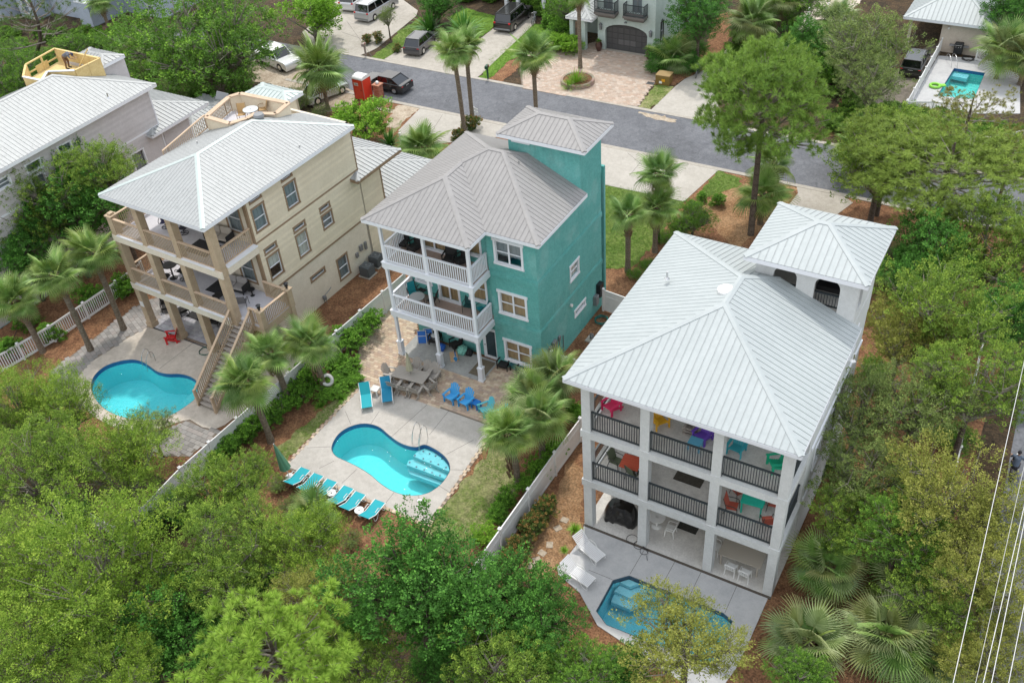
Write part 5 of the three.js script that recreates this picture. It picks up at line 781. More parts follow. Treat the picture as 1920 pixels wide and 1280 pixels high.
// low clumps of strap leaves, and cycads
function makeTuft(seed, n, len, w, pal, arch = 1) { const r = rng(seed), pos = [], col = []; for (let i = 0; i < n; i++) { const a = r() * 6.283, e = 0.35 + r() * 1.1, L = len * (0.7 + 0.5 * r()), c = lerp3(pal[0], pal[1], r()), ca = Math.cos(a), sa = Math.sin(a); let q = [0.04 * ca, 0, 0.04 * sa], wq = w; for (let s = 1; s <= 4; s++) { const u = s / 4, out = L * u * Math.cos(e), y = L * u * Math.sin(e) - arch * L * 0.55 * u * u * Math.cos(e), b = [0.04 * ca + ca * out, y, 0.04 * sa + sa * out], we = w * (1 - u) + 0.002; pos.push(q[0] - sa * wq, q[1], q[2] + ca * wq, q[0] + sa * wq, q[1], q[2] - ca * wq, b[0] + sa * we, b[1], b[2] - ca * we, q[0] - sa * wq, q[1], q[2] + ca * wq, b[0] + sa * we, b[1], b[2] - ca * we, b[0] - sa * we, b[1], b[2] + ca * we); for (let k = 0; k < 6; k++) col.push(...lerp3(c, pal[2], u * 0.4)); q = b; wq = we; } } const g = new THREE.BufferGeometry(); g.setAttribute('position', new THREE.Float32BufferAttribute(pos, 3)); g.setAttribute('color', new THREE.Float32BufferAttribute(col, 3)); g.computeVertexNormals(); return g; }
const TUFT = { strap: [0, 1].map((i) => makeTuft(700 + i, 130, 0.75, 0.022, PAL.hedge)), bright: [makeTuft(710, 130, 0.7, 0.02, PAL.bright)], cycad: [makeTuft(720, 60, 1.1, 0.07, PAL.dark, 0.7)], lily: [makeTuft(730, 110, 0.9, 0.04, PAL.bright, 0.5)] };
function tuft(name, label, kind, [x, z, rad], group, cat = 'plant') { const t = thing(name, label, cat, [x, 0, z], turnR() * 6.28, group); const l = TUFT[kind], m = shade(new THREE.Mesh(l[Math.floor(turnR() * l.length)], bladeMat)); m.name = 'leaves'; m.scale.setScalar(rad / 0.75); t.add(m); mb().cyl(0, 0.04, 0, 0.08 * rad, 0.05 * rad, 0.1, 8).build('stem', M.boots, t); return t; }

// ---------- trees ----------
const bigOak = tree('huge spreading live oak in front of the white pickup at the top left', 'live', [-67.97, -58.51, 7.87], 6, 0.95);
tree('bright rounded tree beside the concrete drive at the top, left of the silver vehicles', 'bright', [-69.1, -73.71, 3.24], 3);
tree('big dark oak crown standing between the grey house and the beige house', 'dark', [-57.41, -33.92, 4.02], 5.5, 1.0);
tree('dark oak at the left edge in front of the grey house wall', 'oak', [-59.71, -31.55, 3.52], 5.2);
tree('tall dark oak covering the low windows of the grey house', 'oak', [-57.4, -32.98, 2.9], 7.5);
tree('topmost oak against the grey wall, behind the beige balcony corner', 'oak', [-55.22, -35.69, 2.47], 8);
tree('low dark oak at the foot of the left palms', 'dark', [-58.17, -29.54, 2.36], 4);
tree('dark oak above the left palms, touching the left edge', 'oak', [-60.12, -30.23, 3.31], 5);
tree('feathery tree at the left edge below the paved strip', 'myrtle', [-45, -19.06, 2.57], 4);
tree('pale feathery tree touching the left end of the blue pool', 'myrtle', [-42.89, -20.32, 2.33], 4);
tree('dense lime green tree lying just left of the small sapling', 'myrtle', [-35.69, -17.65, 2.89], 4.5);
tree('olive tree at the left edge, halfway down the wood', 'oak', [-39, -15.5, 3.26], 5);
tree('broad feathery tree with bare grey twigs on top, lower left', 'myrtle', [-30.26, -12.6, 3.83], 6);
tree('lime green tree cut off by the left edge near the bottom', 'myrtle', [-35.07, -11.32, 2.89], 5);
tree('thin silvery sapling beside the grey paving of the blue pool', 'grey', [-38.82, -22.14, 1.59], 2.2);
tree('olive tree hiding the low end of the white fence', 'oak', [-30.59, -19.12, 2.35], 4);
tree('olive oak beside the furled green parasol', 'oak', [-29.9, -20.75, 1.66], 4);
tree('grey green oak with open twigs in the middle of the lower left wood', 'oak', [-27.03, -15.41, 2.78], 5);
tree('shaded dark oak at the bottom left below the broad feathery tree', 'dark', [-27.48, -12.33, 2.81], 3.5);
tree('bright bushy tree in the bottom left corner', 'myrtle', [-30.79, -8.36, 2.82], 5);
tree('small lime tree at the bottom edge right of the corner tree', 'myrtle', [-26.59, -9.59, 1.94], 5);
tree('yellow green tree right below the row of teal loungers', 'myrtle', [-24.66, -18.49, 2.25], 4);
tree('tall feathery tree left of the dark green trees', 'yellow', [-21.36, -16.43, 2.03], 5);
tree('olive oak between the grey green oak and the near pine', 'oak', [-27.1, -17.94, 1.97], 4);
tree('large dark green tree at the corner of the middle pool deck', 'dark', [-17.54, -18.02, 3.19], 6, 1.0);
tree('dark green tree just right of the largest dark tree', 'dark', [-15.17, -18.72, 2.75], 5);
tree('dark green tree beside the two white loungers', 'dark', [-13.11, -19.78, 2.09], 5);
tree('olive oak at the bottom edge below the dark trees', 'oak', [-13.07, -16.91, 2.32], 5);
tree('green tree at the bottom edge, left of the yellowish pool tree', 'live', [-10.16, -18.51, 1.55], 4.5);
tree('sparse yellowish tree leaning over the angular pool', 'yellow', [-7.09, -21.86, 2.79], 4.2, 0.75);
tree('dark little tree at the bottom edge under the yellowish pool tree', 'dark', [-9.07, -20.39, 1.28], 3);
tree('olive tree at the bottom edge left of the big dark tree', 'oak', [-18.03, -14.89, 2.2], 4);
tree('grey twiggy oak leaning on the right eave of the white house', 'grey', [-4.33, -36.82, 2.61], 5.5);
tree('olive oak below the right eave of the white house', 'grey', [-3.24, -33.62, 2.32], 4.8);
tree('drooping olive oak above the fan palms right of the white house', 'oak', [-3.22, -31.39, 2.02], 3.8);
tree('yellow leaved tree beside the tower of the white house', 'yellow', [-3.84, -43.52, 2.58], 5);
tree('large olive oak at the middle of the right hand wood', 'oak', [-2.27, -45.37, 3.55], 6);
tree('dark leaved tree at the right edge beside the side road', 'dark', [0.51, -48.95, 2.31], 4);
tree('olive oak reaching the side road under the wires', 'oak', [0.24, -40.11, 2.99], 6);
tree('greyish oak deep in the right hand wood', 'grey', [-2, -38.36, 2.66], 5.5);
tree('bright yellow green oak under the wires', 'yellow', [0.57, -32.67, 3.24], 5);
tree('green oak left of the bright tree under the wires', 'live', [-0.89, -31.07, 2.17], 4.5);
tree('yellow green tree at the lower end of the wires', 'yellow', [2.95, -30.18, 2.52], 4.5);
tree('shady oak behind the big fan palms at the lower right', 'oak', [1.19, -29.5, 2.28], 3.5);
tree('dark tree filling the gap behind the white house tower', 'dark', [-4.62, -52.64, 2.95], 4.5);
tree('dull olive oak at the right edge below the far pines', 'oak', [-1.11, -54.03, 3.68], 5);
tree('silvery oak overhanging the dark drive at the top right', 'grey', [-15.22, -80.42, 4.09], 5);
tree('silvery oak lower down beside the same dark drive', 'grey', [-13.42, -75.96, 2.89], 4);
tree('olive tree over the road end left of the large far pine', 'oak', [-9.36, -62.2, 3.93], 5);
tree('dark wispy tree beside the pale green stucco house', 'dark', [-30.22, -81.93, 3.09], 5);
tree('dark bushy tree behind the carport house', 'dark', [-5.73, -93.97, 3.03], 4);
tree('dark tree behind the fan palms at the top right', 'dark', [-21.9, -85.5, 2.36], 2.5);
tree('dark green tree over the top drive behind the sago palms', 'dark', [-59.41, -82.45, 2.37], 2.4);
tree('green tree at the left edge behind the grey house terrace', 'live', [-85.9, -50.09, 4.07], 3);
tree('green tree between the blue house and the big oak', 'live', [-82.64, -61.19, 2.52], 2.5);
tree('rounded bright green tree in front of the beige house', 'bright', [-50.45, -57.7, 2.53], 1.9, 0.85);
tree('slender little tree with thin twigs on the top lawn', 'grey', [-61.88, -77, 1.04], 2.4, 1.4);
tree('low green tree right of the teal house front walk', 'live', [-20.02, -55.31, 1.61], 1.5);
tree('green tree filling the top edge between drives', 'live', [-44.95, -83.95, 2.24], 3);
tree('green oak at the top right edge beyond the boardwalk', 'live', [-24.87, -91.24, 3.88], 4);
tree('yellowish oak in the bottom right wood by the side road', 'yellow', [3.52, -27.63, 2.12], 3);
tree('green bushy tree at the bottom right among the fan palms', 'live', [-2.83, -23.87, 1.41], 2);
pine('tall pine with a bare trunk and layered crown beside the road', 'big', [-16.53, -57.46, 5.06], 9.3, 1.0, [-16.42, -57.34]);
pine('near pine with big needle tufts at the bottom edge', 'near', [-19.83, -12.37, 3.16], 7, 0.8);
pine('wide bright pine crown at the upper right', 'olive', [-4.85, -58.64, 6.09], 6.5, 0.55);
pine('olive pine crown behind the wide bright pine', 'olive', [-9.18, -63.29, 3.57], 5.5, 0.7);
pine('brownish pine crown in front of the far pool', 'brown', [-5.24, -68.87, 3.46], 5.5, 0.7);
pine('brown tipped pine at the right edge near the far fence', 'brown', [-1.84, -66.57, 2.46], 5, 0.8);
pine('dark thin pine in the top left corner before the blue house', 'blue', [-80.37, -51.17, 4.66], 9, 0.9, [-94, -57.35]);

// ---------- palms ----------
const PB = (label, base, h, lean, o = {}) => palm(label, base, h, { lean, ...o });
let ps = 1; const P1 = (label, base, h, lean, o = {}) => palm(label, base, h, { lean, seed: ps++, ...o });
P1('wide palm with several trunks over the pale parked car', [-57.87, -61.5], 4.2, [0.2, 0.3], { s: 1.7, n: 42 });
P1('left palm of the pair by the road above the teal roof', [-43.52, -62.24], 7.6, [-0.2, 0.1], { s: 1.1 });
P1('right palm of the pair by the road above the teal roof', [-44.13, -64.54], 7.0, [0.1, 0], { s: 1.05 });
P1('single palm standing just behind the teal house tower', [-37.23, -63.83], 7.6, [0, 0], { s: 1.25 });
P1('short bushy palm on the lawn left of the teal house', [-43.97, -56.65], 1.6, [0, 0], { s: 1.45, n: 40 });
P1('thin tall palm rising from the round planter', [-40.3, -77.86], 7.3, [0, 0], { s: 1.0, n: 22 });
P1('left palm of the three beside the teal house', [-22.46, -49.74], 4.6, [0, 0], { s: 0.95, n: 24 });
P1('middle palm of the three beside the teal house', [-21.71, -52.62], 3.7, [0, 0], { s: 1.1, n: 26 });
P1('tallest of the three palms beside the teal house', [-22.02, -53.72], 5.6, [0, 0], { s: 1.05, n: 26 });
P1('palm standing in the yard right of the middle pool', [-19.5, -29.35], 3.9, [-0.3, 0], { s: 1.0, boots: 2.2 });
P1('rearmost palm of the clump by the blue armchairs', [-20.25, -35.24], 3.0, [0, 0], { s: 1.1, pale: 0.5 });
P1('pale palm of the clump between the blue armchairs and white roof', [-20.52, -33.17], 3.0, [0, 0], { s: 1.1, pale: 0.5 });
P1('palm of the clump nearest the white fence', [-19.13, -31.43], 3.6, [0, 0], { s: 1.05, pale: 0.3 });
P1('palm wearing the white life ring beside the fence', [-33.78, -30.73], 4.0, [-0.2, 0.1], { s: 1.05, boots: 2.0 });
P1('palm beside the foot of the landing of the outside stair', [-35.09, -28.95], 4.0, [-0.4, 0.1], { s: 1.0 });
P1('leaning palm covering the outside stair', [-33.98, -25.96], 4.6, [-0.5, 0.1], { s: 1.15 });
P1('palm in front of the left corner of the beige house', [-50.18, -29.67], 6.2, [-0.2, -0.1], { s: 1.15 });
P1('palm second from the left by the grey paving', [-50.52, -27.12], 6.0, [-0.3, 0], { s: 1.1 });
P1('palm at the left edge beside the cut off pool', [-53.39, -25.58], 4.2, [-0.4, 0], { s: 1.2 });
P1('pale palm between the grey house terrace and the live oak', [-80.35, -59.29], 2.0, [0, 0], { s: 1.5, n: 36, pale: 0.6 });
P1('palm at the top left beside the blue house', [-93.63, -67.58], 3.6, [0, 0], { s: 1.3 });
P1('pale palm left of the top right palm pair', [-26.82, -86.7], 3.2, [0, 0], { s: 1.7, n: 38, pale: 0.6 });
P1('tall palm among the top right palms', [-25.02, -89.38], 4.6, [0, 0], { s: 1.45, n: 34, pale: 0.4 });
P1('pale palm right above the tall pine', [-16.7, -82.67], 3.4, [0, 0], { s: 1.6, n: 38, pale: 0.7 });
P1('smaller palm above the pale palm by the dark drive', [-19.94, -89.99], 3.0, [0, 0], { s: 1.4, pale: 0.6 });
P1('bright palm at the corner of the far pool', [-5.41, -89.1], 3.0, [0, 0], { s: 1.6, pale: 0.4 });
P1('palm at the right edge beyond the far pool', [-3.44, -88.51], 2.6, [0, 0], { s: 1.4, pale: 0.5 });
P1('palm half hidden behind the trunk of the tall pine', [-16.29, -58.91], 2.6, [0, 0], { s: 1.3, n: 26 });
P1('palm behind the tall pine at the road side', [-16.59, -61.54], 3.6, [0, 0], { s: 1.2, n: 24 });
P1('palm at the road end in front of the olive pine', [-12.12, -68.09], 2.6, [0, 0], { s: 1.4, n: 28 });
P1('fan palm against the right corner of the white house', [-3.39, -30.18], 1.8, [0, 0], { s: 1.2, n: 36, pale: 0.3 });
P1('pale fan palm beside the white pool deck, lower right', [-3.14, -26.47], 1.0, [0, 0], { s: 1.25, n: 40, pale: 0.7 });
P1('big fan palm at the bottom right edge', [-0.27, -27.96], 1.5, [0, 0], { s: 1.38, n: 44, pale: 0.7 });
P1('fan palm behind the big one at the bottom right', [0.15, -31.16], 1.2, [0, 0], { s: 1.35, n: 34, pale: 0.4 });
P1('low fan palm at the bottom right beside the side road', [1.79, -27.85], 0.8, [0, 0], { s: 1.3, n: 28, pale: 0.3 });
P1('low fan palm behind the teal loungers', [-27.74, -22.22], 0.9, [0, 0], { s: 1.1, n: 22, pale: 0.2 });
P1('fan palm right of the white house tower', [-6.41, -54.97], 1.5, [0, 0], { s: 1.3, n: 24 });
P1('fan palm by the garage of the pale green house', [-32.06, -81.07], 1.2, [0, 0], { s: 1.6, n: 30, pale: 0.2 });

// ---------- shrubs and beds ----------
const G1 = 'shrubs along the fence left of the middle pool', G2 = 'shrubs along the fence right of the middle pool', G3 = 'red tipped shrubs of the hedge by the white house';
const row = (list, kind, label, group, sy) => list.forEach(([x, z, r], i) => shrub(label(i), kind, [x, z, r], sy, group));
const ord = ['first', 'second', 'third', 'fourth', 'fifth', 'sixth', 'seventh', 'eighth', 'ninth', 'tenth', 'eleventh', 'twelfth'];
row([[-34.74, -36.62, 1.11], [-34.69, -34.56, 1.13], [-34.55, -33.02, 0.84], [-34.89, -30.82, 1.16], [-34.75, -29.14, 0.98], [-34.72, -27.28, 0.96], [-35.24, -26.29, 0.9], [-35.38, -25.16, 0.89], [-35.44, -23.91, 0.94], [-35.49, -22.88, 0.81]], 'hedge', (i) => `dark green shrub, ${ord[i]} from the teal house along the left fence`, G1);
row([[-19.08, -35.02, 0.85], [-18.79, -32.23, 0.76], [-18.87, -30.55, 0.81], [-18.99, -29.3, 0.63], [-19.2, -27.97, 0.73], [-19.08, -26.83, 0.67]], 'hedge', (i) => `dark green shrub, ${ord[i]} from the house along the right fence`, G2);
row([[-25.22, -22.06, 0.67], [-26.55, -21.77, 0.68], [-29.35, -22.36, 0.76], [-31.13, -23.36, 0.66]], 'grey', (i) => `sandy grey shrub by the teal loungers, ${ord[i]} of that bed`);
shrub('round lime green shrub at the low end of the right lawn', 'bright', [-19.07, -25.46, 0.74]);
row([[-17.36, -28.46, 0.7], [-17.39, -27.54, 0.72], [-17.35, -26.63, 0.74], [-17.28, -25.68, 0.7], [-17.31, -24.67, 0.7]], 'red', (i) => `red tipped hedge shrub, ${ord[i]} from the white house`, G3, 1);
row([[-33.84, -32.9, 1.01], [-33.4, -31.47, 0.86], [-33.33, -30.34, 0.78], [-32.8, -32.19, 0.66]], 'hedge', (i) => `low leafy border plant, ${ord[i]} from the patio along the left lawn`, 'low border plants by the left lawn', 0.5);
[[-33.32, -33.27, 0.74], [-32.74, -31.8, 0.72], [-32.5, -30.7, 0.72], [-33.33, -30.83, 0.66], [-33.24, -29.57, 0.58]].forEach((p, i) => tuft('border_grass', `strap leaved border clump, ${ord[i]} from the patio`, 'strap', p, 'border clumps by the left lawn'));
tuft('border_grass', 'larger grassy clump at the corner post of the white house', 'bright', [-15.44, -28.05, 0.61]);
tuft('border_grass', 'small grassy clump beside the white lounger', 'bright', [-15.33, -26.67, 0.38]);
tuft('sago_palm', 'left sago palm on the bright top lawn', 'cycad', [-59.22, -80.5, 2]); tuft('sago_palm', 'right sago palm on the bright top lawn', 'cycad', [-55.33, -81.04, 1.97]);
tuft('sago_palm', 'dark sago palm under the rounded bright tree', 'cycad', [-48.45, -58.12, 1.21]);
tuft('planter_lily', 'leafy bright plant filling the round planter', 'lily', [-39, -74.44, 1.32]); tuft('planter_lily', 'second leafy plant at the rim of the round planter', 'lily', [-39.24, -73.62, 0.91]);
for (let i = 0; i < 5; i++) shrub(`clipped box of the hedge beside the brick drive, ${ord[i]} from the left`, 'bright', [-46.45, -80.71, 1.22].map((v, k) => v + (k === 0 ? i * 1.0 : 0)), 0.9, 'clipped hedge boxes');
row([[-45.31, -83.89, 1.47], [-47.24, -84.65, 1.26]], 'hedge', (i) => `leafy shrub by the porch of the green house, ${ord[i]} from the porch`);
row([[-43.28, -62.97, 0.94], [-43.25, -61.11, 0.74]], 'red', (i) => `rose bush at the foot of the palm pair, ${ord[i]} from the road`);
row([[-19.95, -60, 0.65], [-21.1, -60.09, 0.49], [-21.31, -58.93, 0.49]], 'hedge', (i) => `small round shrub in the straw bed, ${ord[i]} from the pine`);
row([[-20.94, -55.24, 1.01], [-21.32, -53.75, 0.84], [-21.69, -49.15, 0.58], [-21.25, -50.38, 0.66]], 'live', (i) => `loose shrub beside the three palms, ${ord[i]} from the road`);
row([[-32.73, -81.3, 1.89], [-31.58, -83.04, 1.8], [-33.15, -79.82, 1.25], [-30.2, -80.97, 1.35]], 'dark', (i) => `dark shrub at the corner of the green house, ${ord[i]} in the bed`);
row([[-68.4, -61.5, 2.19], [-72.7, -57.3, 2.2], [-60.3, -60.49, 1.64], [-56.99, -59.41, 1.2], [-71.61, -54.16, 1.61]], 'grey', (i) => `dull green shrub under the live oak, ${ord[i]} of that thicket`);
row([[-63.4, -75.26, 0.7], [-62.47, -76.04, 0.81], [-59.28, -74.64, 0.56]], 'red', (i) => `reddish small shrub beside the top drive, ${ord[i]} from the mailbox`);
row([[-56.27, -27.27, 1.21], [-53.08, -32.26, 1.2], [-53.67, -26.92, 0.86], [-54.69, -24.31, 1.02], [-54.46, -30.6, 1.05]], 'hedge', (i) => `dark shrub beside the left white fence, ${ord[i]} of the bed`);
row([[-18.26, -83.81, 1.34], [-22.54, -87.49, 1.62], [-20.46, -86.38, 1.49]], 'hedge', (i) => `green shrub under the top right palms, ${ord[i]} from the drive`);
row([[-2.93, -33.23, 0.84], [-1.2, -32.33, 0.99], [-5.3, -37.98, 1.07], [-5.02, -45.63, 1.18], [-1.55, -38.17, 1.19], [0.06, -41.92, 1.25], [-5.01, -53.49, 1.31], [-2.75, -58.33, 1.38]], 'live', (i) => `undergrowth shrub in the right wood, ${ord[i]} of that wood`, 'undergrowth of the right wood');
row([[-34.58, -19.23, 1.21], [-35.31, -17.26, 1.33], [-27.68, -17.78, 1.22], [-39.52, -15.94, 1.39], [-21.77, -17.77, 1.31], [-17.31, -18.22, 1.26], [-13.2, -20.66, 1.1], [-34.12, -11.39, 1.44], [-26.79, -14.54, 1.35]], 'dark', (i) => `dark undergrowth shrub in the lower wood, ${ord[i]} of that wood`, 'undergrowth of the lower wood');
row([[-90.77, -60.21, 2.28], [-91.05, -56.68, 2.12], [-84.45, -60.52, 1.82], [-95.65, -57.33, 2.2], [-90.28, -63.14, 1.54], [-79.46, -59.45, 1.75]], 'live', (i) => `green shrub below the blue house, ${ord[i]} of that thicket`);
// ground cover of the thickets at the top left and beyond the far pool
{ const areas = [[[-105.79, -62.4], [-93.44, -67.01], [-86.52, -68.35], [-72.63, -67.46], [-64.78, -58.68], [-70.78, -55.07], [-78.38, -60.06], [-97.88, -64.08], [-98.07, -56.48]], [[-16.62, -78.27], [-10.8, -79.58], [-1.35, -79.01], [-0.52, -73.07], [-15.2, -73.23]], [[-29.44, -83.1], [-30.61, -96.68], [-27.38, -104.24], [-24.93, -92.86], [-20.11, -90.58], [-14.55, -94.02], [-14.88, -78.44], [-19.21, -77.76]], [[-67.18, -93.97], [-50.33, -97.97], [-46.6, -89.33], [-48.57, -87.06], [-54.96, -90.33], [-60.62, -88.31]]], r = rng(55), at = [], src2 = CR.hedge[1].crown;
  for (const a of areas) { const xs = a.map((q) => q[0]), zs = a.map((q) => q[1]); for (let i = 0; i < 260; i++) { const x = mix(Math.min(...xs), Math.max(...xs), r()), z = mix(Math.min(...zs), Math.max(...zs), r()); if (inside(a, x, z)) at.push([x, z]); } }
  const im = new THREE.InstancedMesh(src2, leafMat, at.length), m = new THREE.Matrix4(), q = new THREE.Quaternion(), e = new THREE.Euler(), col = new THREE.Color(); at.forEach(([x, z], i) => { const s = 0.5 + 0.6 * r(); im.setMatrixAt(i, m.compose(V(x, s * 0.35, z), q.setFromEuler(e.set(0, r() * 6.28, 0)), V(s, s * 0.7, s))); const k = 0.6 + 0.35 * r(); im.setColorAt(i, col.setRGB(k, k * 0.95, k * 0.9)); }); im.name = 'ground_cover'; tag(shade(im), 'low green ground cover under the trees at the top', 'ground cover', null, 'stuff'); scene.add(im); }
// short grass of the yards: one mass of blades
{ const lawns = scene.children.filter((o) => /^lawn/.test(o.name)), gt = makeTuft(740, 8, 0.055, 0.007, PAL.bright, 0.3), r = rng(99), at = [];
  for (const o of lawns) { const g = o.geometry, p = g.attributes.position, ix = g.index; for (let i = 0; i < ix.count; i += 3) { const [a, b, c] = [0, 1, 2].map((k) => V(p.getX(ix.getX(i + k)), 0, p.getZ(ix.getX(i + k)))); const A = b.clone().sub(a).cross(c.clone().sub(a)).length() / 2; const dry = o.material === M.lawnDry; let n = A * 80; n = Math.floor(n) + (r() < n % 1 ? 1 : 0); for (let k = 0; k < n; k++) { let u = r(), w = r(); if (u + w > 1) { u = 1 - u; w = 1 - w; } const x = a.x + (b.x - a.x) * u + (c.x - a.x) * w, z = a.z + (b.z - a.z) * u + (c.z - a.z) * w; if (dry && fbm(x / 40 + 5, z / 40 + 5, 24, 3, 8) < 0.47) continue; at.push([x, o.position.y, z]); } } }
  const im = new THREE.InstancedMesh(gt, bladeMat, at.length), m = new THREE.Matrix4(), q = new THREE.Quaternion(), e = new THREE.Euler(), col = new THREE.Color(); at.forEach(([x, y, z], i) => { const s = 0.6 + 0.8 * r(); im.setMatrixAt(i, m.compose(V(x, y, z), q.setFromEuler(e.set(0, r() * 6.28, 0)), V(s, s, s))); const k = 0.5 + 0.45 * r(); im.setColorAt(i, col.setRGB(k * (0.85 + 0.25 * r()), k, k * 0.9)); }); im.name = 'grass'; tag(shade(im), 'short green grass growing on the lawns', 'grass', null, 'stuff'); scene.add(im); }

// ---------- fences ----------
function fence(name, label, pts, h, { sp = 2.4, solid = true, mat = M.vinyl, picket = 0.15, gap = 0, pw = 0.13, rails = true } = {}) {
  const t = thing(name, label, 'fence', [pts[0][0], 0, pts[0][1]]), o = pts[0];
  for (let i = 0; i + 1 < pts.length; i++) {
    const a = [pts[i][0] - o[0], pts[i][1] - o[1]], b = [pts[i + 1][0] - o[0], pts[i + 1][1] - o[1]], L = Math.hypot(b[0] - a[0], b[1] - a[1]), n = Math.max(1, Math.round(L / sp)), ry = Math.atan2(b[0] - a[0], b[1] - a[1]), at = (u, y) => [mix(a[0], b[0], u), y, mix(a[1], b[1], u)];
    for (let k = 0; k < n + (i === pts.length - 2 ? 1 : 0); k++) { const p = at(k / n, 0); mb().box(p[0], h / 2 + 0.03, p[2], pw, h + 0.08, pw, ry).box(p[0], h + 0.09, p[2], pw + 0.05, 0.04, pw + 0.05, ry).add(new THREE.ConeGeometry(pw * 0.75, 0.09, 4), p[0], h + 0.15, p[2], 0, ry + Math.PI / 4, 0).build('post', mat, t); }
    for (let k = 0; k < n; k++) {
      const r = mb(); r.bar(at((k + 0.02) / n, h - 0.05), at((k + 0.98) / n, h - 0.05), 0.06, 0.13).bar(at((k + 0.02) / n, 0.16), at((k + 0.98) / n, 0.16), 0.06, 0.15); if (rails && solid) r.bar(at((k + 0.02) / n, h * 0.72), at((k + 0.98) / n, h * 0.72), 0.055, 0.08); const rl = r.build('rail', mat, t); rl.userData.kind = 'stuff';
      const q = mb(), m = Math.max(3, Math.round(L / n / (picket + gap))); for (let j = 0; j < m; j++) { const p = at((k + 0.04 + 0.92 * (j + 0.5) / m) / n, 0); q.box(p[0], h / 2 + 0.02, p[2], 0.025, h - 0.24, picket * (gap ? 0.8 : 0.93), ry); } q.build('pickets', mat, t).userData.kind = 'stuff';
    }
  }
  return t;
}
fence('privacy_fence', 'long white privacy fence between the beige house and the middle yard', [[-35.42, -17.91], [-35.66, -21], [-35.3, -31.82], [-34.86, -41.05]], 1.75);
fence('privacy_fence', 'white privacy fence between the middle yard and the white house', [[-18.06, -22.35], [-18.05, -25.18], [-18.07, -30.94], [-18.02, -33.83]], 1.75);
fence('side_gate', 'white gate fence between the teal house and the white house, at the front', [[-22.05, -45.06], [-19.95, -44.85]], 1.7, { sp: 1.8 });
fence('side_gate', 'short white fence at the near right corner of the teal house', [[-22.2, -38.3], [-19.6, -38.3]], 1.6, { sp: 1.3, gap: 0.05, solid: false });
fence('picket_fence', 'white picket fence left of the palms and the grey paving', [[-54.25, -22.32], [-53.5, -26.71], [-53.3, -32.27], [-53.45, -34.74]], 1.3, { solid: false, gap: 0.09, picket: 0.08 });
fence('picket_fence', 'low white fence in front of the far pool', [[-10.93, -79.53], [-8.99, -80.31], [-7.03, -80.48]], 1.2, { solid: false, gap: 0.07, picket: 0.06 });
fence('picket_fence', 'white fence dividing the dark drive from the far pool', [[-10.93, -93.36], [-10.93, -79.74]], 1.2, { solid: false, gap: 0.05, picket: 0.09 });
fence('picket_fence', 'white fence right of the carport house behind the far pool', [[-7.65, -92.3], [-3.17, -91.58]], 1.1, { solid: false, gap: 0.07, picket: 0.06 });
fence('rail_fence', 'white rail fence among the trees at the right edge', [[-4.19, -75.77], [-1.2, -78.71]], 1.1, { solid: false, gap: 0.1, picket: 0.06 });
fence('rail_fence', 'white rail fence beside the side road under the wires', [[-0.3, -55.08], [0.54, -39]], 1.0, { solid: false, gap: 0.2, picket: 0.05 });
fence('rail_fence', 'white rails showing among the trees at the lower left', [[-39.35, -16.87], [-36.36, -16.75]], 1.0, { solid: false, gap: 0.1, picket: 0.06 });
slab('pool_deck', [[-10.94, -81.47], [-10.82, -92.19], [-7.57, -92.82], [-3.7, -90.71], [-2.59, -83.11], [-7.72, -81.02]], M.deckWhite, 0.05);
{ const [a, b] = [[[-23.88, -94.97], [-24.61, -98.85]], [[-22.3, -95.55], [-22.84, -98.73]]]; [a, b].forEach((p, i) => { const t = thing('handrail', `white handrail on the ${i ? 'right' : 'left'} side of the boardwalk at the top`, 'handrail', [p[0][0], 0, p[0][1]]); const e = [p[1][0] - p[0][0], 0, p[1][1] - p[0][1]]; mb().bar([0, 1.1, 0], [e[0], 1.1, e[2]], 0.14, 0.07).bar([0, 0.6, 0], [e[0], 0.6, e[2]], 0.05, 0.14).build('rail', M.vinyl, t); mb().box(0, 0.55, 0, 0.14, 1.1, 0.14).build('post', M.vinyl, t); mb().box(e[0], 0.55, e[2], 0.14, 1.1, 0.14).build('post', M.vinyl, t); }); }

// ---------- furniture kit ----------
const dirA = (a, b) => Math.atan2(b[0] - a[0], b[1] - a[1]), midP = (a, b) => [(a[0] + b[0]) / 2, (a[1] + b[1]) / 2];
const leg4 = (t, w, d, h, s, mat, round) => { for (const x of [-1, 1]) for (const z of [-1, 1]) (round ? mb().rod([x * w / 2, 0, z * d / 2], [x * w / 2 * 0.94, h, z * d / 2 * 0.94], s / 2) : mb().box(x * w / 2, h / 2, z * d / 2, s, h, s)).build('leg', mat, t); };
function adirondack(label, col, p, ry, group, name = 'adirondack_chair') {
  const t = thing(name, label, 'chair', p, ry, group), m = plain(col, 0.55);
  const s = mb(); for (let i = 0; i < 5; i++) s.box(0, 0.38 - i * 0.025, 0.32 - i * 0.11 + 0.0, 0.52, 0.025, 0.1, 0, 0.22); for (const x of [-0.26, 0.26]) s.bar([x, 0.36, 0.38], [x, 0.08, -0.48], 0.04, 0.1); s.build('seat', m, t).userData.kind = 'stuff';
  const b = mb(); for (let i = -2; i <= 2; i++) { const h = 0.86 - 0.035 * i * i; b.bar([i * 0.105, 0.24, -0.14], [i * 0.135, 0.24 + h * 0.9, -0.14 - h * 0.42], 0.1, 0.022); } b.bar([-0.27, 0.5, -0.29], [0.27, 0.5, -0.29], 0.07, 0.03); b.build('backrest', m, t).userData.kind = 'stuff';
  for (const x of [-0.34, 0.34]) { mb().box(x, 0.57, 0.06, 0.13, 0.025, 0.76, 0, -0.06).build('armrest', m, t); mb().box(x * 0.97, 0.28, 0.34, 0.04, 0.56, 0.12).build('leg', m, t); mb().box(x * 0.9, 0.27, -0.28, 0.04, 0.54, 0.09).build('leg', m, t); }
  return t;
}
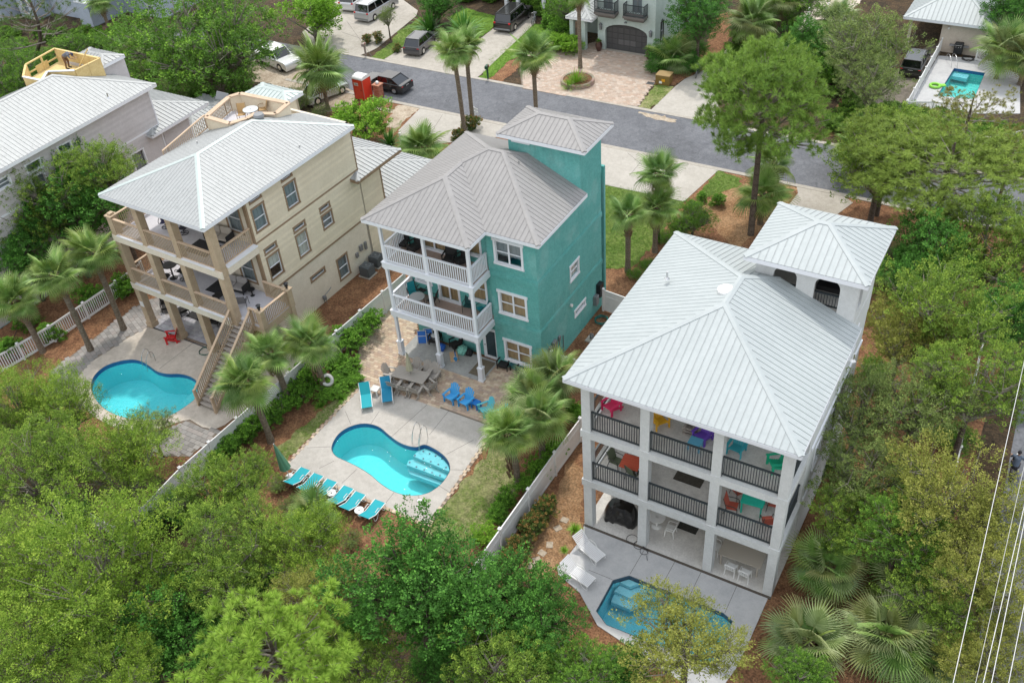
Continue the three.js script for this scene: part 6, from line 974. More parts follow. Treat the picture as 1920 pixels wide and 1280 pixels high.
function slingChair(label, fc, sc, p, ry, group, { swivel = 0, h = 0.42, name = 'patio_chair' } = {}) {
  const t = thing(name, label, 'chair', p, ry, group), fm = plain(fc, 0.4), m = plain(sc, 0.8);
  mb().bar([0, h, 0.24], [0, h - 0.05, -0.22], 0.5, 0.03).build('seat', m, t); mb().bar([0, h - 0.02, -0.2], [0, h + 0.58, -0.38], 0.5, 0.03).build('backrest', m, t);
  for (const x of [-0.28, 0.28]) { mb().tube([[x, h - 0.04, -0.22], [x, h + 0.6, -0.4], [x, h + 0.61, -0.40]], 0.018, 8, 5).build('back_frame', fm, t); mb().tube([[x, h + 0.22, -0.3], [x * 1.05, h + 0.22, 0.1], [x * 1.05, h + 0.12, 0.26], [x, h, 0.26]], 0.02, 12, 5).build('armrest', fm, t); if (!swivel) { mb().rod([x, h + 0.05, 0.26], [x, 0, 0.3], 0.018).build('leg', fm, t); mb().rod([x, h + 0.05, -0.24], [x, 0, -0.36], 0.018).build('leg', fm, t); } }
  if (swivel) { mb().rod([0, 0.08, 0], [0, h - 0.05, 0], 0.03).build('column', fm, t); mb().add(new THREE.TorusGeometry(0.27, 0.018, 6, 18), 0, 0.03, 0, Math.PI / 2).bar([-0.27, 0.04, 0], [0.27, 0.04, 0], 0.03).bar([0, 0.04, -0.27], [0, 0.04, 0.27], 0.03).build('base_ring', fm, t); }
  return t;
}
function wicker(label, p, ry, group, cushion) {
  const t = thing('wicker_chair', label, 'chair', p, ry, group), m = plain([0.016, 0.015, 0.015], 0.7);
  mb().rbox(0, 0.3, 0.02, 0.6, 0.2, 0.6, 0.03).build('seat', m, t); const b = mb(); for (let i = 0; i < 7; i++) b.bar([-0.3 + i * 0.1, 0.36, -0.26], [-0.32 + i * 0.107, 1.0, -0.44], 0.095, 0.04); b.rbox(0, 1.0, -0.44, 0.72, 0.06, 0.08, 0.02); b.build('backrest', m, t).userData.kind = 'stuff';
  for (const x of [-0.34, 0.34]) { mb().rbox(x, 0.6, -0.02, 0.1, 0.05, 0.62, 0.02).build('armrest', m, t); mb().bar([x, 0, 0.28], [x, 0.6, 0.24], 0.05).build('leg', m, t); mb().bar([x, 0, -0.3], [x, 0.6, -0.28], 0.05).build('leg', m, t); }
  if (cushion) mb().rbox(0, 0.43, 0.02, 0.5, 0.07, 0.52, 0.03).build('cushion', plain(cushion, 0.9), t);
  return t;
}
function lounger(label, p, ry, group, { sc = [0.01, 0.34, 0.40], fc = [0.75, 0.75, 0.74], back = 0.5, straps = 0, arms = 0 } = {}) {   // head at -z, feet at +z
  const t = thing('sun_lounger', label, 'sun lounger', p, ry, group), m = plain(sc, 0.75), f = plain(fc, 0.4), H = 0.34;
  const w = 0.6, L = 1.9, hb = 0.75, A = [0, H, -0.25], top = [0, H + hb * Math.sin(back), -0.25 - hb * Math.cos(back)], foot = [0, H - 0.02, -0.25 + L - hb];
  if (!straps) { mb().bar(A, foot, w, 0.02).build('sling', m, t); mb().bar([0, H, -0.25], top, w, 0.02).build('back_sling', m, t); } else { const s = mb(), k = mb(); for (let i = 0; i < 14; i++) { const z = mix(A[2], foot[2], (i + 0.5) / 14); s.box(0, H, z, w, 0.02, 0.06); } for (let i = 0; i < 9; i++) { const u = (i + 0.5) / 9; k.box(0, mix(A[1], top[1], u), mix(A[2], top[2], u), w, 0.02, 0.06, 0, back); } s.build('straps', m, t).userData.kind = 'stuff'; k.build('back_straps', m, t).userData.kind = 'stuff'; }
  for (const x of [-w / 2 - 0.02, w / 2 + 0.02]) { mb().bar([x, H, A[2]], [x, H - 0.02, foot[2]], 0.035).bar([x, H, A[2]], [x, top[1], top[2]], 0.035).build('frame', f, t); mb().tube([[x, H, foot[2] - 0.12], [x, 0.02, foot[2] - 0.05], [x, 0.02, foot[2] - 0.3], [x, H, foot[2] - 0.55]], 0.02, 14, 5).build('leg', f, t); mb().tube([[x, H, A[2] + 0.3], [x, 0.02, A[2] + 0.1], [x, 0.02, A[2] - 0.2], [x, H, A[2] - 0.25]], 0.02, 14, 5).build('leg', f, t); if (arms) mb().tube([[x, H, 0.3], [x, H + 0.22, 0.15], [x, H + 0.2, -0.25]], 0.02, 10, 5).build('armrest', f, t); }
  return t;
}
function table(name, label, p, ry, w, d, h, col, { round = 0, legs = 1, slats = 0, lc = col, group, inset = 0.85 } = {}) {
  const t = thing(name, label, 'table', p, ry, group), m = plain(col, 0.6), lm = plain(lc, 0.6);
  if (round) { mb().cyl(0, h - 0.015, 0, w / 2, w / 2, 0.03, 24).build('tabletop', m, t); if (legs === 1) { mb().cyl(0, h / 2, 0, 0.05, 0.05, h, 8).build('pedestal', lm, t); mb().cyl(0, 0.03, 0, w * 0.3, w * 0.12, 0.06, 14).build('base', lm, t); } else leg4(t, w * 0.6, w * 0.6, h, 0.04, lm, 1); } else {
    if (slats) { for (let i = 0; i < slats; i++) mb().box(0, h - 0.015, -d / 2 + (i + 0.5) * d / slats, w, 0.03, d / slats - 0.012).build('slat', m, t); mb().box(0, h - 0.07, 0, w * 0.9, 0.07, d * 0.85).build('apron', lm, t); } else mb().rbox(0, h - 0.02, 0, w, 0.04, d, 0.01).build('tabletop', m, t);
    leg4(t, w * inset, d * inset, h - 0.03, 0.07, lm); }
  return t;
}
const at = (x, z) => [x, 0.05, z], on = (y) => (x, z) => [x, y, z];
const BLUE = [0.045, 0.34, 0.70], AQUA = [0.10, 0.48, 0.57];

// ---------- middle yard ----------
{ const g = 'blue chairs facing the pool', b = (x, y) => [[-26.3, -33.43], [-25.32, -33.45], [-23.86, -33.34], [-22.82, -33.3]];
  const P = [[-26.34, -33.49], [-25.34, -33.5], [-23.91, -33.43], [-22.83, -33.32]];
  adirondack('bright blue slatted armchair, leftmost of the row by the patio', BLUE, at(...P[0]), -0.1); adirondack('bright blue slatted armchair beside the little blue side table', BLUE, at(...P[1]), -0.1);
  adirondack('turquoise slatted armchair right of the little blue side table', AQUA, at(...P[2]), -0.55); adirondack('turquoise slatted armchair half hidden by the palm', AQUA, at(...P[3]), -0.6);
  table('side_table', 'small blue slatted side table between the blue and turquoise armchairs', at(-24.74, -33.59), -0.1, 0.45, 0.45, 0.42, [0.01, 0.16, 0.50], { slats: 4 }); }
{ const [x, z] = [-29.37, -33.65], grey = [0.36, 0.33, 0.295]; const T0 = table('dining_table', 'long grey slatted dining table with a hole for the parasol', [x, 0.05, z], 0.1, 2.2, 1.05, 0.74, grey, { slats: 9 });
  const c0 = [[-1.45, 0, Math.PI / 2], [-0.75, 0.8, Math.PI], [0, 0.85, Math.PI], [0.75, 0.8, Math.PI], [1.4, 0.25, -Math.PI / 2 - 0.4], [-0.2, -0.85, 0], [0.55, -0.85, 0], [1.1, -0.8, 0.1]];
  const lab = ['at the left end of the long table', 'nearest the loungers on the pool side of the long table', 'in the middle of the pool side of the long table', 'right on the pool side of the long table', 'turned at the right end of the long table', 'behind the parasol on the house side of the long table', 'on the house side of the long table, middle', 'on the house side of the long table, right'];
  c0.forEach(([dx, dz, a], i) => { const c = Math.cos(0.1), s = Math.sin(0.1); adirondack('grey slatted dining chair ' + lab[i], grey, [x + dx * c + dz * s, 0.05, z - dx * s + dz * c], a + 0.1, 'grey chairs round the dining table', 'dining_chair'); });
  const u = thing('parasol', 'furled cream parasol standing through the dining table', 'parasol', [x - 0.05, 0.05, z - 0.05]); mb().cyl(0, 1.2, 0, 0.025, 0.025, 2.4, 8).build('pole', M.greyMetal, u); const k = mb(); for (let i = 0; i < 6; i++) { const a = i * 1.047; k.add(new THREE.ConeGeometry(0.13, 1.35, 6), Math.cos(a) * 0.07, 1.75, Math.sin(a) * 0.07, Math.sin(a) * -0.06, 0, Math.cos(a) * 0.06); } k.build('canopy', plain([0.42, 0.40, 0.28], 0.9), u).userData.kind = 'stuff'; mb().cyl(0, 0.04, 0, 0.25, 0.22, 0.08, 14).build('base', M.greyMetal, u); }
{ const hd = [[-31.47, -31.77], [-30.55, -32.65]], ft = [[-30.33, -30.42], [-29.53, -31.37]], lo = (l, i, o) => { const a = dirA(hd[i], ft[i]); return lounger(l, [ft[i][0] - Math.sin(a) * 0.95, 0.05, ft[i][1] - Math.cos(a) * 0.95], a, null, o); };
  lo('teal sling lounger left of the small white table, back raised', 0, { back: 0.95 }); lo('blue sling lounger right of the small white table, back raised', 1, { back: 0.95, sc: [0.01, 0.22, 0.38] });
  table('side_table', 'small white table between the two raised loungers', at(-30.86, -31.96), 0.1, 0.5, 0.5, 0.42, [0.7, 0.7, 0.68], { slats: 4 }); }
{ const P = [[-30.48, -24.34], [-29.53, -24.32], [-28.59, -24.31], [-27.47, -24.33], [-26.63, -24.28], [-25.35, -24.29]], g = 'teal loungers in the row by the lower trees'; P.forEach(([x, z], i) => lounger(`teal sling lounger, ${ord[i]} from the left in the row by the lower trees`, [x, 0.05, z + 0.1], Math.PI + 0.04, g, { back: 0.4, arms: 1 }).scale.set(1.05, 1, 0.8));
  const Q = [[-28.05, -24.16], [-25.97, -23.86]]; Q.forEach(([x, z], i) => table('resin_table', `white round plastic table ${i ? 'beside the last teal lounger' : 'between the teal loungers'}`, [x, 0.05, z], 0, 0.5, 0.5, 0.4, [0.75, 0.75, 0.74], { round: 1 })); }
{ const u = thing('parasol', 'furled green parasol at the lower left corner of the pool deck', 'parasol', [-31.17, -24.28].reduce((a, v, i) => i ? [a[0], 0.05, v] : [v], [])); u.rotation.z = 0.12; u.rotation.x = 0.05; mb().cyl(0, 1.3, 0, 0.025, 0.025, 2.6, 8).build('pole', M.vinyl, u); const k = mb(); for (let i = 0; i < 6; i++) { const a = i * 1.047; k.add(new THREE.ConeGeometry(0.17, 1.9, 6), Math.cos(a) * 0.1, 1.65, Math.sin(a) * 0.1, Math.sin(a) * -0.07, 0, Math.cos(a) * 0.07); } k.build('canopy', plain([0.10, 0.24, 0.14], 0.9), u).userData.kind = 'stuff'; mb().cyl(0, 0.04, 0, 0.25, 0.22, 0.08, 14).build('base', M.vinyl, u); }
function handrail(label, a, b, h = 0.85) { const t = thing('pool_handrail', label, 'handrail', [a[0], 0.03, a[1]]), d = [b[0] - a[0], b[1] - a[1]], L = Math.hypot(...d), n = [-d[1] / L * 0.5, d[0] / L * 0.5]; for (const s of [0, 1]) { const o = [n[0] * s, n[1] * s]; mb().tube([[o[0], -0.05, o[1]], [o[0], h * 0.7, o[1]], [o[0] + d[0] * 0.3, h, o[1] + d[1] * 0.3], [o[0] + d[0] * 0.75, h * 0.55, o[1] + d[1] * 0.75], [o[0] + d[0], -0.35, o[1] + d[1]]], 0.024, 24, 6).build('rail', M.steel, t); } return t; }
handrail('curved steel handrail at the steps of the middle pool', ...[[-25.91, -30.2], [-25.98, -29.32]], 1.2); handrail('steel ladder rails at the blue pool of the beige house', ...[[-45.68, -28.23], [-45.8, -27.49]], 0.9);
handrail('dark ladder rails at the long side of the angular pool', ...[[-8.43, -26.99], [-8.35, -26.33]], 0.9); handrail('small steel rail at the far pool', ...[[-9.56, -91.64], [-8.7, -89.93]], 0.8);
{ const t = thing('skimmer_cover', 'white round skimmer lid in the deck below the middle pool', 'skimmer cover', [-23.7, -26.1].reduce((a, v, i) => i ? [a[0], 0.052, v] : [v], [])); mb().cyl(0, 0.006, 0, 0.14, 0.14, 0.012, 18).build('lid', M.vinyl, t); mb().add(new THREE.TorusGeometry(0.14, 0.012, 5, 18), 0, 0.012, 0, Math.PI / 2).build('rim', M.greyMetal, t); }
{ const t = thing('life_ring', 'white life ring hanging on the palm beside the fence', 'life ring', [-33.51, -30.86].reduce((a, v, i) => i ? [a[0], 1.0, v] : [v], [])); t.rotation.set(-0.5, 0.4, 0); mb().add(new THREE.TorusGeometry(0.3, 0.1, 10, 24)).build('ring', plain([0.6, 0.6, 0.58], 0.6), t); mb().add(new THREE.TorusGeometry(0.41, 0.012, 5, 24)).build('rope', plain([0.4, 0.36, 0.3], 0.9), t); }
// under the balconies
{ const Y = 0.08;
  const cc = (label, x, z, ry, c) => { const t = thing('folding_chair', label, 'chair', [x, Y, z], ry); mb().bar([0, 0.05, 0.1], [0, 0.85, -0.1], 0.5, 0.05).build('fabric', plain(c, 0.8), t); mb().bar([-0.28, 0, 0.15], [-0.28, 0.9, -0.1], 0.03).bar([0.28, 0, 0.15], [0.28, 0.9, -0.1], 0.03).bar([-0.28, 0.9, -0.1], [0.28, 0.9, -0.1], 0.03).bar([-0.28, 0.55, 0.02], [0.28, 0.55, 0.02], 0.03).build('frame', M.vinyl, t); };
  const q = (x, y) => 0; const P = [[-30.95, -37.16], [-30.2, -37.03], [-29.46, -37.07], [-28.72, -37.27], [-28.06, -37.35], [-27.6, -37.41], [-28.17, -36.83], [-29.02, -36.74]];
  cc('folded blue beach chair leaning at the left wall of the porch', P[0][0], P[0][1], 0.5, [0.03, 0.16, 0.55]); cc('second folded beach chair with white frame on the porch', P[0][0] + 0.25, P[0][1] - 0.35, 0.5, [0.05, 0.2, 0.6]);
  wicker('black wicker armchair piled with things on the porch, left one', [P[1][0], Y, P[1][1] - 0.5], 0.2); wicker('black wicker armchair on the porch near the bags, right one', [P[3][0], Y, P[3][1] - 0.35], -0.5);
  { const t = thing('beach_float', 'grey and white rolled beach float lying on the porch chair', 'float', [P[1][0] + 0.1, Y + 0.45, P[1][1] - 0.4]); mb().sph(0, 0.15, 0, 0.3, 1.1, 0.6, 0.9, 14).build('float', plain([0.5, 0.52, 0.55], 0.5), t); mb().add(new THREE.TorusGeometry(0.28, 0.05, 6, 18), 0, 0.2, 0, Math.PI / 2).build('rim', M.dark, t); }
  const bag = (label, p, c, s = 1) => { const t = thing('beach_bag', label, 'bag', [p[0], Y, p[1]]); const g = new THREE.IcosahedronGeometry(0.28 * s, 3), a = g.attributes.position, r = rng(p[0] * 99 | 0); for (let i = 0; i < a.count; i++) { const k = 0.8 + 0.35 * vnoise(a.getX(i) * 12 + 9, a.getY(i) * 12 + a.getZ(i) * 9 + 9, 64, 2); a.setXYZ(i, a.getX(i) * k, Math.max(0, a.getY(i) * k * 0.9 + 0.22 * s), a.getZ(i) * k); } g.computeVertexNormals(); const o = mb().add(g).build('bag', plain(c, 0.6), t); mb().add(new THREE.TorusGeometry(0.12 * s, 0.012, 5, 14), 0, 0.42 * s, 0).build('strap', M.dark, t); };
  bag('blue beach bag on the porch between the wicker chairs', P[2], [0.02, 0.12, 0.5]); bag('green and white plastic bag on the porch', P[4], [0.2, 0.5, 0.42], 1.25); bag('round black bag at the end of the porch pile', P[5], [0.012, 0.012, 0.014], 0.9);
  { const t = thing('beach_toys', 'striped boogie board on the porch floor', 'board', [P[6][0] - 0.2, Y, P[6][1]], 0.7); mb().rbox(0, 0.04, 0, 0.5, 0.06, 0.95, 0.03).build('board', plain([0.62, 0.42, 0.25], 0.5), t); mb().rbox(0.1, 0.075, 0, 0.08, 0.012, 0.85, 0.005).build('stripe', plain([0.05, 0.25, 0.6], 0.5), t); }
  { const t = thing('bucket', 'small blue bucket in front of the porch pile', 'bucket', [P[6][0] + 0.1, Y, P[6][1] + 0.25]); mb().cyl(0, 0.11, 0, 0.09, 0.13, 0.22, 14).build('bucket', plain([0.03, 0.25, 0.55], 0.4), t); mb().add(new THREE.TorusGeometry(0.13, 0.01, 5, 16, 3.14), 0, 0.22, 0).build('handle', M.vinyl, t); }
  const rugT = (label, x0, x1, z0, z1, y, c, c2) => { const t = thing('rug', label, 'rug', [(x0 + x1) / 2, y, (z0 + z1) / 2]); mb().rbox(0, 0.008, 0, x1 - x0, 0.016, z1 - z0, 0.004).build('pile', mottled(c, c2, 1.5, { fine: 0.5, per: 16, off: 60 }), t); mb().bar([-(x1 - x0) / 2, 0.012, (z1 - z0) / 2], [(x1 - x0) / 2, 0.012, (z1 - z0) / 2], 0.05, 0.02).bar([-(x1 - x0) / 2, 0.012, -(z1 - z0) / 2], [(x1 - x0) / 2, 0.012, -(z1 - z0) / 2], 0.05, 0.02).build('border', plain(c, 0.9), t); return t; };
  globalThis.rugT = rugT;
  rugT('brown doormat rug in front of the glass door of the teal house', -26.75, -25.7, -37.4, -35.95, Y + 0.002, [0.13, 0.105, 0.07], [0.19, 0.155, 0.11]);
  const W = [[-25.04, -37.2], [-23.69, -37.33]]; wicker('black wicker armchair under the ground floor window, left one', [W[0][0], 0.05, W[0][1] - 0.15], 0.05); wicker('black wicker armchair under the ground floor window, right one', [W[1][0], 0.05, W[1][1] - 0.25], 0.05);
  table('side_table', 'black side table with teal top between two wicker armchairs', [(W[0][0] + W[1][0]) / 2, 0.05, (W[0][1] + W[1][1]) / 2 - 0.25], 0, 0.5, 0.5, 0.45, [0.02, 0.10, 0.11], { lc: [0.02, 0.02, 0.02] }); }
// balconies of the teal house
{ const T2 = [0.01, 0.24, 0.28]; const U = [[-31.51, -37.16], [-30.61, -37.1], [-28.06, -37.06], [-27.38, -37.15]];
  wicker('black wicker armchair in the left corner of the top teal balcony', [U[0][0], 7.05, U[0][1] - 0.3], 0.3); wicker('black wicker armchair with teal cushion, second on the top teal balcony', [U[1][0], 7.05, U[1][1] - 0.3], -0.3, T2);
  wicker('tall black wicker armchair right of the middle post, top teal balcony', [U[2][0], 7.05, U[2][1] - 0.2], 0.2); wicker('black wicker armchair with teal cushion by the right post, top balcony', [U[3][0], 7.05, U[3][1] - 0.2], -0.5, [0.01, 0.33, 0.34]);
  const W = [[-31.18, -37.25], [-30.8, -37.72], [-29.71, -37.19], [-27.39, -37.32], [-26.46, -37.39], [-30.49, -36.75]], g = 0;
  slingChair('teal sling chair at the left of the lower teal balcony', [0.02, 0.02, 0.02], T2, [W[0][0], 3.5, W[0][1]], 0.9); slingChair('black sling chair behind the glass table, lower teal balcony', [0.02, 0.02, 0.02], [0.02, 0.02, 0.02], [W[1][0], 3.5, W[1][1] - 0.1], -0.2); slingChair('black sling chair behind the middle post, lower teal balcony', [0.02, 0.02, 0.02], [0.02, 0.02, 0.02], [W[2][0], 3.5, W[2][1]], -1.3); slingChair('dark sling chair near the french doors, lower teal balcony', [0.02, 0.02, 0.02], [0.01, 0.06, 0.06], [W[3][0], 3.5, W[3][1] - 0.3], 0.2); slingChair('teal sling chair in the right corner of the lower teal balcony', [0.02, 0.02, 0.02], T2, [W[4][0], 3.5, W[4][1] - 0.3], -0.6);
  table('glass_table', 'round glass table between the chairs of the lower teal balcony', [W[5][0], 3.5, W[5][1]], 0, 0.95, 0.95, 0.68, [0.35, 0.36, 0.36], { round: 1, legs: 4, lc: [0.02, 0.02, 0.02] }); }
// ---------- beige house furniture ----------
const TL = (x, z) => { const c = Math.cos(-1.5246 * R), s = Math.sin(-1.5246 * R); return [-48.9 + x * c + z * s, -30.65 - x * s + z * c]; };
const onT = (x, z, y) => { const [a, b] = TL(x, z); return [a, y, b]; };
{ adirondack('red plastic armchair beside the pool of the beige house', [0.50, 0.008, 0.012], at(-46.11, -30.23), -0.9);
  slingChair('dark blue swivel rocker on the upper beige balcony, left one', [0.015, 0.015, 0.02], [0.05, 0.05, 0.12], onT(2.6, -2.1, 7.4), 0.6, null, { swivel: 1 }); slingChair('dark swivel rocker behind the third timber post, upper beige balcony', [0.015, 0.015, 0.02], [0.03, 0.03, 0.05], onT(4.2, -2.1, 7.4), 0.3, null, { swivel: 1 });
  const sofa = (label, x, z, y, ry, c) => { const t = thing('patio_sofa', label, 'sofa', onT(x, z, y), ry); mb().rbox(0, 0.2, 0, 1.7, 0.12, 0.75, 0.02).build('frame', M.dark, t); for (const s of [-0.42, 0.42]) { mb().rbox(s, 0.36, 0.04, 0.78, 0.16, 0.64, 0.05).build('seat_cushion', plain(c, 0.95), t); mb().rbox(s, 0.66, -0.28, 0.78, 0.46, 0.16, 0.06, 0, -0.15).build('back_cushion', plain(c, 0.95), t); } for (const s of [-0.86, 0.86]) mb().rbox(s, 0.4, 0, 0.08, 0.5, 0.75, 0.03).build('armrest', M.dark, t); leg4(t, 1.6, 0.65, 0.16, 0.06, M.dark); };
  sofa('black framed sofa with beige cushions on the upper beige balcony', 6.9, -2.5, 7.4, 0.1, [0.42, 0.38, 0.33]); sofa('black framed sofa with grey cushions on the lower beige balcony', 7.0, -2.5, 3.72, 0.1, [0.36, 0.34, 0.33]);
  const rg = globalThis.rugT; const rr = (label, x, z, y, w, d) => { const [a, b] = TL(x, z); rg(label, a - w / 2, a + w / 2, b - d / 2, b + d / 2, y, [0.02, 0.02, 0.022], [0.04, 0.04, 0.045]); };
  rr('black rug on the upper beige balcony', 6.5, -1.4, 7.402, 1.8, 1.3); rr('black rug on the lower beige balcony', 5.9, -2.2, 3.722, 1.5, 1.2);
  const bx = 2.3, bz = -1.6; table('bar_table', 'tall black round bar table on the lower beige balcony', onT(bx, bz, 3.72), 0, 0.95, 0.95, 1.05, [0.015, 0.015, 0.015], { round: 1 });
  [[0.75, -0.2, -1.4], [-0.7, 0.1, 1.5], [0.1, -0.8, 0], [0.3, 0.75, 3.3]].forEach(([dx, dz, a], i) => slingChair(`tall black bar chair, ${['right of', 'left of', 'behind', 'in front of'][i]} the bar table on the beige balcony`, [0.015, 0.015, 0.015], [0.02, 0.02, 0.02], onT(bx + dx, bz + dz, 3.72), a, null, { swivel: 1, h: 0.72, name: 'bar_chair' }));
  slingChair('black iron armchair standing on the landing end of the lower balcony', [0.012, 0.012, 0.014], [0.2, 0.2, 0.21], onT(8.7, -1.4, 3.72), -2.6); table('side_table', 'small black round table by the lower balcony sofa', onT(8.4, -2.5, 3.72), 0, 0.5, 0.5, 0.5, [0.015, 0.015, 0.015], { round: 1 }); table('ottoman', 'low black ottoman on the lower beige balcony', onT(6.8, -1.2, 3.72), 0, 0.6, 0.5, 0.4, [0.02, 0.02, 0.02]);
  const P = [[-49.01, -32.58], [-47.71, -32.78], [-47.45, -33.31], [-44.77, -32.85]]; wicker('dark armchair under the beige house, left one', at(P[0][0], P[0][1]), 0.8); wicker('dark armchair under the beige house, middle one', at(P[1][0], P[1][1]), -0.4, [0.3, 0.28, 0.25]); wicker('dark armchair under the beige house, right one', at(P[3][0], P[3][1]), 0.2, [0.3, 0.28, 0.25]);
  rg('black rug under the beige house', -47.3, -45.6, -33.9, -32.6, 0.055, [0.015, 0.015, 0.017], [0.03, 0.03, 0.03]);
  // roof terrace
  const C = [[-45.86, -40.67], [-45.08, -41.83], [-45.34, -41.02]]; slingChair('tan sling chair left of the round table on the beige roof terrace', [0.3, 0.2, 0.1], [0.42, 0.27, 0.12], [C[0][0], 11.06, C[0][1]], 0.6); slingChair('tan sling chair right of the round table on the beige roof terrace', [0.3, 0.2, 0.1], [0.42, 0.27, 0.12], [C[1][0], 11.06, C[1][1]], -0.8); table('glass_table', 'round pale table on the beige roof terrace', [C[2][0], 11.06, C[2][1]], 0, 1.0, 1.0, 0.7, [0.5, 0.53, 0.53], { round: 1, lc: [0.3, 0.2, 0.1] });
  const sg = thing('satellite_dish', 'small grey dish on a mast behind the beige roof terrace', 'satellite dish', [-53.58, -46.12].reduce((a, v, i) => i ? [a[0], 0, v] : [v], [])); mb().cyl(0, 4.3, 0, 0.04, 0.04, 8.6, 8).build('mast', M.greyMetal, sg); mb().rbox(0, 8.9, 0, 0.9, 0.6, 0.08, 0.03, 0.5, -0.6).build('dish', M.greyMetal, sg);
}
function acUnit(label, p) { const t = thing('air_conditioner', label, 'air conditioner', p); mb().rbox(0, 0.45, 0, 0.8, 0.78, 0.8, 0.05).build('housing', plain([0.075, 0.085, 0.09], 0.6), t); const l = mb(); for (let i = 0; i < 9; i++) for (const [x, z, w, d] of [[0, 0.405, 0.66, 0.02], [0.405, 0, 0.02, 0.66]]) l.box(x, 0.16 + i * 0.07, z, w, 0.03, d); l.build('louvres', plain([0.12, 0.13, 0.135], 0.6), t).userData.kind = 'stuff'; mb().add(new THREE.TorusGeometry(0.3, 0.02, 6, 22), 0, 0.86, 0, Math.PI / 2).add(new THREE.TorusGeometry(0.2, 0.012, 6, 22), 0, 0.86, 0, Math.PI / 2).add(new THREE.TorusGeometry(0.1, 0.012, 6, 22), 0, 0.86, 0, Math.PI / 2).cyl(0, 0.85, 0, 0.07, 0.07, 0.03, 10).build('fan_guard', plain([0.2, 0.21, 0.215], 0.5), t); mb().box(0, 0.03, 0, 0.95, 0.06, 0.95).build('pad', M.oldDrive, t); return t; }
acUnit('dark air conditioner nearer the camera on the beige house wall', [-38.75, -41.81].reduce((a, v, i) => i ? [a[0], 0, v] : [v], [])); acUnit('dark air conditioner farther along the beige house wall', [-38.89, -43.1].reduce((a, v, i) => i ? [a[0], 0, v] : [v], []));
{ const t = thing('gas_meter', 'grey gas meter at the foot of the beige house wall', 'meter', [-39.42, -37.91].reduce((a, v, i) => i ? [a[0], 0, v] : [v], [])); mb().rbox(0, 0.45, 0, 0.26, 0.3, 0.18, 0.05).cyl(0, 0.45, 0.1, 0.09, 0.09, 0.06, 12, Math.PI / 2).build('meter', M.greyMetal, t); mb().tube([[0.1, 0, 0], [0.1, 0.7, 0], [0.1, 0.75, -0.2], [0.1, 0.9, -0.7]], 0.025, 14, 6).rod([-0.1, 0, 0], [-0.1, 0.5, 0], 0.025).build('pipe', M.greyMetal, t); }
function hose(label, c, col, r = 0.35, n = 4) { const t = thing('garden_hose', label, 'hose', [c[0], 0.06, c[1]]), pts = [], q = rng(c[0] * 50 | 0); for (let i = 0; i < n * 14; i++) { const a = i / 14 * 6.283, rr = r * (0.8 + 0.25 * q()); pts.push([Math.cos(a) * rr, 0.01 + i * 0.0022, Math.sin(a) * rr]); } mb().tube(pts, 0.018, n * 40, 6).build('coil', plain(col, 0.5), t); mb().rod([r, 0.02, 0], [r + 0.35, 0.02, 0.15], 0.02).build('nozzle', M.greyMetal, t); return t; }
hose('green hose coiled at the foot of the outside stair', [[-43.35, -30.35]][0], [0.01, 0.10, 0.07], 0.42, 2); hose('coil of teal green hose beside the teal house wall', [[-21.65, -43.97]][0], [0.0, 0.16, 0.14], 0.45, 6);
{ const t = thing('garden_hose', 'thin black hose looped on the deck of the white house', 'hose', [-12.25, -28.69].reduce((a, v, i) => i ? [a[0], 0.065, v] : [v], [])); const loop = (x, z, r, k) => Array.from({ length: 14 }, (_, i) => [x + Math.cos(i * 0.47) * r, 0.01 + i * 0.001 + k, z + Math.sin(i * 0.47) * r]); mb().tube([...loop(-0.35, -0.1, 0.28, 0), ...loop(0.1, 0.1, 0.25, 0.02), ...loop(0.5, 0.35, 0.2, 0.04)], 0.014, 160, 5).build('coil', M.dark, t); mb().rod([0.7, 0.02, 0.5], [0.85, 0.02, 0.75], 0.02).build('nozzle', M.greyMetal, t); }
{ const t = thing('condensate_pad', 'small pad with pipes at the foot of the teal house wall', 'utility pad', [-21.38, -42.03].reduce((a, v, i) => i ? [a[0], 0, v] : [v], [])); mb().box(0, 0.05, 0, 0.7, 0.1, 0.6).build('pad', M.oldDrive, t); mb().tube([[-0.1, 0.1, 0], [-0.1, 0.5, 0], [0.1, 0.5, 0], [0.1, 0.1, 0]], 0.04, 14, 7).sph(0, 0.3, 0, 0.12).build('valve', M.greyMetal, t); }

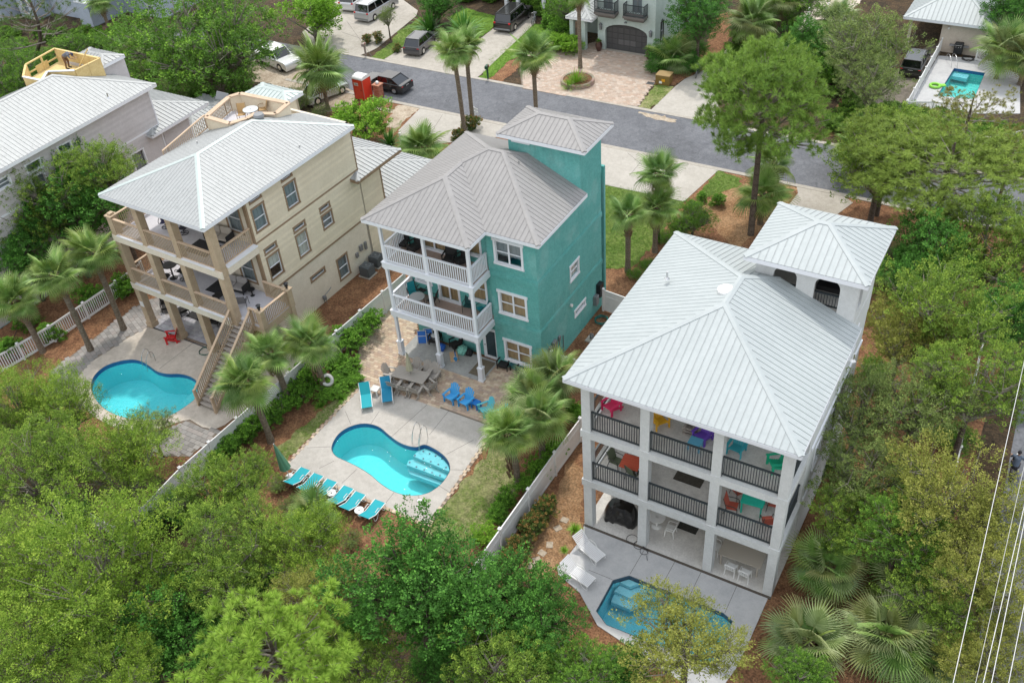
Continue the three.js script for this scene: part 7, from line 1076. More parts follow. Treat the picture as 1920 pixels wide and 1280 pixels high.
// ---------- white house furniture ----------
{ const P = [[-14.49, -30.48], [-12.11, -30.56], [-9.93, -30.54], [-8.31, -30.49], [-6.4, -30.31], [-10.07, -29.89], [-10.62, -30.47]], y = 6.752, A = (i, l, c, ry) => adirondack(l, c, [P[i][0], y, P[i][1]], ry);
  A(0, 'hot pink armchair on the top balcony of the white house', [0.68, 0.02, 0.12], -0.35); A(1, 'yellow armchair on the top balcony of the white house', [0.72, 0.40, 0.02], 0.9); A(2, 'purple armchair on the top balcony of the white house', [0.16, 0.07, 0.48], -0.3); A(3, 'turquoise armchair on the top balcony of the white house', [0.04, 0.36, 0.42], -0.1); A(4, 'bright green armchair at the right end of the top balcony', [0.01, 0.40, 0.22], -0.9);
  table('side_table', 'small light blue table by the railing of the top balcony', [P[5][0], y, P[5][1]], 0, 0.6, 0.55, 0.42, [0.12, 0.42, 0.60], { slats: 4 });
  { const t = thing('log_table', 'stacked driftwood side table beside the purple armchair', 'table', [P[6][0], y, P[6][1] - 0.2]); for (let i = 0; i < 3; i++) { mb().bar([-0.3, 0.08 + i * 0.17, -0.2], [0.3, 0.08 + i * 0.17, -0.15], 0.09).bar([-0.3, 0.08 + i * 0.17, 0.2], [0.3, 0.08 + i * 0.17, 0.15], 0.09).build('log', M.woodGrey, t); mb().bar([-0.2, 0.165 + i * 0.17, -0.3], [-0.2, 0.165 + i * 0.17, 0.3], 0.08).bar([0.2, 0.165 + i * 0.17, -0.3], [0.2, 0.165 + i * 0.17, 0.3], 0.08).build('log', M.woodGrey, t); } }
  const Q = [[-14.09, -30.12], [-13.49, -31.04], [-13.29, -30.07], [-8.11, -30.92], [-8.07, -29.91], [-6.45, -30.93], [-6.35, -29.78], [-7.28, -30.52], [-13, -29.78]], y2 = 3.402, S = (i, l, c, ry) => slingChair(l, [0.06, 0.06, 0.055], c, [Q[i][0], y2, Q[i][1]], ry);
  const ol = [0.13, 0.16, 0.10], co = [0.50, 0.11, 0.07];
  S(0, 'olive sling chair left of the red table, middle balcony', ol, 1.4); S(1, 'olive sling chair behind the red table, middle balcony', ol, -0.2); S(8, 'olive sling chair in front of the red table, middle balcony', ol, 2.8);
  table('square_table', 'red orange square table on the middle balcony of the white house', [Q[2][0], y2, Q[2][1]], 0.1, 0.95, 0.95, 0.72, [0.56, 0.10, 0.05], { lc: [0.5, 0.5, 0.5], slats: 6 });
  table('square_table', 'bright green table on the middle balcony of the white house', [Q[7][0], y2, Q[7][1]], 0.1, 1.05, 1.0, 0.74, [0.02, 0.48, 0.34], { slats: 6 });
  S(3, 'coral sling chair behind the green table, reclined', co, 0.9); S(4, 'coral sling chair left of the green table', co, 1.7); S(5, 'coral sling chair right of the green table', co, -1.3); S(6, 'coral sling chair in front of the green table at the railing', co, -2.6);
  const rg = globalThis.rugT; rg('dark mat in the middle bay of the middle balcony', -11.3, -9.9, -31.55, -30.6, 3.402, [0.05, 0.045, 0.035], [0.09, 0.08, 0.06]); rg('dark doormat on the ground floor of the white house', -10.9, -9.9, -31.3, -30.5, 0.066, [0.03, 0.03, 0.025], [0.06, 0.06, 0.05]);
  // covered grill: a lumpy black sheet over a barbecue
  const gp = [[-13.69, -29.83]][0], t = thing('covered_grill', 'big barbecue grill under a shiny black cover, left ground floor bay', 'grill', [gp[0] + 0.05, 0.065, gp[1] + 0.1], 0.1); const g = new THREE.BoxGeometry(1.8, 1.2, 0.85, 22, 14, 10), a = g.attributes.position; for (let i = 0; i < a.count; i++) { let x = a.getX(i), yy = a.getY(i) + 0.575, z = a.getZ(i); const u = yy / 1.15, n = vnoise(x * 5 + 20, yy * 4 + z * 5 + 20, 128, 4) - 0.5, sq = 1 - 0.28 * Math.pow(u, 3); x *= sq * (1 - 0.12 * Math.pow(Math.abs(z) / 0.375, 3)); z *= sq; a.setXYZ(i, x + n * 0.12, yy * (1 - 0.14 * Math.pow(Math.abs(x) / 0.8, 2)) + n * 0.05 * u, z + n * 0.14); } g.computeVertexNormals(); const cv = new THREE.Mesh(g, new THREE.MeshPhysicalMaterial({ color: 0x060607, roughness: 0.32, clearcoat: 0.4, clearcoatRoughness: 0.3 })); cv.name = 'cover'; t.add(shade(cv)); mb().cyl(-0.6, 0.05, 0.3, 0.05, 0.05, 0.06, 10, 0, Math.PI / 2).cyl(0.6, 0.05, 0.3, 0.05, 0.05, 0.06, 10, 0, Math.PI / 2).build('wheel', M.greyMetal, t).userData.kind = 'stuff'; mb().box(0.1, 0.75, 0.33, 0.16, 0.05, 0.012).build('label_patch', M.vinyl, t);
  const lt = [[-7.3, -29.84]][0], bt = [[-11.85, -30.12]][0];
  const wm = [0.72, 0.72, 0.70], Q3 = [[-11.97, -30.47], [-11.5, -30.43], [-7.58, -30.72], [-8.64, -30.23], [-7.74, -29.67], [-7.02, -29.78]]
  table('bistro_table', 'round white pedestal table on the ground floor of the white house', [bt[0], 0.066, bt[1]], 0, 0.85, 0.85, 0.72, wm, { round: 1 });
  const resin = (l, p, ry, c = wm) => { const t = thing('resin_chair', l, 'chair', [p[0], 0.066, p[1]], ry), m = plain(c, 0.5); mb().rbox(0, 0.43, 0, 0.46, 0.04, 0.46, 0.02).build('seat', m, t); const b = mb(); for (let i = -2; i <= 2; i++) b.bar([i * 0.09, 0.45, -0.22], [i * 0.095, 0.86 - 0.02 * i * i, -0.33], 0.05, 0.02); b.bar([-0.24, 0.45, -0.22], [-0.24, 0.84, -0.33], 0.04).bar([0.24, 0.45, -0.22], [0.24, 0.84, -0.33], 0.04).bar([-0.24, 0.85, -0.33], [0.24, 0.85, -0.33], 0.05, 0.04); b.build('backrest', m, t).userData.kind = 'stuff'; for (const s of [-0.25, 0.25]) { mb().tube([[s, 0.65, -0.28], [s, 0.66, 0.1], [s, 0.43, 0.2]], 0.02, 10, 5).build('armrest', m, t); mb().bar([s, 0, 0.22], [s * 0.9, 0.43, 0.19], 0.04).build('leg', m, t); mb().bar([s, 0, -0.26], [s * 0.9, 0.43, -0.2], 0.04).build('leg', m, t); } };
  resin('white chair right of the round pedestal table', [bt[0] + 0.8, bt[1] + 0.15], -1.5); resin('white chair left of the round pedestal table', [bt[0] - 0.7, bt[1] - 0.3], 1.2);
  table('long_table', 'long beige table on the ground floor of the white house', [lt[0], 0.066, lt[1]], 0.02, 2.1, 1.05, 0.76, [0.42, 0.38, 0.32], {});
  resin('tall backed white chair at the left end of the long beige table', [lt[0] - 1.35, lt[1] - 0.1], 1.5); resin('white chair in front of the long beige table, left one', [lt[0] - 0.25, lt[1] + 0.75], 3.1); resin('white chair in front of the long beige table, right one', [lt[0] + 0.45, lt[1] + 0.78], 3.1);
  const wh = [[-15.06, -27.38], [-14.97, -25.67]], wf = [[-13.29, -26.78], [-13.07, -25.31]]; [0, 1].forEach((i) => { const a = dirA(wh[i], wf[i]); lounger(i ? 'white strap lounger nearer the dark trees' : 'white strap lounger nearer the columns of the white house', [wf[i][0] - Math.sin(a) * 0.95, 0.05, wf[i][1] - Math.cos(a) * 0.95], a, null, { straps: 1, sc: [0.70, 0.70, 0.71], back: 0.75, arms: 1 }); });
  const st = [[-16.22, -28.41], [-16.28, -27.77], [-16.15, -26.65], [-16.24, -26.03], [-16.28, -25.55], [-16.33, -25.11]], sm = M.sand; st.forEach(([x, z], i) => { const q = mb().rbox(0, 0.02, 0, 0.4, 0.04, 0.34, 0.02).build('stepping_stone', sm); q.position.set(x, 0, z); q.rotation.y = i; tag(q, `flat stepping stone, ${ord[i]} from the corner post in the straw`, 'stepping stone', 'stepping stones in the straw'); });
}
// far pool things
{ const P = [[-9.35, -92.97], [-8.32, -92.32], [-9.78, -85.62]]; const t = thing('gas_grill', 'black gas grill on a cart beside the carport house wall', 'grill', at(...P[0]), 0); mb().rbox(0, 0.5, 0, 0.75, 0.7, 0.5, 0.03).build('cart', M.blackMetal, t); mb().rbox(0, 1.0, 0, 0.75, 0.3, 0.5, 0.08).build('lid', M.blackMetal, t); for (const s of [-0.6, 0.6]) mb().rbox(s, 0.85, 0, 0.45, 0.05, 0.45, 0.02).build('side_shelf', M.greyMetal, t); mb().bar([-0.3, 0.98, 0.3], [0.3, 0.98, 0.3], 0.03).build('handle', M.steel, t); for (let i = -1; i <= 1; i++) mb().cyl(i * 0.2, 0.8, 0.26, 0.03, 0.03, 0.03, 10, Math.PI / 2).build('knob', M.steel, t);
  hose('dark hose heap beside the far grill', P[1], [0.02, 0.02, 0.02], 0.5, 5);
  const f = thing('pool_float', 'lime green inflatable lying by the far pool', 'float', at(...P[2]), 0.5); mb().add(new THREE.TorusGeometry(0.4, 0.12, 8, 20), 0, 0.12, 0, Math.PI / 2).build('ring', plain([0.25, 0.6, 0.06], 0.4), f); mb().rbox(0.6, 0.1, 0, 0.6, 0.14, 0.4, 0.06).build('pillow', plain([0.25, 0.6, 0.06], 0.4), f); }

// ---------- street things ----------
{ const t = thing('portable_toilet', 'red portable toilet with a white roof beside the road', 'portable toilet', [-56.09, -64.68].reduce((a, v, i) => i ? [a[0], 0, v] : [v], []), -0.05), rd = plain([0.62, 0.035, 0.012], 0.5), wh = M.vinyl;
  mb().rbox(0, 1.08, 0, 1.15, 2.0, 1.15, 0.04).build('cabin', rd, t); mb().rbox(0, 0.05, 0, 1.2, 0.1, 1.2, 0.02).build('base', M.dark, t); mb().rbox(0, 2.1, 0, 1.22, 0.1, 1.22, 0.03).add(new THREE.CylinderGeometry(0.6, 0.6, 1.2, 20, 1, false, 0, Math.PI), 0, 2.12, 0, 0, 0, Math.PI / 2, 0.45, 1, 1).build('roof', wh, t);
  mb().rbox(0, 1.05, 0.585, 0.85, 1.8, 0.03, 0.02).build('door', plain([0.66, 0.05, 0.015], 0.45), t); mb().box(0.33, 1.1, 0.61, 0.05, 0.12, 0.03).build('latch', M.dark, t); mb().rbox(-0.59, 1.05, 0, 0.03, 1.8, 0.85, 0.02).build('side_panel', rd, t); for (const z of [-0.57, 0.57]) for (const x of [-0.57, 0.57]) mb().box(x, 1.08, z, 0.07, 1.98, 0.07).build('corner_post', plain([0.5, 0.14, 0.1], 0.5), t);
  const cv = document.createElement('canvas'); cv.width = 128; cv.height = 64; const c = cv.getContext('2d'); c.fillStyle = '#d8d8d4'; c.fillRect(0, 0, 128, 64); c.fillStyle = '#333a44'; c.font = 'bold 44px sans-serif'; c.textAlign = 'center'; c.textBaseline = 'middle'; c.fillText('EZEE', 64, 34); const tx = new THREE.CanvasTexture(cv); tx.colorSpace = THREE.SRGBColorSpace; const s = new THREE.Mesh(new THREE.PlaneGeometry(0.5, 0.28), new THREE.MeshStandardMaterial({ map: tx, roughness: 0.6 })); s.name = 'sign_plate'; s.position.set(-0.18, 1.6, 0.603); t.add(s); }
{ const t = thing('brick_pillar', 'short salmon brick pillar with a round white top by the road', 'pillar', [-54.89, -65.4].reduce((a, v, i) => i ? [a[0], 0, v] : [v], [])); const bm = [[0.40, 0.15, 0.09], [0.45, 0.19, 0.12], [0.36, 0.13, 0.08]].map((c) => plain(c, 0.9)), r = rng(4); mb().box(0, 0.62, 0, 0.64, 1.24, 0.64).build('core', plain([0.45, 0.38, 0.33], 0.95), t); const brick = [new THREE.BoxGeometry(0.205, 0.068, 0.02), new THREE.BoxGeometry(0.02, 0.068, 0.205)]; for (let j = 0; j < 14; j++) for (let i = 0; i < 3; i++) for (const f of [0, 1]) { const o = shade(new THREE.Mesh(brick[f], bm[Math.floor(r() * 3)])); o.name = 'brick'; const a = -0.215 + i * 0.215, y = 0.06 + j * 0.083; f ? o.position.set(0.328, y, a) : o.position.set(a, y, 0.328); t.add(o); } mb().box(0, 1.28, 0, 0.8, 0.1, 0.8).build('cap', plain([0.42, 0.2, 0.13], 0.9), t); mb().sph(0, 1.45, 0, 0.17).cyl(0, 1.36, 0, 0.12, 0.1, 0.08, 12).build('finial', M.vinyl, t); }
function mailbox(label, p, c, ry = 0) { const t = thing('mailbox', label, 'mailbox', [p[0], 0, p[1]], ry), m = plain(c, 0.5); mb().box(0, 0.55, 0, 0.14, 1.1, 0.14).build('post', m, t); const b = mb().rbox(0, 1.25, 0.05, 0.3, 0.32, 0.55, 0.08).build('box', m, t); mb().rbox(0, 1.25, 0.335, 0.27, 0.28, 0.02, 0.01).build('door', m, b); mb().box(0.17, 1.4, 0.1, 0.02, 0.2, 0.05).build('flag', plain([0.5, 0.02, 0.02], 0.5), b); return t; }
mailbox('dark green mailbox at the kerb of the bright top lawn', [[-47.36, -72.56]][0], [0.012, 0.06, 0.03], 0.2); mailbox('weathered grey mailbox at the top left drive', [[-61.79, -72.61]][0], [0.28, 0.22, 0.19], 0.1);
{ const t = thing('signpost', 'white finger sign at the foot of the palm pair', 'sign', [-43.91, -64.63].reduce((a, v, i) => i ? [a[0], 0, v] : [v], [])); mb().box(0, 0.7, 0, 0.09, 1.4, 0.09).build('post', M.vinyl, t); for (const [y, a] of [[1.3, 0.3], [1.0, 0.1]]) mb().rbox(0.1, y, 0.06, 0.75, 0.17, 0.03, 0.01, -0.2).build('sign_board', M.vinyl, t); }
{ const t = thing('wooden_post', 'white post at the corner of the left front lawn', 'post', [-47.57, -58.49].reduce((a, v, i) => i ? [a[0], 0, v] : [v], [])); mb().box(0, 0.55, 0, 0.13, 1.1, 0.13).build('shaft', M.vinyl, t); mb().box(0, 1.12, 0, 0.17, 0.05, 0.17).build('cap', M.vinyl, t); }
{ const t = thing('electric_cabinet', 'brown metal transformer cabinet beside the brick drive', 'electric cabinet', [-31.72, -77.76].reduce((a, v, i) => i ? [a[0], 0, v] : [v], []), 0.05); const m = plain([0.19, 0.12, 0.03], 0.6); mb().rbox(0, 0.45, 0, 1.3, 0.86, 1.0, 0.04).build('cabinet', m, t); mb().rbox(0, 0.92, -0.05, 1.36, 0.08, 1.1, 0.03).build('lid', plain([0.30, 0.20, 0.08], 0.6), t); mb().box(0.1, 0.5, 0.51, 0.32, 0.25, 0.012).build('warning_label', plain([0.7, 0.33, 0.02], 0.5), t); mb().box(-0.15, 0.3, 0.51, 0.28, 0.22, 0.012).build('info_label', M.vinyl, t); }
{ const t = thing('drain_grate', 'dark drain grate at the corner of the brick drive', 'drain', [-32.8, -77.21].reduce((a, v, i) => i ? [a[0], 0.06, v] : [v], [])); mb().box(0, 0.01, 0, 0.7, 0.02, 0.5).build('frame', M.greyMetal, t); for (let i = 0; i < 8; i++) mb().box(-0.28 + i * 0.08, 0.03, 0, 0.04, 0.02, 0.44).build('bar', M.dark, t); }
{ const [x, z] = [-39.11, -74.96]; const t = thing('stone_planter', 'round planter ring of stone blocks in the brick drive', 'planter', [x, 0.05, z]); const r = rng(3); for (let row = 0; row < 2; row++) for (let i = 0; i < 26; i++) { const a = (i + row * 0.5) / 26 * 6.283; const o = mb().rbox(0, 0.1, 0, 0.36, 0.18, 0.24, 0.02).build('stone', plain([0.26 + r() * 0.1, 0.22 + r() * 0.06, 0.19], 0.95), t); o.position.set(Math.cos(a) * 1.45, row * 0.19, Math.sin(a) * 1.45); o.rotation.y = -a + Math.PI / 2; } mb().cyl(0, 0.15, 0, 1.36, 1.36, 0.3, 24).build('soil', M.straw, t); }
function urn(label, p, plant) { const t = thing('urn', label, 'plant pot', [p[0], 0.05, p[1]]); const pr = [[0.16, 0], [0.22, 0.05], [0.34, 0.4], [0.36, 0.65], [0.24, 0.95], [0.3, 1.02], [0.27, 1.02], [0.2, 0.94]].map(([a, b]) => new THREE.Vector2(a, b)); mb().add(new THREE.LatheGeometry(pr, 18)).build('pot', gloss([0.06, 0.02, 0.015]), t); const l = shade(new THREE.Mesh(TUFT.strap[0], bladeMat)); l.name = 'leaves'; l.position.y = 0.95; l.scale.setScalar(0.7 * plant); t.add(l); }
urn('dark glazed urn left of the garage door', [[-40.38, -82.05]][0], 0.8); urn('dark glazed urn with tall leaves right of the garage door', [[-35.09, -82.08]][0], 1.3);

// ---------- vehicles ----------
function vehicle(name, label, cat, [x, z], ry, { L = 4.8, W = 1.9, H = 1.75, col = [0.02, 0.02, 0.022], roofL = 0.62, hood = 0.24, back = 0.02, belt = 0.56, wheelR = 0.36, bed = 0, rack = 1, slope = 0.16, rslope = 0.05, y = 0.03, metal = 0.3 } = {}) {   // front at +z
  const t = thing(name, label, cat, [x, y, z], ry), m = gloss(col, { metalness: metal }), gl = new THREE.MeshPhysicalMaterial({ color: 0x0a0e12, roughness: 0.05, clearcoat: 1, clearcoatRoughness: 0.03 }), h = L / 2, yb = H * belt, ax = L * 0.31;
  const S = new THREE.Shape(); S.moveTo(-h, 0.32); S.lineTo(-ax - wheelR - 0.06, 0.26); S.absarc(-ax, wheelR, wheelR + 0.07, Math.PI * 0.95, 0.05 * Math.PI, true); S.lineTo(ax - wheelR - 0.06, 0.24); S.absarc(ax, wheelR, wheelR + 0.07, Math.PI * 0.95, 0.05 * Math.PI, true); S.lineTo(h - 0.06, 0.30); S.quadraticCurveTo(h + 0.02, 0.5, h - 0.04, yb - 0.22); S.quadraticCurveTo(h - 0.1, yb - 0.08, h - 0.35, yb - 0.06); S.lineTo(h - hood * L, yb); S.lineTo(-h + 0.08, yb); S.quadraticCurveTo(-h - 0.02, yb - 0.1, -h, 0.32);
  const g = new THREE.ExtrudeGeometry(S, { depth: W - 0.16, bevelEnabled: true, bevelSize: 0.06, bevelThickness: 0.08, bevelSegments: 3, curveSegments: 10 }); g.translate(0, 0, -(W - 0.16) / 2); g.rotateY(-Math.PI / 2); mb().add(g).build('body', m, t);
  // cabin: a frustum of glass with a painted roof and pillars
  const cf = h - hood * L - 0.05, cb = -h + back * L + (bed ? bed : 0), rt = H - 0.02, wf = W - 0.2, wr = W - 0.42, zf = cf - slope * L, zb = cb + rslope * L;
  const fr = (a0, a1, w0, b0, b1, w1, y0, y1, mat, nm) => { const v = [[-w0 / 2, y0, a0], [w0 / 2, y0, a0], [w0 / 2, y0, a1], [-w0 / 2, y0, a1], [-w1 / 2, y1, b0], [w1 / 2, y1, b0], [w1 / 2, y1, b1], [-w1 / 2, y1, b1]], f = [[0, 4, 5], [0, 5, 1], [1, 5, 6], [1, 6, 2], [2, 6, 7], [2, 7, 3], [3, 7, 4], [3, 4, 0], [4, 7, 6], [4, 6, 5]]; const q = new THREE.BufferGeometry(); q.setAttribute('position', new THREE.Float32BufferAttribute(f.flat().flatMap((i) => v[i]), 3)); q.computeVertexNormals(); return mb().add(q).build(nm, mat, t); };
  fr(cb, cf, wf, zb, zf, wr, yb - 0.02, rt - 0.06, gl, 'windows');
  mb().rbox(0, rt - 0.03, (zb + zf) / 2, wr + 0.06, 0.09, zf - zb + 0.1, 0.04).build('roof', m, t);
  const p = mb(); for (const s of [-1, 1]) { const P0 = (k) => [s * (wf / 2 + 0.005), yb - 0.02, mix(cb, cf, k)], P1 = (k) => [s * (wr / 2 + 0.01), rt - 0.05, mix(zb, zf, k)]; for (const k of [0, 0.36, 0.68, 1]) p.bar(P0(k), P1(k), 0.07, 0.06); p.bar([s * (wf / 2 + 0.01), yb, cb], [s * (wf / 2 + 0.01), yb, cf], 0.05, 0.05); } p.build('pillars', m, t).userData.kind = 'stuff';
  if (bed) { mb().rbox(0, yb - 0.10, -h + bed / 2 + 0.05, W - 0.35, 0.3, bed - 0.2, 0.03).build('bed', M.dark, t); for (const s of [-1, 1]) mb().rbox(s * (W / 2 - 0.1), yb + 0.03, -h + bed / 2, 0.1, 0.12, bed, 0.03).build('bed_rail', m, t); mb().rbox(0, yb + 0.03, -h + 0.08, W - 0.1, 0.12, 0.1, 0.03).build('tailgate', m, t); }
  if (rack) for (const s of [-1, 1]) mb().bar([s * (wr / 2 - 0.08), rt + 0.07, zb + 0.2], [s * (wr / 2 - 0.08), rt + 0.07, zf - 0.2], 0.03).build('roof_rail', M.greyMetal, t);
  for (const s of [-1, 1]) for (const e of [-1, 1]) { const w = mb().cyl(s * (W / 2 - 0.12), wheelR, e * ax, wheelR, wheelR, 0.24, 20, 0, Math.PI / 2).build('wheel', plain([0.012, 0.012, 0.013], 0.85), t); mb().cyl(s * (W / 2 - 0.01), wheelR, e * ax, wheelR * 0.62, wheelR * 0.62, 0.05, 14, 0, Math.PI / 2).build('rim', M.steel, w); }
  for (const s of [-1, 1]) { mb().rbox(s * (W / 2 - 0.22), yb - 0.22, h - 0.07, 0.36, 0.16, 0.14, 0.04).build('headlight', plain([0.7, 0.72, 0.75], 0.1), t); mb().rbox(s * (W / 2 - 0.16), yb - 0.12, -h + 0.02, 0.24, bed || H > 1.7 ? 0.36 : 0.18, 0.1, 0.03).build('tail_light', plain([0.5, 0.01, 0.01], 0.2), t); mb().rbox(s * (W / 2 + 0.08), yb + 0.08, cf - 0.3, 0.2, 0.14, 0.1, 0.03).build('mirror', m, t); for (const k of [0.3, 0.6]) mb().box(s * (W / 2 - 0.005), yb - 0.12, mix(cb, cf, k), 0.02, 0.03, 0.2).build('door_handle', M.steel, t); }
  mb().rbox(0, 0.55, h - 0.03, W * 0.5, 0.3, 0.08, 0.03).build('grille', M.blackMetal, t); mb().box(0, 0.72, -h - 0.03, 0.42, 0.14, 0.02).build('number_plate', M.vinyl, t); mb().rbox(0, 0.42, -h - 0.02, W - 0.2, 0.2, 0.12, 0.05).build('rear_bumper', bed || H > 1.8 ? M.greyMetal : m, t); return t;
}
{ const v = (n, l, c, P, o) => vehicle(n, l, c, midP(P[0], P[1]), dirA(P[0], P[1]), o);   // P: ground points under tail and nose
  v('parked_car', 'dark grey crossover car parked on the pale drive', 'car', [[-57.26, -74.77], [-57.67, -78.01]], { L: 4.6, W: 1.85, H: 1.68, col: [0.05, 0.05, 0.055], slope: 0.2, rslope: 0.1 });
  v('parked_car', 'large black sport utility vehicle parked by the columned house', 'car', [[-51.65, -82.9], [-51.99, -87.68]], { L: 5.5, W: 2.0, H: 1.9, col: [0.006, 0.006, 0.008], slope: 0.13, rslope: 0.06, hood: 0.2 });
  v('parked_car', 'long silver sport utility vehicle on the top left drive', 'car', [[-67.5, -80.11], [-67.49, -84.68]], { L: 5.5, W: 2.0, H: 1.9, col: [0.42, 0.43, 0.45], slope: 0.12, rslope: 0.05, hood: 0.2, metal: 0.5 });
  v('parked_car', 'white vehicle cut off at the top edge beside the silver one', 'car', [[-71.06, -81.72], [-71.63, -86.28]], { L: 5.0, W: 1.95, H: 1.8, col: [0.62, 0.62, 0.62] });
  v('parked_car', 'black saloon car parked at the kerb behind the red toilet', 'car', [[-53.23, -67.27], [-57.47, -67.31]], { L: 4.9, W: 1.85, H: 1.48, col: [0.006, 0.007, 0.01], slope: 0.19, rslope: 0.19, back: 0.05, belt: 0.60, hood: 0.25, rack: 0, wheelR: 0.34 });
  v('pickup_truck', 'white pickup truck under the live oak', 'pickup truck', [[-72.54, -68.34], [-65.79, -66.86]], { L: 5.6, W: 2.0, H: 1.9, col: [0.62, 0.63, 0.62], bed: 1.6, rack: 0, slope: 0.12, rslope: 0.02, wheelR: 0.4, hood: 0.23 });
  v('parked_car', 'pale car standing under the wide palm', 'car', [[-60.26, -61.58], [-59.29, -65.34]], { L: 4.6, W: 1.8, H: 1.5, col: [0.42, 0.46, 0.46], rack: 0, slope: 0.18, rslope: 0.15, back: 0.08 });
  v('parked_car', 'dark car beside the white fence on the dark drive', 'car', [[-12.16, -86.21], [-12.34, -91.61]], { L: 4.8, W: 1.85, H: 1.6, col: [0.012, 0.014, 0.013] }); }
function bicycle(label, [x, z], ry, c = [0.02, 0.05, 0.06], y = 0.04) { const t = thing('bicycle', label, 'bicycle', [x, y, z], ry), m = plain(c, 0.4); for (const s of [-0.52, 0.52]) { const w = mb().add(new THREE.TorusGeometry(0.33, 0.025, 6, 22), 0, 0.34, s, 0, Math.PI / 2).build('wheel', M.dark, t); const k = mb(); for (let i = 0; i < 6; i++) { const a = i * 0.524; k.rod([0, 0.34 - Math.sin(a) * 0.31, s - Math.cos(a) * 0.31], [0, 0.34 + Math.sin(a) * 0.31, s + Math.cos(a) * 0.31], 0.006, 0.006, 4); } k.build('spokes', M.steel, w); } mb().rod([0, 0.34, -0.52], [0, 0.36, -0.02], 0.018).rod([0, 0.36, -0.02], [0, 0.82, -0.18], 0.02).rod([0, 0.8, -0.17], [0, 0.8, 0.34], 0.02).rod([0, 0.36, -0.02], [0, 0.76, 0.36], 0.022).rod([0, 0.34, 0.52], [0, 0.98, 0.3], 0.02).rod([0, 0.34, -0.52], [0, 0.78, -0.17], 0.014).build('frame', m, t); mb().rbox(0, 0.9, -0.2, 0.16, 0.07, 0.28, 0.03).build('saddle', M.dark, t); mb().tube([[-0.3, 1.02, 0.12], [-0.1, 1.04, 0.3], [0.1, 1.04, 0.3], [0.3, 1.02, 0.12]], 0.016, 12, 5).build('handlebar', M.steel, t); mb().rbox(0, 0.95, 0.46, 0.32, 0.2, 0.22, 0.02).build('basket', M.greyMetal, t); return t; }
bicycle('bicycle standing on the drive beside the straw bed', midP(...[[-29.39, -79.4], [-29.57, -81.17]]), dirA(...[[-29.39, -79.4], [-29.57, -81.17]])); bicycle('pale bicycle beside the large black vehicle', midP(...[[-49.62, -85.15], [-49.98, -86.85]]), dirA(...[[-49.62, -85.15], [-49.98, -86.85]]), [0.4, 0.45, 0.5]);

// ---------- people ----------
function flesh(bones, cell) {   // [ax,ay,az, bx,by,bz, ra, rb] -> one smooth skin
  let lo = [9e9, 9e9, 9e9], hi = [-9e9, -9e9, -9e9]; for (const b of bones) for (let k = 0; k < 3; k++) { const r = Math.max(b[6], b[7]) + cell * 3; lo[k] = Math.min(lo[k], b[k] - r, b[k + 3] - r); hi[k] = Math.max(hi[k], b[k] + r, b[k + 3] + r); }
  const size = Math.max(hi[0] - lo[0], hi[1] - lo[1], hi[2] - lo[2]), N = Math.min(110, Math.max(16, Math.ceil(size / cell))), mc = new MarchingCubes(N, plain([1, 1, 1]), false, false, 400000); mc.isolation = 0;
  const half = size / 2, cen = lo.map((v, k) => (v + hi[k]) / 2), sm2 = cell * 1.6;
  for (let k = 0; k < N; k++) for (let j = 0; j < N; j++) for (let i = 0; i < N; i++) {
    const p = [cen[0] + (i - N / 2) / (N / 2) * half, cen[1] + (j - N / 2) / (N / 2) * half, cen[2] + (k - N / 2) / (N / 2) * half]; let d = 9;
    for (const b of bones) { const vx = b[3] - b[0], vy = b[4] - b[1], vz = b[5] - b[2], L2 = vx * vx + vy * vy + vz * vz || 1e-9, t = clamp(((p[0] - b[0]) * vx + (p[1] - b[1]) * vy + (p[2] - b[2]) * vz) / L2), q = Math.hypot(p[0] - b[0] - vx * t, p[1] - b[1] - vy * t, p[2] - b[2] - vz * t) - mix(b[6], b[7], t); const h = clamp(0.5 + 0.5 * (d - q) / sm2); d = mix(d, q, h) - sm2 * h * (1 - h); }
    mc.field[k * N * N + j * N + i] = -d;
  }
  mc.update(); const n = mc.count, g = new THREE.BufferGeometry(), pa = new Float32Array(n * 3); for (let i = 0; i < n * 3; i++) pa[i] = mc.positionArray[i] * half + cen[i % 3]; g.setAttribute('position', new THREE.BufferAttribute(pa, 3)); g.computeVertexNormals(); g.setAttribute('normal', new THREE.BufferAttribute(mc.normalArray.slice(0, n * 3).map((v) => v), 3)); return g;
}
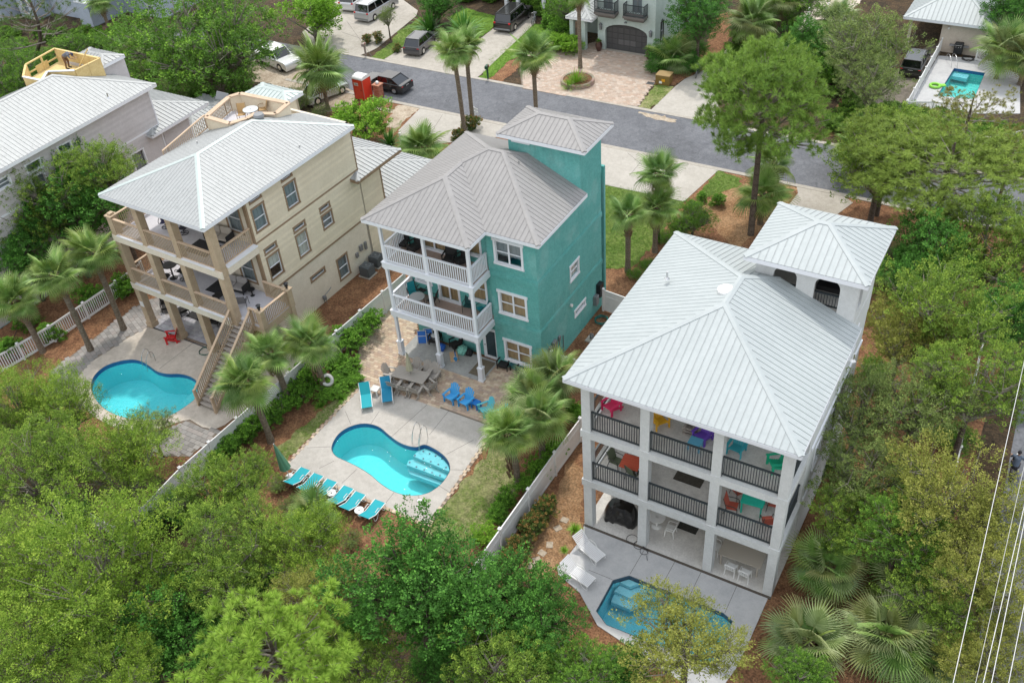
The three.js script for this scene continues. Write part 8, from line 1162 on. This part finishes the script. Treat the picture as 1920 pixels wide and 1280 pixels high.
// joints by name -> body, head and hands in one skin; shirt, trousers, shoes and cap as clothing over it
function person(label, p, ry, J, { skin = [0.30, 0.17, 0.11], shirt = [0.1, 0.1, 0.12], legs = [0.12, 0.08, 0.06], hair = [0.03, 0.02, 0.015], cap, shorts } = {}) {
  const t = thing('person', label, 'person', p, ry), B = (a, b, ra, rb) => [...a, ...b, ra, rb], s = [];
  const lerpJ = (a, b, u) => [mix(a[0], b[0], u), mix(a[1], b[1], u), mix(a[2], b[2], u)];
  const skinB = [B(J.hip, J.chest, 0.13, 0.15), B(J.chest, J.neck, 0.13, 0.06), B(J.neck, J.head, 0.055, 0.06), B(J.sl, J.sr, 0.07, 0.07)];
  for (const q of ['l', 'r']) { skinB.push(B(J['s' + q], J['e' + q], 0.05, 0.04), B(J['e' + q], J['w' + q], 0.04, 0.027), B(J['h' + q], J['k' + q], 0.085, 0.058), B(J['k' + q], J['a' + q], 0.055, 0.038), B(J['a' + q], J['t' + q], 0.045, 0.035)); }
  const body = [flesh(skinB, 0.018)]; const f = nrm([J.face[0] - J.head[0], J.face[1] - J.head[1], J.face[2] - J.head[2]]), u0 = nrm([J.head[0] - J.neck[0], J.head[1] - J.neck[1], J.head[2] - J.neck[2]]), sd = nrm(cross(u0, f)), H = (a, b, c) => [J.head[0] + sd[0] * a + u0[0] * b + f[0] * c, J.head[1] + sd[1] * a + u0[1] * b + f[1] * c, J.head[2] + sd[2] * a + u0[2] * b + f[2] * c];
  body.push(flesh([B(H(0, 0.03, -0.01), H(0, 0.07, -0.02), 0.085, 0.09), B(H(0, -0.06, 0.05), H(0, 0.02, 0.03), 0.045, 0.07), B(H(0, 0.03, 0.085), H(0, -0.005, 0.108), 0.012, 0.016), B(H(-0.086, 0.0, 0), H(-0.09, 0.03, 0), 0.014, 0.018), B(H(0.086, 0, 0), H(0.09, 0.03, 0), 0.014, 0.018), B(H(-0.025, -0.045, 0.09), H(0.025, -0.045, 0.09), 0.008, 0.008)], 0.006));
  for (const q of ['l', 'r']) { const w = J['w' + q], e = J['e' + q], d = nrm([w[0] - e[0], w[1] - e[1], w[2] - e[2]]), si = nrm(cross(d, [0.2, 1, 0.1])), up = nrm(cross(si, d)), X = (a, b, c) => [w[0] + d[0] * a + si[0] * b + up[0] * c, w[1] + d[1] * a + si[1] * b + up[1] * c, w[2] + d[2] * a + si[2] * b + up[2] * c], hb = [B(X(0, 0, 0), X(0.09, -0.02, 0), 0.024, 0.018), B(X(0, 0, 0), X(0.09, 0.02, 0), 0.024, 0.018)]; [-0.03, -0.01, 0.01, 0.03].forEach((o, i) => { const l = [0.055, 0.07, 0.075, 0.062][i]; hb.push(B(X(0.09, o, 0), X(0.09 + l * 0.55, o * 1.1, -0.01), 0.009, 0.0085), B(X(0.09 + l * 0.55, o * 1.1, -0.01), X(0.09 + l * 0.85, o * 1.1, -0.04), 0.0085, 0.007)); }); hb.push(B(X(0.02, 0.03, 0), X(0.055, 0.06, -0.01), 0.012, 0.01), B(X(0.055, 0.06, -0.01), X(0.09, 0.062, -0.03), 0.01, 0.008)); body.push(flesh(hb, 0.005)); }
  const bg = mergeGeometries(body); const bo = shade(new THREE.Mesh(bg, plain(skin, 0.6))); bo.name = 'body'; t.add(bo);
  const add = (n, bones, c, cell = 0.018) => { const o = shade(new THREE.Mesh(flesh(bones, cell), plain(c, 0.9))); o.name = n; t.add(o); };
  add('shirt', [B(J.hip, J.chest, 0.148, 0.172), B(J.chest, lerpJ(J.chest, J.neck, 0.75), 0.15, 0.085), B(J.sl, J.sr, 0.085, 0.085), ...['l', 'r'].map((q) => B(J['s' + q], lerpJ(J['s' + q], J['e' + q], 0.75), 0.07, 0.062))], shirt);
  add('trousers', [B(J.hip, lerpJ(J.hip, J.chest, 0.15), 0.15, 0.15), ...['l', 'r'].flatMap((q) => [B(J['h' + q], shorts ? lerpJ(J['h' + q], J['k' + q], 0.85) : J['k' + q], 0.105, 0.078), ...(shorts ? [] : [B(J['k' + q], J['a' + q], 0.072, 0.055)])])], legs);
  add('shoes', ['l', 'r'].map((q) => B(J['a' + q], J['t' + q], 0.055, 0.046)), [0.03, 0.03, 0.03], 0.012);
  for (const k of [-0.033, 0.033]) mb().sph(...H(k, 0.025, 0.079), 0.011).build('eye', M.dark, t);
  add(cap ? 'cap' : 'hair', cap ? [B(H(0, 0.06, -0.02), H(0, 0.085, -0.02), 0.098, 0.092), B(H(-0.03, 0.055, 0.07), H(-0.03, 0.05, 0.15), 0.022, 0.014), B(H(0.03, 0.055, 0.07), H(0.03, 0.05, 0.15), 0.022, 0.014)] : [B(H(0, 0.06, -0.03), H(0, 0.085, -0.02), 0.096, 0.092)], cap || hair, 0.012);
  return t;
}
{ const p = [[-64.38, -42.04]][0];
  person('person in grey shirt and brown trousers bending over on the plywood terrace', [p[0], 11.03, p[1]], 1.9, { hip: [0, 0.92, -0.12], chest: [0, 1.12, 0.28], neck: [0, 1.14, 0.46], head: [0, 1.12, 0.58], face: [0, 0.98, 0.68], sl: [0.18, 1.1, 0.38], sr: [-0.18, 1.1, 0.38], el: [0.2, 0.86, 0.5], er: [-0.2, 0.88, 0.52], wl: [0.16, 0.8, 0.74], wr: [-0.14, 0.82, 0.76], hl: [0.1, 0.9, -0.1], hr: [-0.1, 0.9, -0.1], kl: [0.13, 0.5, 0.0], kr: [-0.13, 0.5, -0.05], al: [0.13, 0.07, -0.08], ar: [-0.14, 0.07, -0.14], tl: [0.14, 0.04, 0.1], tr: [-0.15, 0.04, 0.04] }, { shirt: [0.12, 0.13, 0.16], legs: [0.16, 0.09, 0.05], cap: [0.03, 0.04, 0.09] });
  const q = [[3.08, -41.57]][0]; const ry = dirA(...[[3.02, -39.83], [2.9, -45.78]]); const sc = thing('scooter', 'dark scooter on the side road at the right edge', 'scooter', [q[0], 0.012, q[1]], ry); const dk = gloss([0.02, 0.02, 0.022]);
  for (const s of [-0.6, 0.62]) { const w = mb().add(new THREE.TorusGeometry(0.2, 0.06, 8, 20), 0, 0.26, s, 0, Math.PI / 2).build('wheel', M.dark, sc); mb().cyl(0, 0.26, s, 0.12, 0.12, 0.06, 14, 0, Math.PI / 2).build('rim', M.steel, w); } mb().rbox(0, 0.5, -0.42, 0.34, 0.34, 0.8, 0.12).rbox(0, 0.3, 0.12, 0.3, 0.1, 0.5, 0.04).build('body', dk, sc); mb().rbox(0, 0.72, -0.38, 0.3, 0.12, 0.72, 0.05).build('seat', M.dark, sc); mb().rbox(0, 0.62, 0.42, 0.36, 0.72, 0.1, 0.04, 0, -0.25).build('front_shield', dk, sc); mb().bar([-0.32, 1.0, 0.34], [0.32, 1.0, 0.34], 0.04).build('handlebar', M.greyMetal, sc); mb().sph(0, 0.95, 0.46, 0.09).build('headlight', M.vinyl, sc);
  const J = { hip: [0, 0.86, -0.3], chest: [0, 1.28, -0.16], neck: [0, 1.46, -0.1], head: [0, 1.58, -0.06], face: [0, 1.56, 0.1], sl: [0.19, 1.38, -0.12], sr: [-0.19, 1.38, -0.12], el: [0.3, 1.14, 0.04], er: [-0.3, 1.14, 0.04], wl: [0.3, 1.06, 0.26], wr: [-0.3, 1.06, 0.26], hl: [0.1, 0.84, -0.28], hr: [-0.1, 0.84, -0.28], kl: [0.18, 0.74, 0.14], kr: [-0.18, 0.74, 0.14], al: [0.14, 0.42, 0.14], ar: [-0.14, 0.42, 0.14], tl: [0.14, 0.39, 0.32], tr: [-0.14, 0.39, 0.32] };
  person('person in a dark striped shirt and shorts riding the scooter', [q[0], 0.012, q[1]], ry, J, { shirt: [0.10, 0.13, 0.18], legs: [0.03, 0.03, 0.035], cap: [0.03, 0.03, 0.035], shorts: 1 }); }

// ---------- overhead wires along the side road ----------
{ const W = [[1925,640,1786,1290,8.2], [1935,830,1832,1290,7.6], [1940,900,1846,1290,7.9], [1945,880,1862,1290,8.4], [1950,980,1892,1290,7.8]];
  const P = [[[1.8, -41.92], [2.23, -21.86]], [[2.81, -36.27], [2.9, -22.34]], [[3.13, -34], [3.09, -22.24]], [[3.17, -33.71], [3.3, -22.15]], [[3.82, -30.15], [3.85, -22.77]]], hs = [8.2, 8.0, 8.3, 8.6, 8.1];
  P.forEach(([a, b], i) => { const e = 2.2, d = [b[0] - a[0], b[1] - a[1]], A = [a[0] - d[0] * e, a[1] - d[1] * e], B2 = [b[0] + d[0] * 1.2, b[1] + d[1] * 1.2], pts = [], c = [A[0], 0, A[1]]; for (let k = 0; k <= 20; k++) { const u = k / 20; pts.push([mix(A[0], B2[0], u) - A[0], hs[i], mix(A[1], B2[1], u) - A[1]]); } const o = mb().tube(pts, i === 1 ? 0.008 : 0.014, 60, 5).build('power_line', plain([0.62, 0.62, 0.62], 0.5)); o.position.set(A[0], 0, A[1]); tag(o, `pale overhead wire along the side road, ${ord[i]} from the left`, 'power line', 'overhead wires at the right edge'); }); }
renderer.render(scene, camera);
